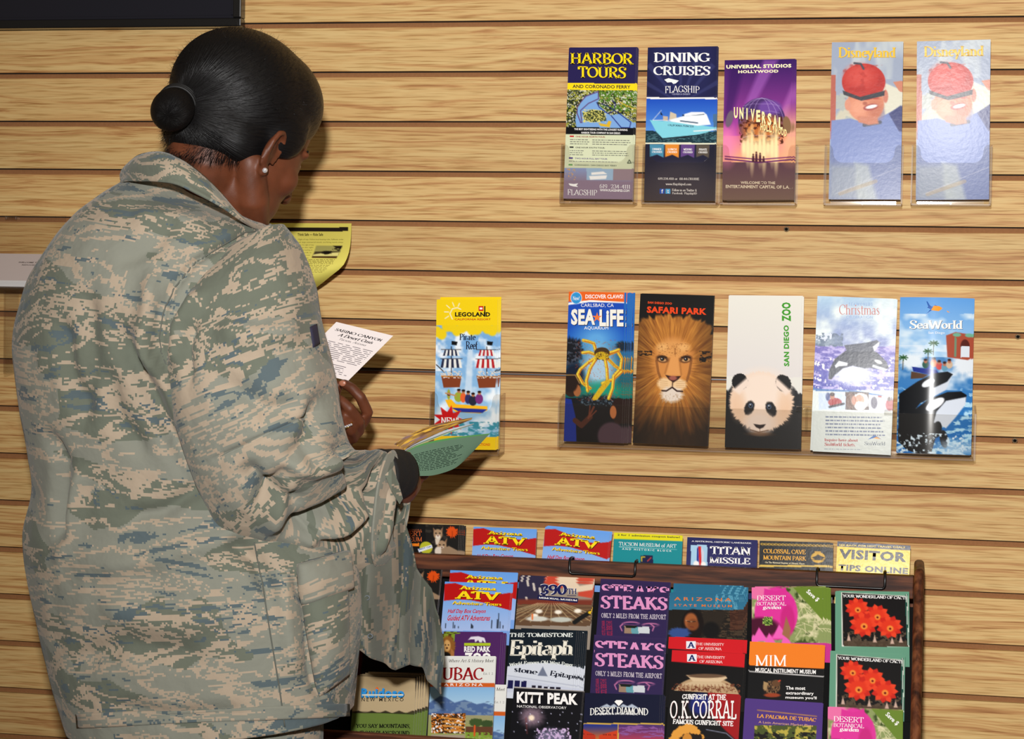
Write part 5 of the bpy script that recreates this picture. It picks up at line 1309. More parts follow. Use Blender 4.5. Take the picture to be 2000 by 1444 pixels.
A.line([(1350, 830), (1400, 790), (1460, 750)], 34, (.10, .10, .10)); A.ell(1460, 752, 16, 12, (.92, .75, .15)); A.ell(1080, 805, 80, 20, (.82, .82, .78), soft=8); A.ell(1250, 810, 80, 20, (.75, .76, .72), soft=8); A.line([(1045, 770), (1045, 810)], 10, (.9, .4, .1)); A.speck(1130, 460, 1480, 500, (.88, .78, .70), (.2, .2), .5, 4)
A.T('390', 1094, 528, 1290, 616, (.10, .12, .34), 'slab', sh=(-3, -3, WH)); A.T('TH', 1290, 560, 1358, 606, (.10, .12, .34), 'serifb', sh=(-2, -2, WH)); A.bar(1290, 616, 1356, 621, (.1, .12, .34), 2)
A.shape([(1080, 615), (1372, 640), (1368, 676), (1078, 650)], (.08, .10, .30)); A.T('MEMORIAL MUSEUM', 1088, 630, 1364, 662, WH, 'serifb', rot=-4.5, lay=2)
rk(A, 1, 'striped leaflet with the number 390 over a hangar roof', 'memorial museum leaflets', [(.6, 3, 2), (-.8, 5.5, 4), (1, 8, 6)])
A = Art(5, (1530, 568), (2020, 585), (1500, 860), (.20, .15, .32), full=False)
A.vgrad(560, 600, (.24, .17, .34), (.20, .15, .32))
for (x, y) in ((1740, 808), (1880, 818)): A.ell(x, y, 60, 14, (.75, .45, .62)); A.ell(x, y + 3, 54, 9, (.20, .15, .32))
A.line([(1680, 812), (1660, 830), (1672, 860)], 8, (.75, .45, .62)); A.line([(1880, 812), (1905, 830), (1892, 860)], 8, (.75, .45, .62)); A.rect(1690, 826, 1740, 880, (.60, .50, .42)); A.rect(1740, 835, 1790, 880, (.4, .62, .66)); A.rect(1790, 832, 1870, 880, (.80, .82, .84)); A.rect(1700, 822, 1780, 840, (.1, .12, .1))
A.T('STEAKS', 1526, 604, 2010, 716, (.86, .58, .76), 'slab', rot=-1.5); A.T('ONLY 2 MILES FROM THE AIRPORT', 1528, 732, 1994, 780, (.82, .78, .82), 'thinslab', rot=-1.5)
A.T('WWW.CATTLE.COM', 1526, 788, 1552, 900, (.62, .16, .30), 'sansb', rot=-90); A.T('3141 E. DREXEL TUCSON', 1560, 790, 1604, 900, (.62, .16, .30), 'sansb', rot=-90)
stk = rk(A, 1, 'purple STEAKS leaflet standing in front in the second row', 'purple steakhouse leaflets', [(.6, .2, 1.8)], blabel='STEAKS leaflet of the low pile, second row')
rk(A, 1, 'paler topped STEAKS leaflet peeping over the second row\'s front one', 'purple steakhouse leaflets', [(-.8, .8, 2), (.5, .4, 4)], at_=((1174, 1131), (1309, 1138)), me=stk, dy=.010, blabel='STEAKS leaflet of the raised pile, second row')
rk(A, 2, 'purple STEAKS leaflet standing in front in the third row', 'purple steakhouse leaflets', [(.6, .2, 1.8)], at_=((1162, 1265), (1298, 1272)), me=stk, blabel='STEAKS leaflet of the low pile, third row')
rk(A, 2, 'STEAKS leaflet peeping over the third row\'s front one', 'purple steakhouse leaflets', [(-.6, 1, 2), (1, .5, 4)], at_=((1161, 1241), (1300, 1248)), me=stk, dy=.010, blabel='STEAKS leaflet of the raised pile, third row')
A = Art(6, (100, 528), (590, 545), (88, 840), (.12, .11, .10), full=False)
A.vgrad(500, 660, (.16, .40, .52), (.20, .46, .58)); A.speck(420, 520, 680, 650, (.35, .60, .70), (.5, .3), .55, 4)
A.rect(60, 652, 999, 900, (.13, .11, .09)); A.speck(320, 652, 999, 900, (.30, .24, .18), (.25, .6), .5, 5); A.rect(520, 655, 999, 800, (.36, .18, .12), .5); A.poly([(330, 660), (500, 660), (440, 830), (330, 830)], (.18, .15, .12), soft=20)
A.ell(262, 760, 78, 112, (.10, .06, .05), soft=10); A.ell(250, 735, 46, 60, (.62, .36, .20), soft=14); A.ell(265, 760, 40, 42, (.50, .28, .15), soft=14); A.line([(215, 730), (250, 738), (285, 735)], 4, (.7, .6, .5)); A.line([(225, 735), (245, 738)], 5, (.12, .07, .05)); A.line([(262, 738), (282, 736)], 5, (.12, .07, .05)); A.line([(248, 775), (268, 778)], 5, (.4, .15, .12)); A.ell(170, 820, 75, 40, (.22, .32, .55), soft=14, rough=.4); A.ell(390, 800, 60, 60, (.07, .06, .06), soft=20)
A.T('ARIZONA', 132, 560, 532, 592, (.88, .48, .18), 'wide', rot=-1); A.T('STATE MUSEUM', 132, 610, 534, 634, (.88, .48, .18), 'wide', rot=-1)
rk(A, 1, 'blue headed state museum leaflet of a woman reading', 'state museum leaflets', [(2, .6, 1.4), (4, 1.4, 2.8), (6, 2, 4.2), (8, 6, 5.6), (9.5, 10, 7.0), (11, 13, 8.4), (4, 16, 9.8)])
A = Art(6, (672, 492), (1166, 490), (668, 860), (.78, .20, .55), full=False)
def garden_pic(A, ox, oy, s):
    f = lambda P: [(ox + x * s, oy + y * s) for x, y in P]
    A.poly(f([(0, 0), (500, 0), (500, 400), (0, 400)]), (.55, .60, .38)); A.speck(ox, oy, ox + 500 * s, oy + 400 * s, (.82, .80, .64), (.12, .12), .48, 7, 4); A.speck(ox, oy, ox + 500 * s, oy + 400 * s, (.25, .32, .14), (.15, .15), .56, 17, 5)
    for i in range(34):
        a = i * .7; c_ = (390 + 60 * math.cos(i * 2.3), 210 + 90 * math.sin(i * 1.7)); A.line(f([c_, (c_[0] + 75 * math.cos(a), c_[1] + 75 * math.sin(a))]), 4 * s, (.88, .84, .68), .9)
    A.ell(ox + 170 * s, oy + 190 * s, 150 * s, 190 * s, (.86, .22, .60), soft=10); A.ell(ox + 40 * s, oy + 30 * s, 90 * s, 60 * s, (.90, .45, .65), soft=14); A.poly(f([(90, 10), (170, 30), (240, 0), (250, 60), (300, 90), (290, 160), (80, 130)]), (.84, .20, .58), soft=6)
    A.ell(ox + 60 * s, oy + 290 * s, 130 * s, 70 * s, (.30, .05, .18), soft=24); A.ell(ox + 250 * s, oy + 240 * s, 50 * s, 110 * s, (.78, .16, .50), soft=14)
    for c_, r_ in (((60, 350), 60), ((130, 380), 50), ((200, 330), 60), ((20, 390), 50), ((240, 370), 40)): A.poly(f([(c_[0] - r_, c_[1] + 40), (c_[0] - 10, c_[1] - r_), (c_[0] + r_ * .9, c_[1] + 40)]), (.92, .38, .72), soft=8)
    A.poly(f([(210, 340), (240, 210), (270, 300), (260, 380)]), (.62, .42, .30), soft=8)
    A.ell(ox + 112 * s, oy + 245 * s, 34 * s, 30 * s, (.22, .34, .12)); A.speck(ox + 78 * s, oy + 212 * s, ox + 146 * s, oy + 276 * s, (.62, .72, .35), (.9, .9), .5, 9)
    A.poly(f([(290, 0), (560, 0), (560, 320)]), (.42, .52, .18))
    A.T('DESERT', *[q for p in f([(38, 60), (238, 98)]) for q in p], WH, 'serif'); A.T('BOTANICAL', *[q for p in f([(38, 106), (240, 134)]) for q in p], WH, 'serif'); A.T('garden', *[q for p in f([(76, 132), (204, 166)]) for q in p], WH, 'serifb', shear=.2)
    A.T('Save $', *[q for p in f([(375, 44), (478, 80)]) for q in p], WH, 'sansb', rot=-43)
garden_pic(A, 670, 490, 1.0)
gdn = rk(A, 1, 'pink cactus flower garden leaflet in the second row', 'botanical garden leaflets', [(5, .6, 2), (9, .8, 4), (11.5, .3, 6), (4, 3, 8)], blabel='botanical garden leaflet fanned in the second row')
gdnA = A
A = Art(6, (1280, 515), (1770, 522), (1268, 893), (.40, .60, .50), full=False)
A.poly([(1296, 526), (1760, 552), (1756, 910), (1290, 910)], (.92, .90, .86)); A.poly([(1302, 530), (1756, 556), (1752, 900), (1298, 900)], (.06, .045, .045)); A.rect(1304, 870, 1752, 910, (.30, .24, .18)); A.speck(1304, 800, 1752, 910, (.34, .28, .22), (.3, .3), .5, 6)
A.rect(1740, 540, 1756, 900, (.10, .3, .25)); A.rect(1748, 540, 1752, 900, (.8, .85, .8))
for cx_, cy_, r_ in ((1405, 640, 80), (1540, 690, 82), (1445, 755, 92), (1625, 770, 86)):
    for i in range(11):
        a = i / 11 * 2 * math.pi; A.poly([(cx_ + .3 * r_ * math.cos(a - .5), cy_ + .3 * r_ * math.sin(a - .5)), (cx_ + .85 * r_ * math.cos(a - .28), cy_ + .78 * r_ * math.sin(a - .28)), (cx_ + r_ * 1.1 * math.cos(a), cy_ + r_ * .98 * math.sin(a)), (cx_ + .85 * r_ * math.cos(a + .28), cy_ + .78 * r_ * math.sin(a + .28)), (cx_ + .3 * r_ * math.cos(a + .5), cy_ + .3 * r_ * math.sin(a + .5))], (.78, .15, .08) if i % 2 else (.90, .27, .14), soft=6)
    A.ell(cx_, cy_, r_ * .66, r_ * .56, (.86, .22, .10), soft=14, rough=.3); A.ell(cx_ + 4, cy_ + 12, r_ * .26, r_ * .24, (.92, .55, .22), soft=9); A.ell(cx_ + 4, cy_ + 14, r_ * .1, r_ * .1, (.45, .10, .05))
for x, y in ((1340, 840), (1520, 850), (1640, 860), (1700, 850)): A.poly([(x - 14, y + 30), (x, y - 20), (x + 14, y + 30)], (.78, .66, .60), soft=6)
A.T('YOUR WONDERLAND OF CACTI', 1304, 540, 1750, 578, WH, 'serifb', rot=-2)
cac = rk(A, 1, 'black leaflet of red cactus flowers in the second row', 'cactus flower leaflets', [(-2, -1, 1.8), (-4, .4, 3.6), (-5.5, 0, 5.4)], thick=.0012, blabel='cactus flower leaflet of the second row')
rk(A, 2, 'black leaflet of red cactus flowers in the third row', 'cactus flower leaflets', [(-2, .6, 1.8), (-4, 2, 3.6), (-5.5, 3.4, 5.4)], at_=((1629, 1275), (1768, 1281)), me=cac, blabel='cactus flower leaflet of the third row')
# third row
A = Art(7, (760, 160), (1245, 166), (750, 360), (.32, .16, .38), full=False)
A.rect(700, 120, 868, 400, (.30, .22, .12)); A.speck(700, 130, 868, 220, (.50, .60, .18), (.2, .2), .42, 6); A.ell(812, 250, 62, 74, (.55, .36, .16), rough=.3, k=20, soft=14); A.ell(806, 246, 30, 42, (.80, .62, .38), soft=8); A.ell(794, 240, 5, 4, BK); A.ell(818, 240, 5, 4, BK); A.ell(806, 262, 8, 6, (.25, .12, .08)); A.ell(800, 330, 40, 40, (.10, .08, .06), soft=8); A.poly([(835, 260), (866, 290), (866, 345), (840, 345)], (.66, .44, .24), soft=6)
A.bar(946, 226, 1160, 246, (.68, .76, .16)); A.poly([(976, 205), (1000, 182), (1060, 178), (1110, 190), (1122, 222), (1108, 222), (1095, 205), (1090, 222), (1070, 222), (1060, 205), (1035, 222), (1030, 200), (1000, 200)], (.88, .86, .90))
A.T('REID PARK', 946, 250, 1158, 290, WH, 'black'); A.T('ZOO', 948, 294, 1166, 372, WH, 'black')
rk(A, 2, 'purple zoo leaflet with a lion photo in the third row', 'purple zoo leaflets', [(2.5, .6, 2), (5, 1.5, 4), (6.5, 3, 6), (1, 5, 8)])
A = Art(7, (1318, 120), (1860, 140), (1335, 605), (.07, .12, .16), full=False)
A.ell(1600, 1010, 900, 620, (.82, .84, .88), soft=5); A.ell(1600, 1010, 900, 626, (.3, .36, .42), soft=4, al=0); A.poly([(1340, 500), (1900, 590), (1900, 620), (1340, 620)], (.78, .80, .86), soft=10)
for i, x in enumerate((1345, 1400, 1455)): A.rect(x, 525 + i * 4, x + 45, 590, (.10, .10, .30))
for i in range(5): A.rect(1540 + i * 50, 565 + i * 4, 1575 + i * 50, 620, (.12, .10, .18))
A.line([(1340, 490), (1900, 570)], 8, (.7, .72, .78)); A.poly([(1580, 490), (1615, 418), (1662, 495)], (.45, .48, .56))
A.T('THE TOMBSTONE', 1318, 152, 1832, 186, (.90, .92, .90), 'serifb'); A.T('Epitaph', 1338, 208, 1844, 362, (.92, .90, .84), 'goth', sh=(5, 4, (.45, .46, .45))); A.T('World Famous Old West Paper', 1340, 392, 1858, 428, (.90, .92, .90), 'serifb', arc=22)
A.T('stone', 1385, 424, 1580, 484, (.12, .14, .2), 'goth', rot=-7); A.T('Epitaph', 1680, 448, 1905, 530, (.12, .14, .2), 'goth', rot=-8)
rk(A, 2, 'dark newspaper museum leaflet in blackletter', 'old west newspaper leaflets', [(2.5, .4, 2), (5, .2, 4), (7.5, .4, 6), (10, -.4, 8), (12.5, -1, 10), (14, 4, 12)])
A = Art(8, (522, 200), (926, 222), (508, 440), (.06, .05, .05), full=False)
A.poly([(500, 195), (940, 216), (940, 302), (500, 266)], (.80, .10, .14)); A.ell(710, 470, 185, 115, (.72, .60, .46), soft=5); A.speck(520, 395, 900, 445, (.45, .25, .16), (.5, .7), .52, 7)
A.poly([(600, 345), (820, 350), (830, 362), (790, 385), (640, 382)], (.84, .74, .60), soft=4); A.poly([(640, 380), (790, 384), (850, 410), (570, 405)], (.80, .70, .56), soft=5); A.ell(712, 350, 105, 12, (.42, .32, .24)); 
for i in range(14): A.line([(560 + i * 23, 435), (572 + i * 21, 400)], 3, (.48, .28, .18), .8)
A.T('THE UNIVERSITY', 660, 232, 818, 252, WH, 'serif', rot=-1.5); A.T('OF ARIZONA', 676, 258, 804, 278, WH, 'serif', rot=-1.5); A.bar(606, 224, 660, 268, (.9, .9, .92)); A.T('A', 612, 228, 655, 264, (.12, .18, .42), 'slab', lay=2)
un = rk(A, 2, 'red headed university leaflet with a clay pot in the third row', 'university leaflets', [(.6, .3, 1.8)], blabel='university leaflet of the low pile')
rk(A, 2, 'red university leaflet raised behind the clay pot one', 'university leaflets', [(-2, .3, 2), (-4, 1, 4), (5, 2, 5.5)], at_=((1311, 1245), (1452, 1252)), me=un, dy=.010, blabel='university leaflet of the raised pile')
A = Art(8, (962, 158), (1372, 176), (952, 470), (.06, .055, .06), full=False)
A.poly([(940, 140), (1390, 165), (1390, 312), (940, 292)], (.92, .50, .14)); A.line([(955, 328), (1365, 356)], 5, WH)
A.ell(1078, 420, 48, 38, (.50, .38, .26), soft=5); A.speck(1030, 385, 1120, 455, (.15, .1, .08), (1.1, .5), .48, 6); A.ell(1104, 396, 24, 20, (.40, .28, .18)); A.line([(1118, 384), (1126, 380)], 8, (.8, .3, .2)); A.ell(1082, 465, 46, 12, (.60, .26, .14)); A.poly([(1034, 385), (1060, 395), (1050, 440), (1032, 430)], (.66, .54, .38), soft=4)
A.T('MIM', 988, 232, 1160, 296, WH, 'serif'); A.T('MUSICAL INSTRUMENT MUSEUM', 988, 306, 1324, 342, WH, 'sansb', rot=-2)
A.T('The most', 1158, 412, 1266, 434, WH, 'sansb', rot=-1); A.T('extraordinary', 1158, 442, 1312, 468, WH, 'sansb', rot=-1); A.T("museum you'll", 1156, 468, 1328, 492, WH, 'sansb', rot=-1)
rk(A, 2, 'orange and black instrument museum leaflet', 'instrument museum leaflets', [(-1, .6, 1.8), (.8, 1.6, 3.6), (-2, 2.4, 5.4)], mat=PR)
rk(catsA, 2, 'dark leaflet glimpsed under the jacket corner, left of the zoo leaflets', 'desert museum leaflets', [(1, .3, 2)], at_=((715, 1222), (843, 1228)), me=cats, blabel='dark leaflet under the jacket corner')
# fourth row
A = Art(7, (-330, 160), (140, 170), (-330, 460), (.42, .08, .10), full=False)
A.rect(60, 100, 200, 500, (.30, .10, .10)); A.T('TRAILS', -250, 200, 60, 260, WH, 'serifb')
rk(A, 2, 'dark red leaflet showing its right edge between jacket and rack', 'dark red trail leaflets', [(5, 0, 1.6), (9, .4, 3.2), (13, 0, 4.8), (19, -.6, 6.4), (26, 1, 8)])
A = Art(7, (55, 500), (560, 512), (35, 1000), (.74, .66, .52), full=False)
A.ell(300, 500, 250, 120, (.52, .44, .32), soft=90, al=.5); A.rect(0, 772, 999, 1100, (.42, .50, .24)); 
for i in range(5): A.poly([(40 + i * 110, 775), (95 + i * 110, 756), (150 + i * 110, 775)], (.25, .22, .16))
A.line([(30, 764), (575, 782)], 5, (.12, .1, .08)); A.line([(55, 498), (560, 515)], 8, (.10, .08, .07)); A.line([(553, 512), (575, 1000)], 10, (.12, .1, .08))
A.T('Ruidoso', 112, 594, 462, 662, (.20, .58, .86), 'black', sh=(3, 5, (.12, .2, .25))); A.bar(120, 638, 455, 648, (.85, .86, .8), 4); A.T('NEW MEXICO', 118, 664, 458, 690, (.18, .14, .10), 'wide')
A.ell(240, 598, 12, 12, (.90, .40, .12)); A.T('YOU SAY MOUNTAINS,', 80, 852, 520, 886, (.10, .12, .07), 'slab'); A.T('WE SAY PLAYGROUND.', 82, 902, 524, 936, (.10, .12, .07), 'slab')
rk(A, 3, 'tan and green New Mexico leaflet low beside the jacket', 'mountain resort leaflets', [(3, 1.2, 2), (6, 3, 4), (9, 4, 6), (13, 6, 8), (17, 8, 10)])
A = Art(7, (680, 340), (1200, 342), (672, 1017), (.88, .88, .86), full=False)
A.rect(0, 540, 1300, 572, (.80, .38, .14)); A.vgrad(572, 780, (.52, .70, .86), (.74, .84, .90)); A.poly([(660, 700), (760, 640), (810, 650), (880, 690), (960, 668), (1060, 700), (1120, 690), (1230, 720), (1230, 800), (660, 800)], (.32, .42, .60), soft=8); A.speck(660, 680, 1230, 800, (.45, .54, .66), (.12, .25), .5, 5)
A.vgrad(780, 960, (.62, .60, .46), (.60, .64, .34)); A.ell(1060, 835, 55, 32, (.26, .34, .18), rough=.4); A.ell(1150, 845, 50, 30, (.24, .32, .18), rough=.4); A.rect(980, 865, 1220, 930, (.40, .26, .18)); A.speck(980, 905, 1220, 960, (.50, .62, .22), (.3, .3), .42, 7); A.line([(1050, 860), (1050, 930)], 14, (.85, .35, .15))
A.rect(700, 768, 974, 918, (.25, .16, .08)); A.speck(700, 768, 974, 918, (.80, .48, .18), (.25, .6), .48, 4); A.speck(700, 768, 974, 918, WH, (.5, .5), .62, 14)
for i in range(4): A.line([(780 + i * 10, 800 + i * 30), (960, 815 + i * 28)], 12, (.84, .58, .26))
A.rect(700, 926, 974, 1050, (.66, .60, .52)); 
for i in range(4): A.ell(762 + i * 62, 1000, 24, 44, (.14, .12, .11)); A.rect(738 + i * 62, 1000, 786 + i * 62, 1050, (.14, .12, .11))
A.rect(976, 958, 1230, 1050, (.90, .90, .88))
A.T('Where Art & History Meet', 814, 364, 1182, 396, (.25, .22, .2), 'serif', shear=.2); A.T('TUBAC', 690, 424, 1108, 524, (.60, .10, .12), 'serifb'); A.T('Est. 1752', 1106, 464, 1184, 482, (.4, .4, .4), 'serif'); A.T('ARIZONA', 790, 546, 1104, 566, WH, 'wide'); A.T('Surrounded by', 1000, 985, 1162, 1014, (.2, .2, .25), 'serif')
tub = rk(A, 3, 'white art village leaflet rising highest in the fourth row', 'art village leaflets', [(.6, -.2, 1.8)], blabel='art village leaflet of the high pile')
rk(A, 3, 'white art village leaflet sunk behind, only its right edge showing', 'art village leaflets', [(-1, .5, 2)], at_=((866, 1335), (990, 1338)), me=tub, dy=.008, blabel='art village leaflet of the sunken pile')
A = Art(7, (1350, 590), (1910, 625), (1300, 1000), (.05, .045, .07), full=False)
A.poly([(1340, 580), (1930, 612), (1930, 632), (1340, 600)], (.70, .68, .66)); A.ell(1490, 830, 90, 75, (.62, .52, .58), soft=60, rough=.3, al=.8); A.ell(1485, 838, 24, 22, (.98, .90, .80), soft=16); A.line([(1440, 840), (1445, 960)], 14, (.5, .25, .25), .5); A.ell(1650, 1020, 130, 100, (.52, .50, .62), soft=50, rough=.3, al=.8); A.speck(1520, 920, 1800, 1010, (.80, .70, .85), (.4, .4), .5, 5)
for i in range(26): A.ell(1330 + (i * 137) % 580, 790 + (i * 71) % 210, 4, 4, (.85, .85, .95))
A.T('KITT PEAK', 1370, 630, 1866, 736, WH, 'black', rot=-2); A.T('NATIONAL OBSERVATORY', 1370, 736, 1772, 770, WH, 'sans', rot=-2)
rk(A, 3, 'black observatory leaflet with a glowing galaxy', 'observatory leaflets', [(.8, .4, 2), (1.5, .3, 4)])
A = Art(8, (36, 440), (456, 452), (30, 697), (.07, .09, .20), full=False)
A.rect(0, 618, 999, 626, (.80, .66, .3)); A.vgrad(626, 720, (.12, .20, .55), (.85, .45, .15), 0, 222); A.vgrad(626, 720, (.30, .20, .45), (.70, .25, .35), 226, 999); A.poly([(30, 655), (100, 690), (100, 720), (30, 720)], (.75, .22, .12)); A.poly([(120, 690), (222, 660), (222, 720), (120, 720)], (.80, .26, .12)); A.rect(222, 622, 228, 720, (.8, .66, .3)); A.speck(228, 626, 456, 700, (.55, .35, .60), (.1, .5), .5, 5)
for i in range(8): A.rect(34 + i * 9, 680 + i * 1, 38 + i * 9, 688, (.3, .05, .05)); A.rect(140 + i * 10, 684, 144 + i * 10, 692, (.3, .05, .05))
A.T('DESERT DIAMOND', 66, 530, 390, 574, (.92, .92, .90), 'serifb', arc=8); A.T('CASINOS & ENTERTAINMENT', 118, 560, 336, 572, (.9, .9, .9), 'sansb', arc=3)
A.shape([(202, 492), (212, 482), (240, 482), (250, 492), (226, 518)], WH); A.poly([(120, 525), (160, 505), (180, 518), (200, 505), (226, 525), (250, 505), (275, 518), (300, 505), (340, 530), (230, 522)], (.7, .74, .8))
rk(A, 3, 'navy and sunset casino leaflet with a diamond emblem', 'desert casino leaflets', [(2.5, .5, 2), (5, .6, 4), (7, .2, 6)])
A = Art(8, (506, 425), (896, 448), (498, 697), (.07, .06, .06), full=False)
A.poly([(720, 430), (910, 445), (910, 720), (820, 640), (740, 560)], (.62, .08, .10), soft=10); A.ell(680, 500, 60, 60, (.12, .16, .45), soft=30); A.ell(610, 690, 95, 78, (.88, .62, .26), rough=.35, k=5, soft=5); A.ell(640, 700, 66, 42, (.14, .09, .05), rough=.5, soft=5); A.ell(615, 690, 26, 30, (.80, .54, .22), soft=4); A.line([(720, 640), (830, 660), (880, 700)], 5, (.75, .78, .9), .6)
A.T('GUNFIGHT AT THE', 580, 444, 824, 480, WH, 'slab', rot=-1); A.T('O.K.CORRAL', 514, 478, 884, 584, WH, 'thinslab', sh=(2, 2, (.4, .05, .05))); A.T('FAMOUS GUNFIGHT SITE', 532, 582, 868, 622, WH, 'slab', rot=-2)
rk(A, 3, 'black and red gunfight show leaflet', 'gunfight show leaflets', [(1.2, .2, 1.8), (2.4, -1, 3.6)])
A = Art(8, (932, 478), (1362, 505), (930, 697), (.32, .22, .50), full=False)
A.rect(990, 630, 1332, 750, (.30, .34, .16)); A.speck(990, 630, 1332, 720, (.72, .66, .28), (.2, .2), .5, 5); A.speck(990, 670, 1332, 720, (.10, .08, .06), (.2, .3), .5, 9); A.line([(1002, 540), (1330, 575)], 5, (.85, .62, .22), .8)
A.T('LA PALOMA DE TUBAC', 1000, 562, 1330, 608, (.94, .66, .18), 'serifb', rot=-4); A.T('A Latin American Market Place', 1010, 606, 1314, 636, (.88, .68, .5), 'sans', rot=-4)
rk(A, 3, 'purple market place leaflet with a tree photo', 'market place leaflets', [(-1, .8, 1.8), (.8, 2, 3.6), (-.6, 3, 5.4)])
rk(gdnA, 3, 'pink cactus flower garden leaflet in the fourth row', 'botanical garden leaflets', [(-.8, .8, 2), (.6, 1.6, 4)], at_=((1618, 1382), (1763, 1388)), me=gdn, blabel='botanical garden leaflet of the fourth row')

# the rack itself
xR0, xR1 = at(1777, 1114, -.115).x + .006, at(1803, 1114, -.115).x + .002
xL1 = at(590, 1110, -.10).x; xL0 = xL1 - (xR1 - xR0)
zT = at(1790, 1113, -.115).z
zlow = at(1400, 1475, -.30).z
rack = empty('brochure_rack', ((xL0 + xR1) / 2, -.05, 0)); tag(rack, 'walnut brochure rack with stepped rows, standing against the slat wall', 'rack')
def side(xa_, xb_):
    P = [(-.001, 0), (-.001, zT), (-.108, zT), (-.116, zT - .004), (-.121, zT - .012)]
    P += [(-.121 - .185 * t_, zT - .012 - (zT - zlow) * t_) for t_ in (.25, .5, .75, 1.0)] + [(-.322, zlow - .08), (-.322, 0)]
    n = len(P)
    v = [(xa_, y, z) for y, z in P] + [(xb_, y, z) for y, z in P]
    f = [tuple(range(n))[::-1], tuple(range(n, 2 * n))] + [(i, (i + 1) % n, n + (i + 1) % n, n + i) for i in range(n)]
    MB().add(v, f).build('side_panel', WALZ, rack, bevel=.006, seg=4)
side(xR0, xR1); side(xL0, xL1)
zr = at(1400, 1108, -.078).z
MB().box(xL1, xR0, -.082, -.066, zr - .033, zr).build('header_rail', WALX, rack, bevel=.0015)
for tier, yy in ((1, 1130), (2, 1245), (3, 1350)):
    zt_ = at(1400, yy, TY[tier]).z
    k = LEAN / .229
    yb_, zb_ = TY[tier] - LEAN * 1.0, zt_ - .229
    y0_ = TY[tier] + .0195 - .03 * k
    MB().hexa([(xL1, yb_ + .0195, zb_), (xR0, yb_ + .0195, zb_), (xR0, yb_ + .0215, zb_), (xL1, yb_ + .0215, zb_),
               (xL1, y0_, zt_ - .03), (xR0, y0_, zt_ - .03), (xR0, y0_ + .002, zt_ - .03), (xL1, y0_ + .002, zt_ - .03)]).build('pocket_back', BLACKM, rack)
    MB().box(xL1, xR0, yb_ - .012, yb_ + .018, zb_ - .026, zb_ - .0215).build('pocket_ledge', BLACKM, rack)
MB().box(xL1, xR0, -.305, -.2935, .06, zlow).build('front_board', WALX, rack, bevel=.002)
MB().box(xL1, xR0, -.012, -.004, .05, zr - .01).build('back_board', WALX, rack)
for px_, py, tr_ in ((1162, 1213, 1), (1624, 1240, 1), (1149, 1325, 2), (1296, 1436, 3)):
    p = at(px_, py, TY[tr_] - .004)
    MB().ell(p + Vector((0, .004, 0)), (.0022, .003, .0026), nu=12, nv=8).build('pocket_knob', BLACKM, rack, True)
for (pa, pb, l) in (((1112, 1120), (1240, 1127), 'left'), ((1595, 1145), (1728, 1150), 'right')):
    a, b = at(*pa, -.0865), at(*pb, -.0865)
    zu = zr + .0022
    za = (a.z + b.z) / 2 - (.0 if l == 'left' else .0)
    pts = []
    a = Vector((a.x, -.0865, min(za, zr - .01))); b = Vector((b.x, -.0865, a.z))
    r = .004
    pts = [Vector((a.x + .002, -.0600, zr - .006)), Vector((a.x + .001, -.0602, zu)), Vector((a.x, -.066, zu + .001)), Vector((a.x, -.082, zu + .001)), Vector((a.x, -.0860, zu - .003)),
           Vector((a.x, -.0865, a.z + r)), Vector((a.x + r * .3, -.0865, a.z + r * .3)), Vector((a.x + r, -.0865, a.z)),
           Vector((b.x - r, -.0865, a.z)), Vector((b.x - r * .3, -.0865, a.z + r * .3)), Vector((b.x, -.0865, a.z + r)),
           Vector((b.x, -.0860, zu - .003)), Vector((b.x, -.082, zu + .001)), Vector((b.x, -.066, zu + .001)), Vector((b.x - .001, -.0602, zu)), Vector((b.x - .002, -.0600, zr - .006))]
    o = link('wire_hook', MB().tube(pts, .0019, 10).mesh('wire_hook', BLACKW, True))
    tag(o, 'black bent wire hook over the rail above the ' + ('STEAKS' if l == 'left' else 'cactus flower') + ' leaflets', 'hook', 'wire hooks over the rack rail')

# ------------------------------------------------------------------ the soldier
CAMO = camo('camouflage_cloth'); CAMO_SHADE = camo('camouflage_cloth_shaded', 0.6)  # second one: same cloth, shade on the hanging front darkened into its colour
m, nt, b = newmat('skin')
tc_ = mapped(nt, (1, 1, 1)); n_1 = N(nt, 'ShaderNodeTexNoise'); n_1.inputs['Scale'].default_value = 30; nt.links.new(tc_.outputs[0], n_1.inputs['Vector'])
r_1 = ramp(nt, [(.3, (.335, .175, .10)), (.7, (.43, .235, .145))]); nt.links.new(n_1.outputs[0], r_1.inputs[0]); nt.links.new(r_1.outputs[0], b.inputs['Base Color'])
b.inputs['Roughness'].default_value = .5; b.inputs['Subsurface Weight'].default_value = .06; b.inputs['Subsurface Radius'].default_value = (.01, .004, .002); b.inputs['Specular IOR Level'].default_value = .35
n_2 = N(nt, 'ShaderNodeTexNoise'); n_2.inputs['Scale'].default_value = 700; nt.links.new(tc_.outputs[0], n_2.inputs['Vector'])
bp = N(nt, 'ShaderNodeBump'); bp.inputs['Strength'].default_value = .25; bp.inputs['Distance'].default_value = .0004; nt.links.new(n_2.outputs[0], bp.inputs['Height']); nt.links.new(bp.outputs[0], b.inputs['Normal'])
SKIN = m
m, nt, b = newmat('black_hair')
mp_ = mapped(nt, (60, 8, 60)); n_1 = N(nt, 'ShaderNodeTexNoise'); n_1.inputs['Scale'].default_value = 5; n_1.inputs['Detail'].default_value = 5; nt.links.new(mp_.outputs[0], n_1.inputs['Vector'])
b.inputs['Base Color'].default_value = (.004, .0036, .004, 1); b.inputs['Roughness'].default_value = .42; b.inputs['Specular IOR Level'].default_value = .26
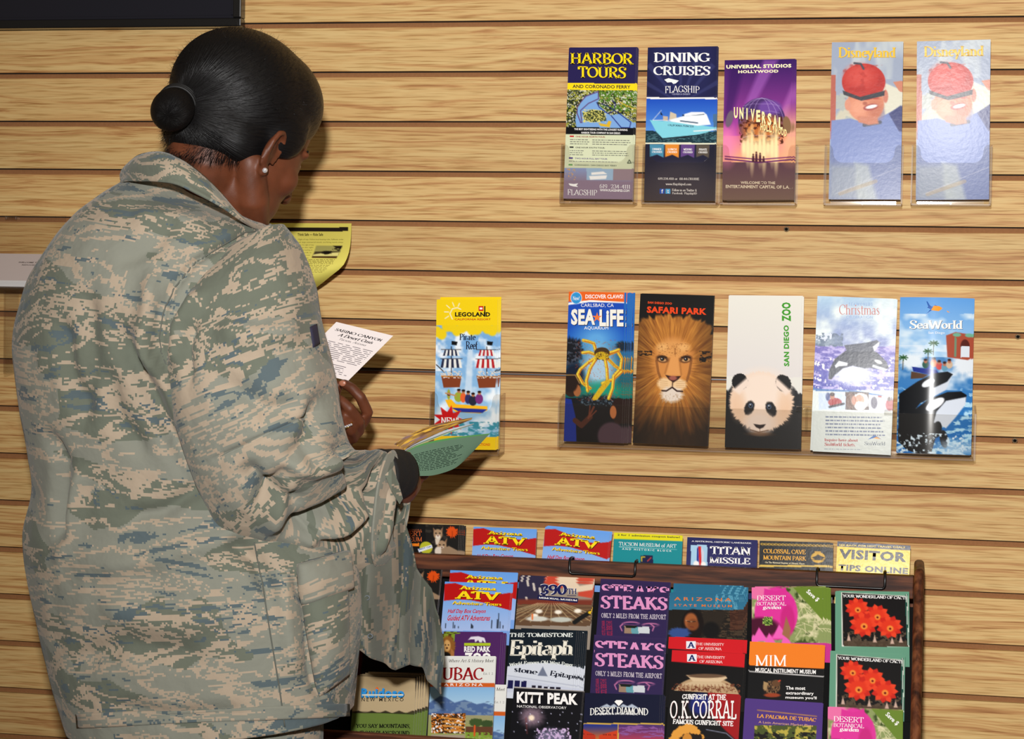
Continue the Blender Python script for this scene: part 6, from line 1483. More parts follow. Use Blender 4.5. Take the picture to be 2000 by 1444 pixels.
bp = N(nt, 'ShaderNodeBump'); bp.inputs['Strength'].default_value = .5; bp.inputs['Distance'].default_value = .001; nt.links.new(n_1.outputs[0], bp.inputs['Height']); nt.links.new(bp.outputs[0], b.inputs['Normal'])
HAIR = m

def S3(p): return at(p[0], p[1], p[2])
person = empty('person', at(380, 1410, -.48) * 1)
person.location.z = 0
tag(person, 'soldier in digital camouflage seen from behind, reading a card at the wall', 'person')

PSI, TH = math.radians(37), math.radians(29)
f0 = Vector((math.sin(PSI), math.cos(PSI), 0)); r0 = Vector((math.cos(PSI), -math.sin(PSI), 0)); z0v = Vector((0, 0, 1))
hf = f0 * math.cos(TH) - z0v * math.sin(TH); hu = z0v * math.cos(TH) + f0 * math.sin(TH)
HO = at(470, 266, -.47)
HM = Matrix(((r0.x, hf.x, hu.x, HO.x), (r0.y, hf.y, hu.y, HO.y), (r0.z, hf.z, hu.z, HO.z), (0, 0, 0, 1)))

B = MB()
E_ = lambda c, r, rot=None: B.ell(c, r, rot, 28, 18, HM)
E_((0, -.008, .035), (.077, .097, .088)); E_((0, .028, -.02), (.066, .066, .085)); E_((0, .030, -.065), (.060, .060, .052)); E_((0, .072, -.098), (.024, .022, .020))
for s_ in (-1, 1):
    E_((s_ * .036, .058, -.030), (.027, .026, .026));  E_((s_ * .010, .094, -.036), (.009, .009, .008))
    E_((s_ * .024, .078, .018), (.022, .009, .007)); E_((s_ * .026, .075, -.002), (.015, .010, .010))
    B.capsule([(s_ * .056, -.002, -.045), (s_ * .048, .030, -.080), (s_ * .018, .068, -.096)], [.020, .022, .018], 14, HM)
    # ear: shell, rim, lobe
    rot = Matrix.Rotation(s_ * math.radians(38), 3, 'Z') @ Matrix.Rotation(math.radians(-12), 3, 'X')
    E_((s_ * .082, .002, -.026), (.005, .017, .026), rot); E_((s_ * .079, .008, -.050), (.005, .008, .010))
    rim = [(s_ * .074, .018, -.034), (s_ * .075, .021, -.014), (s_ * .080, .016, .000), (s_ * .088, .006, .004), (s_ * .096, -.004, -.003), (s_ * .097, -.008, -.018), (s_ * .091, -.004, -.036), (s_ * .082, .006, -.052)]
    B.capsule(rim, [.0035, .004, .0042, .0045, .0045, .0042, .004, .004], 10, HM)
B.capsule([(0, .086, .008), (0, .095, -.014), (0, .101, -.034)], [.006, .008, .0095], 12, HM)
E_((0, .083, -.060), (.021, .011, .0062)); E_((0, .081, -.070), (.019, .011, .0072))
# neck, trunk, arms, legs: the continuous body
NK = HM @ Vector((0, -.028, -.055))
B.capsule([NK, at(400, 345, -.497), at(400, 430, -.480)], [.055, .057, .058], 20)
B.capsule([at(395, 440, -.475), at(370, 560, -.48), at(350, 800, -.48), at(365, 1050, -.48), at(385, 1330, -.48)], [.060, .10, .105, .105, .115], 24)
B.capsule([at(250, 510, -.47), at(390, 500, -.47), at(500, 570, -.51)], [.045, .052, .048], 16)
B.capsule([at(490, 560, -.52), at(500, 740, -.53), at(570, 975, -.51), at(676, 978, -.435), at(750, 945, -.385), at(776, 938, -.36)], [.048, .045, .036, .029, .024, .025], 16)
B.capsule([at(240, 520, -.48), at(330, 760, -.30), at(400, 930, -.25), at(560, 890, -.26), at(650, 850, -.275), at(668, 838, -.28)], [.045, .04, .038, .034, .026, .026], 16)
hipL, hipR = at(310, 1380, -.485), at(470, 1380, -.51)
for h_, dx, dy in ((hipL, 0, 0), (hipR, .01, -.01)):
    B.capsule([h_, Vector((h_.x + dx, h_.y + dy, .45)), Vector((h_.x + dx, h_.y + dy, .09))], [.082, .056, .038], 16)
# right hand (near): palm under the leaflets
def finger(pts, r0_, r1_):
    P = [S3(p) for p in pts]; n = len(P)
    B.capsule(P, [r0_ + (r1_ - r0_) * i / (n - 1) for i in range(n)], 12)
B.capsule([at(768, 945, -.365), at(780, 950, -.345), at(790, 945, -.330)], [.024, .028, .024], 14)
B.capsule([at(778, 925, -.350), at(792, 914, -.330)], [.020, .017], 12)
def finger(pts, r0_, r1_):
    P = [S3(p) for p in pts]; n = len(P)
    B.capsule(P, [r0_ + (r1_ - r0_) * i / (n - 1) for i in range(n)], 12)
finger([(796, 918, -.325), (814, 908, -.305), (830, 902, -.290), (834, 892, -.292)], .0085, .0068)
finger([(796, 932, -.322), (816, 922, -.300), (836, 915, -.286), (838, 904, -.288)], .0088, .0070)
finger([(794, 948, -.320), (810, 938, -.300), (830, 926, -.288), (832, 916, -.290)], .0085, .0068)
finger([(788, 962, -.325), (800, 954, -.306), (818, 940, -.294), (820, 930, -.294)], .0075, .0060)
finger([(772, 910, -.360), (782, 898, -.352), (790, 890, -.345), (798, 885, -.340)], .0105, .0078)
# left hand (far): card pinched between thumb and first finger
B.capsule([at(650, 862, -.285), at(668, 846, -.285), at(688, 832, -.285)], [.020, .023, .019], 14)
finger([(708, 826, -.292), (718, 806, -.302), (704, 776, -.314), (687, 758, -.314), (672, 750, -.312)], .0088, .0070)
finger([(700, 842, -.296), (701, 824, -.318), (683, 798, -.332), (664, 782, -.330), (652, 776, -.322)], .0088, .0072)
finger([(690, 856, -.298), (686, 842, -.322), (668, 818, -.334), (652, 806, -.330)], .0084, .0068)
finger([(676, 866, -.294), (670, 856, -.316), (656, 840, -.328), (645, 832, -.324)], .0076, .0062)
finger([(664, 838, -.270), (656, 800, -.262), (652, 770, -.268), (660, 753, -.280)], .0115, .0080)
body = B.build('body', SKIN, person, True)
md = body.modifiers.new('remesh', 'REMESH'); md.mode = 'VOXEL'; md.voxel_size = .0027; md.use_smooth_shade = True
dg = bpy.context.evaluated_depsgraph_get(); dg.update()
me_b = bpy.data.meshes.new_from_object(body.evaluated_get(dg))
body.modifiers.clear(); body.data = me_b
me_b.polygons.foreach_set('use_smooth', [True] * len(me_b.polygons))
co = np.zeros(len(me_b.vertices) * 3); me_b.vertices.foreach_get('co', co); co = co.reshape(-1, 3)
hands = (np.linalg.norm(co - np.array(at(680, 800, -.31)), axis=1) < .07) | (np.linalg.norm(co - np.array(at(815, 925, -.31)), axis=1) < .05)
vg = body.vertex_groups.new(name='soft'); vg.add(np.nonzero(~hands)[0].tolist(), 1.0, 'REPLACE'); vg.add(np.nonzero(hands)[0].tolist(), .22, 'REPLACE')
sm_ = body.modifiers.new('smooth', 'SMOOTH'); sm_.iterations = 10; sm_.factor = .5; sm_.vertex_group = 'soft'

# eyes, closed down on the card; nails; ear studs
for s_ in (-1, 1):
    w = MB().ell((s_ * .028, .0735, -.001), (.0125, .0105, .0100), None, 20, 14, HM).build('eyeball', plain('eye_white', (.85, .82, .78), .2), person, True)
    MB().ell((s_ * .028, .0825, -.004), (.005, .003, .005), None, 14, 8, HM).build('iris', plain('iris', (.10, .05, .03), .15), w, True)
    MB().capsule([(s_ * .014, .086, .022), (s_ * .028, .086, .026), (s_ * .044, .076, .022)], [.0018, .0026, .0015], 8, HM).build('eyebrow', HAIR, person, True)
    st_ = MB().ell((s_ * .0855, .0065, -.052), (.0036, .0036, .0036), None, 12, 8, HM).build('ear_stud', STONE, person, True)
NAIL = plain('nail', (.66, .42, .32), .3)
p = at(669, 749, -.3185)
MB().ell(p, (.0052, .0018, .0042)).build('fingernail', NAIL, person, True)
# ring with stones
cen = at(667, 838, -.322)
t_ax = (at(672, 828, -.326) - at(686, 842, -.314)).normalized()
u1 = t_ax.cross(Vector((0, 0, 1))).normalized(); u2 = t_ax.cross(u1)
cen = at(677, 830, -.328); t_ax = (at(668, 818, -.334) - at(686, 842, -.322)).normalized(); u1 = t_ax.cross(Vector((0, 0, 1))).normalized(); u2 = t_ax.cross(u1)
rg = MB().tube([cen + (u1 * math.cos(a) + u2 * math.sin(a)) * .0088 for a in [i * math.pi / 12 for i in range(24)]], .0014, 8, closed=True).build('finger_ring', GOLD, person, True)
for i in range(4):
    MB().ell(at(674 + i * 4, 834 - i * 1.5, -.338), (.0018, .0018, .0018), None, 10, 6).build('ring_stone', STONE, rg, True)

# hair
H = MB()
H.ell((0, -.020, .044), (.089, .104, .091), None, 40, 26, HM); H.ell((0, -.046, -.014), (.070, .060, .060), None, 30, 20, HM)
H.ell((0, .005, .060), (.084, .084, .072), None, 30, 20, HM)
for s_ in (-1, 1): H.ell((s_ * .070, .020, .015), (.014, .034, .040), None, 20, 12, HM); H.ell((s_ * .056, -.022, -.020), (.022, .040, .036), None, 20, 12, HM)
hair = H.build('hair', HAIR, person, True)
md = hair.modifiers.new('remesh', 'REMESH'); md.mode = 'VOXEL'; md.voxel_size = .004; md.use_smooth_shade = True
sm_ = hair.modifiers.new('smooth', 'SMOOTH'); sm_.iterations = 22; sm_.factor = .5
bunc = HM.inverted() @ at(337, 214, -.585)
H = MB(); H.ell(bunc, (.031, .026, .029), None, 24, 16, HM); H.ell((Vector(bunc) * .72 + Vector((0, -.105, -.02)) * .28), (.022, .020, .022), None, 20, 14, HM); H.ell((Vector(bunc) * .3 + Vector((0, -.095, -.015)) * .7), (.020, .024, .022), None, 20, 14, HM)
bun = H.build('hair_bun', HAIR, hair, True)
md = bun.modifiers.new('remesh', 'REMESH'); md.mode = 'VOXEL'; md.voxel_size = .0025; md.use_smooth_shade = True
bp_ = HM @ Vector(bunc); hp = HM @ Vector((0, -.10, -.01)); ax = (bp_ - hp).normalized(); a1 = ax.cross(Vector((0, 0, 1))).normalized(); a2 = ax.cross(a1)
nt = HAIR.node_tree
def NX(t, **k): return N(nt, t, **k)
tc3 = NX('ShaderNodeTexCoord'); sb3 = NX('ShaderNodeVectorMath', operation='SUBTRACT'); sb3.inputs[1].default_value = tuple(hp)
nt.links.new(tc3.outputs['Object'], sb3.inputs[0])
ds = []
for v in (a1, a2, ax):
    d3 = NX('ShaderNodeVectorMath', operation='DOT_PRODUCT'); d3.inputs[1].default_value = tuple(v); nt.links.new(sb3.outputs[0], d3.inputs[0]); ds.append(d3)
an3 = NX('ShaderNodeMath', operation='ARCTAN2'); nt.links.new(ds[0].outputs['Value'], an3.inputs[0]); nt.links.new(ds[1].outputs['Value'], an3.inputs[1])
cx3 = NX('ShaderNodeCombineXYZ'); nt.links.new(an3.outputs[0], cx3.inputs[0]); nt.links.new(ds[2].outputs['Value'], cx3.inputs[1])
sc3 = NX('ShaderNodeVectorMath', operation='MULTIPLY'); sc3.inputs[1].default_value = (9, 14, 1); nt.links.new(cx3.outputs[0], sc3.inputs[0])
for n_x in nt.nodes:
    if n_x.type == 'TEX_NOISE': nt.links.new(sc3.outputs[0], n_x.inputs['Vector'])
    if n_x.type == 'BUMP': n_x.inputs['Distance'].default_value = .0022; n_x.inputs['Strength'].default_value = .8
for q in (.30, .42, .54):
    c_ = hp.lerp(bp_, q)
    MB().tube([c_ + (a1 * math.cos(a) + a2 * math.sin(a)) * .0245 for a in [i * math.pi / 14 for i in range(28)]], .0021, 8, closed=True).build('hair_tie', plain('hair_tie', (.05, .05, .055), .6), hair, True)
# short loose hairs along the outline and nape
rnd = random.Random(3)
Vv, Ff = [], []
HMi = HM.inverted()
def strand(p, d, L, w=.00022):
    side_ = d.cross(Vector((rnd.uniform(-1, 1), rnd.uniform(-1, 1), rnd.uniform(-1, 1)))).normalized()
    bend = Vector((rnd.uniform(-1, 1), rnd.uniform(-1, 1), rnd.uniform(-1, 1))) * .9
    b0 = len(Vv); q = Vector(p); dd = Vector(d)
    for k in range(5):
        ww = w * (1 - k / 5)
        Vv.append(q + side_ * ww); Vv.append(q - side_ * ww)
        q = q + dd.normalized() * (L / 4); dd = dd + bend * .35
    for k in range(4):
        a = b0 + 2 * k; Ff.append((a, a + 1, a + 3, a + 2))
for i in range(5200):
    th_a = math.acos(rnd.uniform(-.75, 1)); ph_ = rnd.uniform(0, 2 * math.pi)
    n_ = Vector((math.sin(th_a) * math.cos(ph_), math.sin(th_a) * math.sin(ph_), math.cos(th_a)))
    low = n_.z < .1
    if low and n_.y > .35: continue
    p_ = Vector((0, -.020, .044)) + Vector((n_.x * .087, n_.y * .102, n_.z * .088))
    if n_.z < -.3: p_ = Vector((0, -.052, -.018)) + Vector((n_.x * .066, n_.y * .050, n_.z * .056))
    d_ = (n_ * .5 + Vector((rnd.uniform(-.6, .6), rnd.uniform(-.2, .8), rnd.uniform(-.7, .2)))).normalized()
    P_ = HM @ p_; D_ = (HM.to_3x3() @ d_).normalized()
    strand(P_, D_, rnd.uniform(.004, .013) * (1.5 if n_.y > .3 else 1))
for i in range(2600):     # nape wisps
    a = rnd.uniform(-1.3, 1.85)
    p_ = Vector((.060 * math.sin(a), -.022 - .054 * math.cos(a), rnd.uniform(-.085, -.045) + .028 * max(0, a - .6)))
    strand(HM @ p_, (HM.to_3x3() @ Vector((.3 * math.sin(a), -.3 * math.cos(a), -1))).normalized(), rnd.uniform(.006, .018))
sb = MB(); sb.v = [tuple(v) for v in Vv]; sb.f = Ff
so = sb.build('loose_hairs', HAIR, hair); so['kind'] = 'stuff'

# ---- cloth built as lofted shells, with folds pushed in
def project(P):
    d = P - CAM
    z = d.dot(FW)
    return 1000 + F * d.dot(RT) / z, 722 - F * d.dot(UP) / z

def crom(p0, p1, p2, p3, t):
    return 0.5 * (2 * p1 + (p2 - p0) * t + (2 * p0 - 5 * p1 + 4 * p2 - p3) * t * t + (3 * p1 - p0 - 3 * p2 + p3) * t ** 3)

def loft(secs, nu, nv, folds, seed, rough=.004, e=2.3, uvoff=(0, 0), nscale=9.0):
    """secs: (A px, B px, centre depth, half depth, skew) ; returns vertices, faces, uvs"""
    S = [np.array([a[0], a[1], b_[0], b_[1], y, h, k]) for (a, b_, y, h, k) in secs]
    rows = []
    m = len(S)
    for j in range(nv + 1):
        t = j / nv * (m - 1); i = min(int(t), m - 2); f = t - i
        rows.append(crom(S[max(i - 1, 0)], S[i], S[i + 1], S[min(i + 2, m - 1)], f))
    V = np.zeros((nv + 1, nu, 3))
    for j, r in enumerate(rows):
        A_, B_ = at(r[0], r[1], r[4] - r[6]), at(r[2], r[3], r[4] + r[6])
        Cn = (A_ + B_) / 2; X_ = (B_ - A_) / 2
        for i in range(nu):
            th = 2 * math.pi * i / nu + math.pi / 2 + math.pi     # seam on the wall side
            c_, s_ = math.cos(th), math.sin(th)
            cc = math.copysign(abs(c_) ** (2 / e), c_); ss = math.copysign(abs(s_) ** (2 / e), s_)
            p = Cn + X_ * cc + Vector((0, -1, 0)) * r[5] * ss
            V[j, i] = p
    # uv in metres
    du = np.linalg.norm(np.roll(V, -1, 1) - V, axis=2)
    U = np.zeros((nv + 1, nu + 1)); U[:, 1:] = np.cumsum(du, 1)
    mid = U[:, nu // 2:nu // 2 + 1]; U = U - mid
    dv = np.linalg.norm(V[1:] - V[:-1], axis=2).mean(1); Vv_ = np.zeros(nv + 1); Vv_[1:] = np.cumsum(dv)
    # normals
    dU = np.roll(V, -1, 1) - np.roll(V, 1, 1); dV = np.gradient(V, axis=0)
    Nn = np.cross(dU, dV); Nn /= np.linalg.norm(Nn, axis=2, keepdims=True) + 1e-9
    cenr = V.mean(1, keepdims=True)
    if ((V - cenr) * Nn).sum() < 0: Nn = -Nn
    # picture positions
    d = V - np.array(CAM)
    z = d @ np.array(FW); PX = 1000 + F * (d @ np.array(RT)) / z; PY = 722 - F * (d @ np.array(UP)) / z
    front = np.clip(-(Nn * (d / np.linalg.norm(d, axis=2, keepdims=True))).sum(2) * 2.5 + .2, 0, 1)
    D_ = np.zeros(PX.shape)
    for (pts, w, dep) in folds:
        dist = np.full(PX.shape, 1e9); tt = np.zeros(PX.shape)
        L = len(pts) - 1
        for k in range(L):
            x0, y0 = pts[k]; x1, y1 = pts[k + 1]
            l2 = (x1 - x0) ** 2 + (y1 - y0) ** 2
            t = np.clip(((PX - x0) * (x1 - x0) + (PY - y0) * (y1 - y0)) / l2, 0, 1)
            dd = np.hypot(PX - x0 - t * (x1 - x0), PY - y0 - t * (y1 - y0))
            better = dd < dist; dist = np.where(better, dd, dist); tt = np.where(better, (k + t) / L, tt)
        env = np.clip(np.sin(np.pi * np.clip(tt, 0.02, .98)) * 1.8, 0, 1)
        D_ += 2.0 * dep * np.exp(-(dist / w) ** 2) * env * front
    uu = U[:, :-1] + uvoff[0]; vv = Vv_[:, None] + uvoff[1] + 0 * uu
    D_ += rough * (fbm(uu * nscale + 40, vv * nscale * .7 + 40, seed, 3) - .5) * 2
    D_ += rough * .35 * (fbm(uu * 40 + 40, vv * 16 + 40, seed + 5, 2) - .5) * 2
    V = V + Nn * D_[..., None]
    verts = V.reshape(-1, 3)
    faces, uvs = [], []
    for j in range(nv):
        for i in range(nu):
            a, b_ = j * nu + i, j * nu + (i + 1) % nu
            faces.append((a, b_, b_ + nu, a + nu))
            uvs += [(U[j, i] + uvoff[0], Vv_[j] + uvoff[1]), (U[j, i + 1] + uvoff[0], Vv_[j] + uvoff[1]), (U[j + 1, i + 1] + uvoff[0], Vv_[j + 1] + uvoff[1]), (U[j + 1, i] + uvoff[0], Vv_[j + 1] + uvoff[1])]
    return verts, faces, uvs

def cloth(name, verts, faces, uvs, mat, parent, thick=.0016):
    me = bpy.data.meshes.new(name)
    me.from_pydata([tuple(v) for v in verts], [], faces)
    ul = me.uv_layers.new(name='UVMap')
    ul.data.foreach_set('uv', np.array(uvs, float).ravel())
    me.polygons.foreach_set('use_smooth', [True] * len(me.polygons))
    me.materials.append(mat); me.update()
    o = link(name, me); keep(o, parent)
    if thick:
        s_ = o.modifiers.new('thickness', 'SOLIDIFY'); s_.thickness = thick; s_.offset = -1
    return o

tors = [((292, 322), (440, 392), -.485, .070, .01), ((262, 348), (480, 420), -.49, .085, .01), ((205, 385), (535, 448), -.495, .112, .01), ((150, 432), (578, 500), -.50, .135, .01), ((104, 500), (594, 560), -.50, .150, .01),
        ((68, 580), (600, 640), -.50, .158, 0), ((51, 680), (605, 740), -.495, .160, 0), ((60, 780), (604, 830), -.49, .155, 0), ((76, 880), (606, 920), -.485, .150, 0), ((82, 950), (620, 975), -.485, .148, 0),
        ((63, 1035), (650, 1040), -.485, .148, 0), ((72, 1120), (684, 1110), -.488, .148, 0), ((92, 1220), (693, 1200), -.492, .148, 0), ((115, 1320), (690, 1295), -.495, .148, 0), ((150, 1418), (682, 1392), -.498, .150, 0)]
TF = [([(530, 447), (478, 452), (430, 480), (380, 510), (340, 560), (316, 610), (308, 660), (316, 700), (345, 740)], 6, -.007),
      ([(300, 520), (292, 600), (290, 680), (310, 740)], 16, .009), ([(227, 620), (256, 699), (289, 757), (339, 861), (400, 960)], 14, -.010), ([(262, 610), (290, 690), (330, 760), (380, 860)], 14, .007),
      ([(345, 740), (375, 840), (420, 940), (460, 1040)], 16, -.012), ([(170, 560), (180, 700), (160, 850)], 16, -.006), ([(120, 620), (135, 720), (165, 820)], 14, -.007), ([(200, 700), (230, 820), (290, 900)], 18, -.007),
      ([(85, 830), (120, 900), (118, 1000), (130, 1090)], 14, -.008), ([(160, 900), (145, 1000), (115, 1110)], 14, .007), ([(240, 1010), (320, 1000), (420, 930)], 16, -.006), ([(150, 1100), (270, 1100), (420, 1060), (520, 1010)], 24, .005),
      ([(120, 1300), (250, 1260), (420, 1290)], 26, -.006), ([(180, 1180), (330, 1220), (480, 1200)], 30, .005), ([(440, 1050), (500, 1090), (540, 1180)], 18, -.009), ([(350, 420), (300, 480), (220, 520)], 20, -.004), ([(420, 440), (330, 430), (250, 420)], 20, .004),
      ([(570, 1110), (600, 1180), (610, 1300), (630, 1370)], 12, -.008), ([(545, 1130), (560, 1230), (575, 1340)], 16, .005), ([(200, 1380), (340, 1400), (500, 1390)], 18, -.005)]
v_, f_, u_ = loft(tors, 200, 230, TF, 5, rough=.0045)
coat = cloth('jacket', v_, f_, u_, CAMO, person)
bvh = BVHTree.FromPolygons([Vector(v) for v in v_], f_)
def surf(px_, py, off=0.0, tree=None):
    d = (at(px_, py, 0) - CAM).normalized()
    loc, nor, idx, dist = (tree or bvh).ray_cast(CAM, d)
    if loc is None: return at(px_, py, -.5)
    if nor.dot(d) > 0: nor = -nor
    return loc + nor * off

slv = [((548, 440), (372, 560), -.545, .055, 0), ((580, 492), (336, 610), -.555, .085, 0), ((604, 556), (326, 670), -.565, .098, 0), ((612, 620), (336, 735), -.57, .105, 0), ((628, 680), (346, 790), -.575, .105, 0), ((648, 750), (368, 860), -.58, .104, 0), ((658, 815), (392, 925), -.575, .102, 0), ((668, 862), (420, 985), -.565, .100, 0),
       ((682, 880), (452, 1042), -.55, .096, 0), ((700, 884), (518, 1068), -.53, .088, 0), ((716, 884), (586, 1092), -.50, .078, 0), ((732, 884), (655, 1106), -.465, .066, 0), ((752, 890), (712, 1110), -.43, .056, 0), ((776, 902), (752, 1098), -.405, .050, 0), ((790, 920), (772, 1060), -.390, .046, 0)]
SF = [([(401, 905), (500, 860), (580, 825), (645, 800)], 4, -.004), ([(345, 720), (352, 640), (400, 560)], 12, .008), ([(370, 760), (362, 680), (380, 620)], 9, -.006), ([(640, 745), (610, 850), (560, 930), (480, 1010)], 20, -.010), ([(600, 860), (560, 960), (520, 1050)], 16, .008),
      ([(702, 961), (640, 1000), (545, 1043)], 14, -.013), ([(720, 985), (660, 1030), (590, 1062)], 12, .009), ([(735, 949), (720, 1000), (677, 1060)], 10, -.011), ([(755, 940), (745, 1020), (725, 1090)], 10, .008), ([(655, 860), (690, 930), (700, 975)], 12, -.010), ([(470, 900), (520, 960), (600, 980)], 18, -.009),
      ([(430, 740), (520, 800), (600, 790)], 26, -.007), ([(420, 640), (500, 660), (590, 640)], 26, .006), ([(560, 1010), (620, 1050), (700, 1060)], 12, -.008), ([(680, 890), (610, 920), (540, 900)], 14, .007), ([(740, 900), (722, 960), (735, 1010)], 8, -.006)]
v2, f2, u2_ = loft(slv, 140, 200, SF, 11, rough=.005, uvoff=(3.3, 1.2), nscale=11)
sleeve = cloth('sleeve', v2, f2, u2_, CAMO, person)
bvs = BVHTree.FromPolygons([Vector(v) for v in v2], f2)
# far sleeve, mostly hidden
sl2 = [((250, 470), (120, 560), -.45, .06, 0), ((300, 620), (130, 700), -.38, .075, 0), ((400, 800), (260, 930), -.30, .075, 0), ((470, 830), (400, 990), -.27, .065, 0), ((560, 820), (540, 960), -.265, .055, 0), ((632, 795), (628, 905), -.27, .045, 0)]
v3, f3, u3 = loft(sl2, 60, 60, [], 21, rough=.004, uvoff=(7, 3))
cloth('sleeve', v3, f3, u3, CAMO, person)

def patch(name, TLp, TRp, BRp, BLp, off, mat, parent, tree, uvo, n=24, puff=.0, thick=.002, side_=False):
    """a sewn-on piece following the cloth under it; four corners in the photograph"""
    V, Fc, Uv = [], [], []
    for j in range(n + 1):
        for i in range(n + 1):
            s_, t_ = i / n, j / n
            x = (TLp[0] * (1 - s_) + TRp[0] * s_) * (1 - t_) + (BLp[0] * (1 - s_) + BRp[0] * s_) * t_
            y = (TLp[1] * (1 - s_) + TRp[1] * s_) * (1 - t_) + (BLp[1] * (1 - s_) + BRp[1] * s_) * t_
            ed = min(s_, 1 - s_, t_, 1 - t_)
            V.append(surf(x, y, off * min(1, .25 + ed * 10) + puff * math.sin(math.pi * s_) * math.sin(math.pi * t_), tree))
    for j in range(n):
        for i in range(n):
            a = j * (n + 1) + i; q = (a, a + 1, a + n + 2, a + n + 1); Fc.append(q)
            for k in q:
                Uv.append((k % (n + 1) / n * (abs(TRp[0] - TLp[0])) / 1600 + uvo[0], k // (n + 1) / n * abs(BLp[1] - TLp[1]) / 1600 + uvo[1]))
    return cloth(name, V, Fc, Uv, mat, parent, thick)
def seam(pts, tree, parent, off=.0006, r=.0009, mat=None):
    P = []
    for k in range(len(pts) - 1):
        for q in range(8):
            t_ = q / 8; P.append(surf(pts[k][0] * (1 - t_) + pts[k + 1][0] * t_, pts[k][1] * (1 - t_) + pts[k + 1][1] * t_, off, tree))
    P.append(surf(*pts[-1], off, tree))
    me = MB().tube(P, r, 6).mesh('seam', mat or SEAM, True)
    o = link('seam', me); keep(o, parent); return o
SEAM = plain('seam_thread', (.38, .39, .36), .9)
pk = patch('pocket', (586, 1150), (676, 1120), (679, 1320), (622, 1362), .004, CAMO, person, bvh, (9.1, 2.2), puff=.008)
patch('pocket_flap', (580, 1105), (678, 1078), (684, 1150), (590, 1182), .010, CAMO, person, bvh, (10.4, 5.2), puff=.003)
patch('hem', (150, 1396), (680, 1376), (681, 1398), (152, 1421), .0014, CAMO, person, bvh, (12.2, .4), n=40)
seam([(497, 1060), (512, 1140), (528, 1240), (545, 1340), (556, 1420)], bvh, person)
seam([(530, 449), (478, 454), (432, 480), (382, 512), (342, 560), (318, 610), (310, 660), (318, 702), (345, 738)], bvh, person)
seam([(405, 906), (460, 878), (520, 852), (580, 828), (640, 803)], bvs, person)
patch('sleeve_badge', (603, 640), (616, 634), (622, 672), (609, 680), .0016, plain('navy_badge', (.16, .15, .24), .8), person, bvs, (0, 0), n=6)
# cuff with its tab
cuff = [((762, 882), (738, 1104), -.425, .058, 0), ((778, 896), (758, 1096), -.41, .053, 0), ((793, 918), (776, 1064), -.395, .049, 0)]
v4, f4, u4 = loft(cuff, 60, 12, [], 31, rough=.001, uvoff=(5, 8))
cf = cloth('cuff', v4, f4, u4, CAMO, person, .003)
P4 = [at(752, 928, -.470), at(765, 960, -.468), at(780, 985, -.455), at(786, 975, -.450), at(778, 945, -.458), at(765, 915, -.465)]
tb = MB(); n4 = len(P4); tb.add([p for p in P4] + [p + Vector((0, .003, 0)) for p in P4], [tuple(range(n4)), tuple(range(n4, 2 * n4))[::-1]] + [(i, (i + 1) % n4, n4 + (i + 1) % n4, n4 + i)[::-1] for i in range(n4)])
o = tb.build('cuff_tab', CAMO, person); 
o.data.uv_layers.new(name='UVMap'); 
for l in o.data.loops: o.data.uv_layers[0].data[l.index].uv = (o.data.vertices[l.vertex_index].co.x, o.data.vertices[l.vertex_index].co.z)

# collar
top = [(258, 330, -.50), (264, 312, -.54), (285, 302, -.575), (318, 300, -.600), (356, 316, -.605), (395, 345, -.598), (430, 380, -.585), (456, 412, -.570), (474, 430, -.552), (500, 446, -.50), (500, 440, -.43), (400, 400, -.40), (300, 350, -.42)]
low = [(238, 366, -.51), (246, 356, -.56), (275, 355, -.600), (308, 356, -.622), (345, 362, -.632), (384, 380, -.630), (415, 396, -.622), (442, 412, -.606), (470, 432, -.580), (512, 456, -.50), (512, 450, -.42), (400, 430, -.38), (280, 385, -.41)]
V, Fc, Uv = [], [], []
n = len(top); nn = 8; rows_ = []
for j in range(nn + 1):
    for i in range(n * 6):
        k = i // 6; t_ = (i % 6) / 6
        def cr3(L): 
            q = [np.array(S3(L[(k + d) % n])) for d in (-1, 0, 1, 2)]
            return crom(q[0], q[1], q[2], q[3], t_)
        a, b_ = cr3(top), cr3(low); s_ = j / nn
        P = a * (1 - s_) + b_ * s_; c_ = np.array(at(395, 400, -.50)); o_ = P - c_; o_[2] = 0; o_ /= np.linalg.norm(o_)
        V.append(Vector(P + o_ * .006 * math.sin(math.pi * min(1, s_ * 1.3))))
m_ = n * 6
for j in range(nn):
    for i in range(m_):
        q = (j * m_ + i, j * m_ + (i + 1) % m_, (j + 1) * m_ + (i + 1) % m_, (j + 1) * m_ + i); Fc.append(q)
        for (jj, ii) in ((j, i), (j, i + 1), (j + 1, i + 1), (j + 1, i)): Uv.append((ii * .0075 + 14, jj * .006 + 2))
cloth('collar', V, Fc, Uv, CAMO, person, .003)

# open front panel hanging towards the rack
Tt = [(684, 1080, -.47), (716, 1062, -.45), (756, 1040, -.42), (790, 1012, -.395), (812, 1110, -.41), (843, 1150, -.425), (860, 1203, -.435), (866, 1285, -.44)]
Bb = [(690, 1262, -.47), (722, 1286, -.455), (750, 1299, -.43), (774, 1307, -.40), (802, 1298, -.405), (824, 1306, -.415), (842, 1330, -.43), (862, 1357, -.44)]
V, Fc, Uv = [], [], []
NU, NV = 56, 40
for j in range(NV + 1):
    for i in range(NU + 1):
        t_ = i / NU * (len(Tt) - 1); k = min(int(t_), len(Tt) - 2); q = t_ - k
        a = np.array(S3(Tt[k])) * (1 - q) + np.array(S3(Tt[k + 1])) * q; b_ = np.array(S3(Bb[k])) * (1 - q) + np.array(S3(Bb[k + 1])) * q
        s_ = j / NV; P = a * (1 - s_) + b_ * s_
        P[1] += .006 * math.sin(s_ * 5 + i * .25) + .004 * math.sin(i * .5)
        V.append(Vector(P))
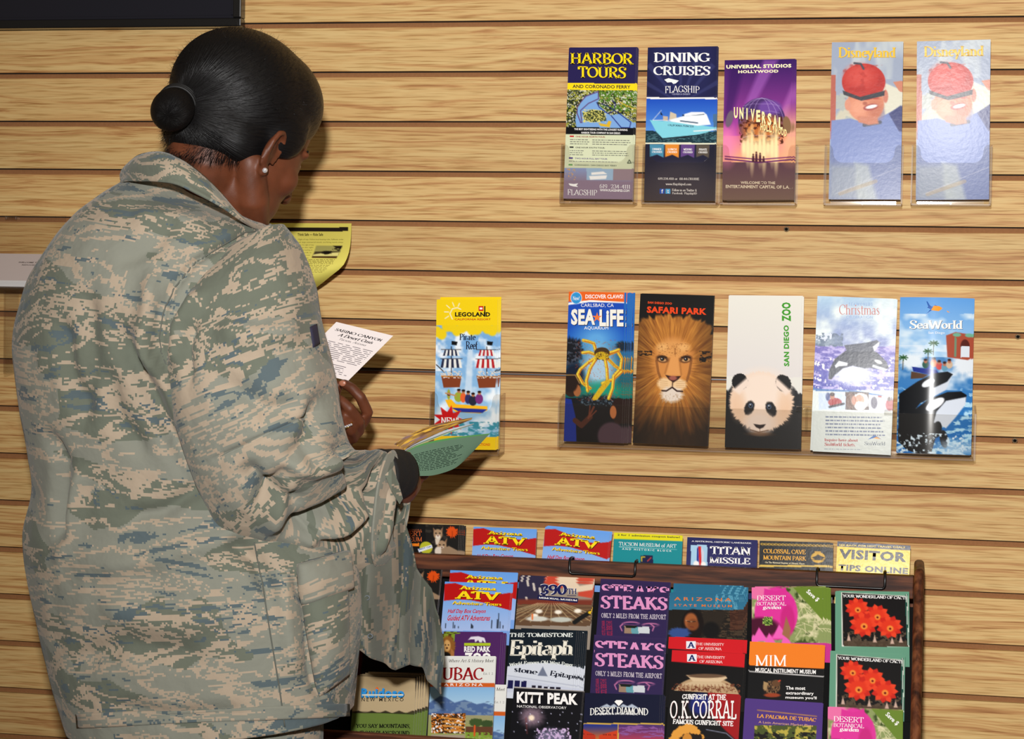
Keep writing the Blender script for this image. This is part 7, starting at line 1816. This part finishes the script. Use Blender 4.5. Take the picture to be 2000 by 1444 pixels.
for j in range(NV):
    for i in range(NU):
        a = j * (NU + 1) + i; q = (a, a + 1, a + NU + 2, a + NU + 1); Fc.append(q)
        for k in q: Uv.append(((V[k].z) * .9 + 20, V[k].x * 1.1 + 8))
fl2 = cloth('jacket_front', V, Fc, Uv, CAMO_SHADE, person, .002)
for bx, by in ((717, 1168), (723, 1243)):
    c_ = at(bx, by, -.462)
    MB().tube([c_ + Vector((math.cos(a) * .0032, 0, math.sin(a) * .0028)) for a in [i * math.pi / 8 for i in range(16)]], .0007, 6, closed=True).build('button', plain('button', (.42, .45, .48), .5), fl2, True)

# trousers and boots, below the frame
tr = MB(); V, Fc, Uv = [], [], []
def leg(h_, dx, dy, off):
    base = len(V); n = 28; zs = [h_.z + .02, h_.z - .15, .45, .30, .16]; rr = [.108, .104, .088, .082, .070]
    for j, (z, r) in enumerate(zip(zs, rr)):
        for i in range(n):
            a = 2 * math.pi * i / n
            V.append(Vector((h_.x + dx * j / 4 + r * math.cos(a), h_.y + dy * j / 4 + r * math.sin(a), z)))
    for j in range(4):
        for i in range(n):
            Fc.append((base + j * n + i, base + j * n + (i + 1) % n, base + (j + 1) * n + (i + 1) % n, base + (j + 1) * n + i))
            for jj, ii in ((j, i), (j, i + 1), (j + 1, i + 1), (j + 1, i)): Uv.append((ii * .025 + off, jj * .15))
leg(hipL, 0, 0, 16); leg(hipR, .01, -.01, 18)
cloth('trousers', V, Fc, Uv, CAMO, person)
BOOT = plain('boot_suede', (.36, .38, .33), .9, bump=.4)
for h_ in (hipL, hipR):
    bb = MB()
    bb.capsule([(h_.x, h_.y, .20), (h_.x, h_.y, .10), (h_.x, h_.y, .065)], [.050, .052, .048], 16)
    bb.capsule([(h_.x - f0.x * .02, h_.y - f0.y * .02, .050), (h_.x + f0.x * .09, h_.y + f0.y * .09, .046), (h_.x + f0.x * .15, h_.y + f0.y * .15, .036)], [.042, .045, .034], 16)
    o = bb.build('boot', BOOT, person, True)
    rm = o.modifiers.new('remesh', 'REMESH'); rm.mode = 'VOXEL'; rm.voxel_size = .006; rm.use_smooth_shade = True
    MB().box(h_.x - .06, h_.x + .17, h_.y - .055, h_.y + .145, 0, .014).build('sole', BLACKM, o, bevel=.006)

# black wrist band and its buckle
ax0, ax1 = at(738, 930, -.43), at(785, 925, -.372)
av = (ax1 - ax0).normalized(); e1 = av.cross(Vector((0, 0, 1))).normalized(); e2 = e1.cross(av)
vs, fs = [], []
for j in range(9):
    c_ = ax0.lerp(ax1, j / 8); r_ = .0325 - .003 * j / 8 + .0012 * math.sin(j * 2.2)
    for i in range(36):
        a = 2 * math.pi * i / 36; vs.append(c_ + (e1 * math.cos(a) * .86 + e2 * math.sin(a)) * r_)
for j in range(8):
    for i in range(36): fs.append((j * 36 + i, j * 36 + (i + 1) % 36, (j + 1) * 36 + (i + 1) % 36, (j + 1) * 36 + i))
wb = MB().add(vs, fs).build('wrist_band', plain('black_fabric', (.05, .05, .055), .8, bump=.5), person, True)
s_ = wb.modifiers.new('t', 'SOLIDIFY'); s_.thickness = .003
c_ = at(803, 918, -.368)
MB().box(c_.x - .006, c_.x + .006, c_.y - .002, c_.y + .003, c_.z - .012, c_.z + .012).build('band_buckle', plain('buckle', (.04, .04, .045), .25), wb, bevel=.0015)

# ------------------------------------------------------------------ papers in the soldier's hands
def sheet(name, T_, B_, art, label, group=None, mat=None, off=.0004, cat='leaflet', flip=False):
    """a bent sheet: upper and lower edge as (px, py, depth) points, printed with art"""
    me = art_mesh(name, art, off, mat or PRM)
    n = len(me.vertices); V = np.zeros(n * 3); me.vertices.foreach_get('co', V); V = V.reshape(-1, 3)
    s_ = np.clip(V[:, 0] * 1000 / art.W, 0, 1); t_ = np.clip(-V[:, 2] * 1000 / art.H, 0, 1)
    def curve(L):
        P = np.array([S3(p) for p in L]); m = len(P); q = s_ * (m - 1); k = np.minimum(q.astype(int), m - 2); f = (q - k)[:, None]
        g = lambda d: P[np.clip(k + d, 0, m - 1)]
        return crom(g(-1), g(0), g(1), g(2), f)
    P = curve(T_) * (1 - t_[:, None]) + curve(B_) * t_[:, None]
    c = np.array(CAM); dirn = P - c; dirn /= np.linalg.norm(dirn, axis=1, keepdims=True)
    a_, b_, c3 = np.array(S3(T_[0])), np.array(S3(T_[-1])), np.array(S3(B_[0]))
    nn_ = np.cross(b_ - a_, c3 - a_); nn_ /= np.linalg.norm(nn_)
    if nn_ @ (c - a_) < 0: nn_ = -nn_
    P = P - nn_ * V[:, 1:2]
    me.vertices.foreach_set('co', P.ravel()); me.polygons.foreach_set('use_smooth', [True] * len(me.polygons)); me.update()
    o = link(name, me); tag(o, label, cat, group); return o
A = Art(11, (0, 0), (102, 0), (0, 130), (.90, .86, .85), H=130, W=102, step=4)
A.T('SABINO CANYON', 14, 14, 88, 21, (.15, .13, .15), 'serifb'); A.T('A Desert Oasis', 26, 24, 78, 32, (.15, .13, .15), 'serifb', shear=.2); A.T('Tucson, Arizona', 32, 35, 72, 41, (.2, .18, .2), 'serif', shear=.2)
A.words(10, 46, 92, 92, 10, (.45, .42, .44), .32, 4, .02); A.words(10, 98, 92, 122, 5, (.45, .42, .44), .32, 5, .3)
sheet('card', [(657, 629, -.295), (768, 656, -.285)], [(569, 717, -.315), (680, 744, -.305)], A, 'white SABINO CANYON card pinched in the soldier\'s left hand', cat='card')
A = Art(11, (0, 0), (200, 0), (0, 90), (.40, .50, .42), H=90, W=200, step=3)
A.words(30, 22, 165, 76, 12, (.16, .22, .19), .4, 7, .25); A.rect(0, 0, 200, 3, (.35, .58, .34))
HG = 'leaflets held in the soldier\'s right hand'
sheet('leaflet', [(786, 884, -.352), (814, 871, -.342), (849, 861, -.328), (899, 853, -.305), (957, 847, -.280)], [(800, 930, -.345), (820, 930, -.338), (850, 928, -.325), (888, 915, -.305), (914, 893, -.290)], A, 'green sheet with dark print, lowest of the leaflets in hand', HG)
A = Art(11, (0, 0), (200, 0), (0, 60), (.62, .48, .28), H=60, W=200, step=2.5)
A.speck(0, 0, 200, 60, (.36, .24, .16), (.05, .1), .45, 4, 6); A.speck(0, 0, 200, 60, (.88, .70, .30), (.08, .3), .6, 14, 8); A.speck(0, 0, 200, 60, (.50, .42, .55), (.06, .3), .62, 24, 8)
sheet('leaflet', [(770, 868, -.372), (799, 849, -.360), (837, 833, -.342), (880, 823, -.325), (923, 816, -.305)], [(790, 879, -.362), (812, 866, -.352), (845, 851, -.338), (880, 836, -.322), (921, 820, -.306)], A, 'brown and gold leaflet on top of those in hand', HG, PR)
A = Art(11, (0, 0), (200, 0), (0, 30), (.80, .82, .84), H=30, W=200, step=5); A.rect(0, 18, 200, 24, (.25, .28, .32)); A.rect(0, 24, 200, 30, (.72, .80, .60))
sheet('leaflet', [(792, 878, -.358), (812, 865, -.348), (850, 849, -.334), (885, 837, -.318), (926, 828, -.302)], [(788, 886, -.356), (812, 872, -.345), (850, 857, -.331), (885, 843, -.316), (921, 831, -.301)], A, 'pale leaflet showing as a thin edge between the brown and green ones', HG)
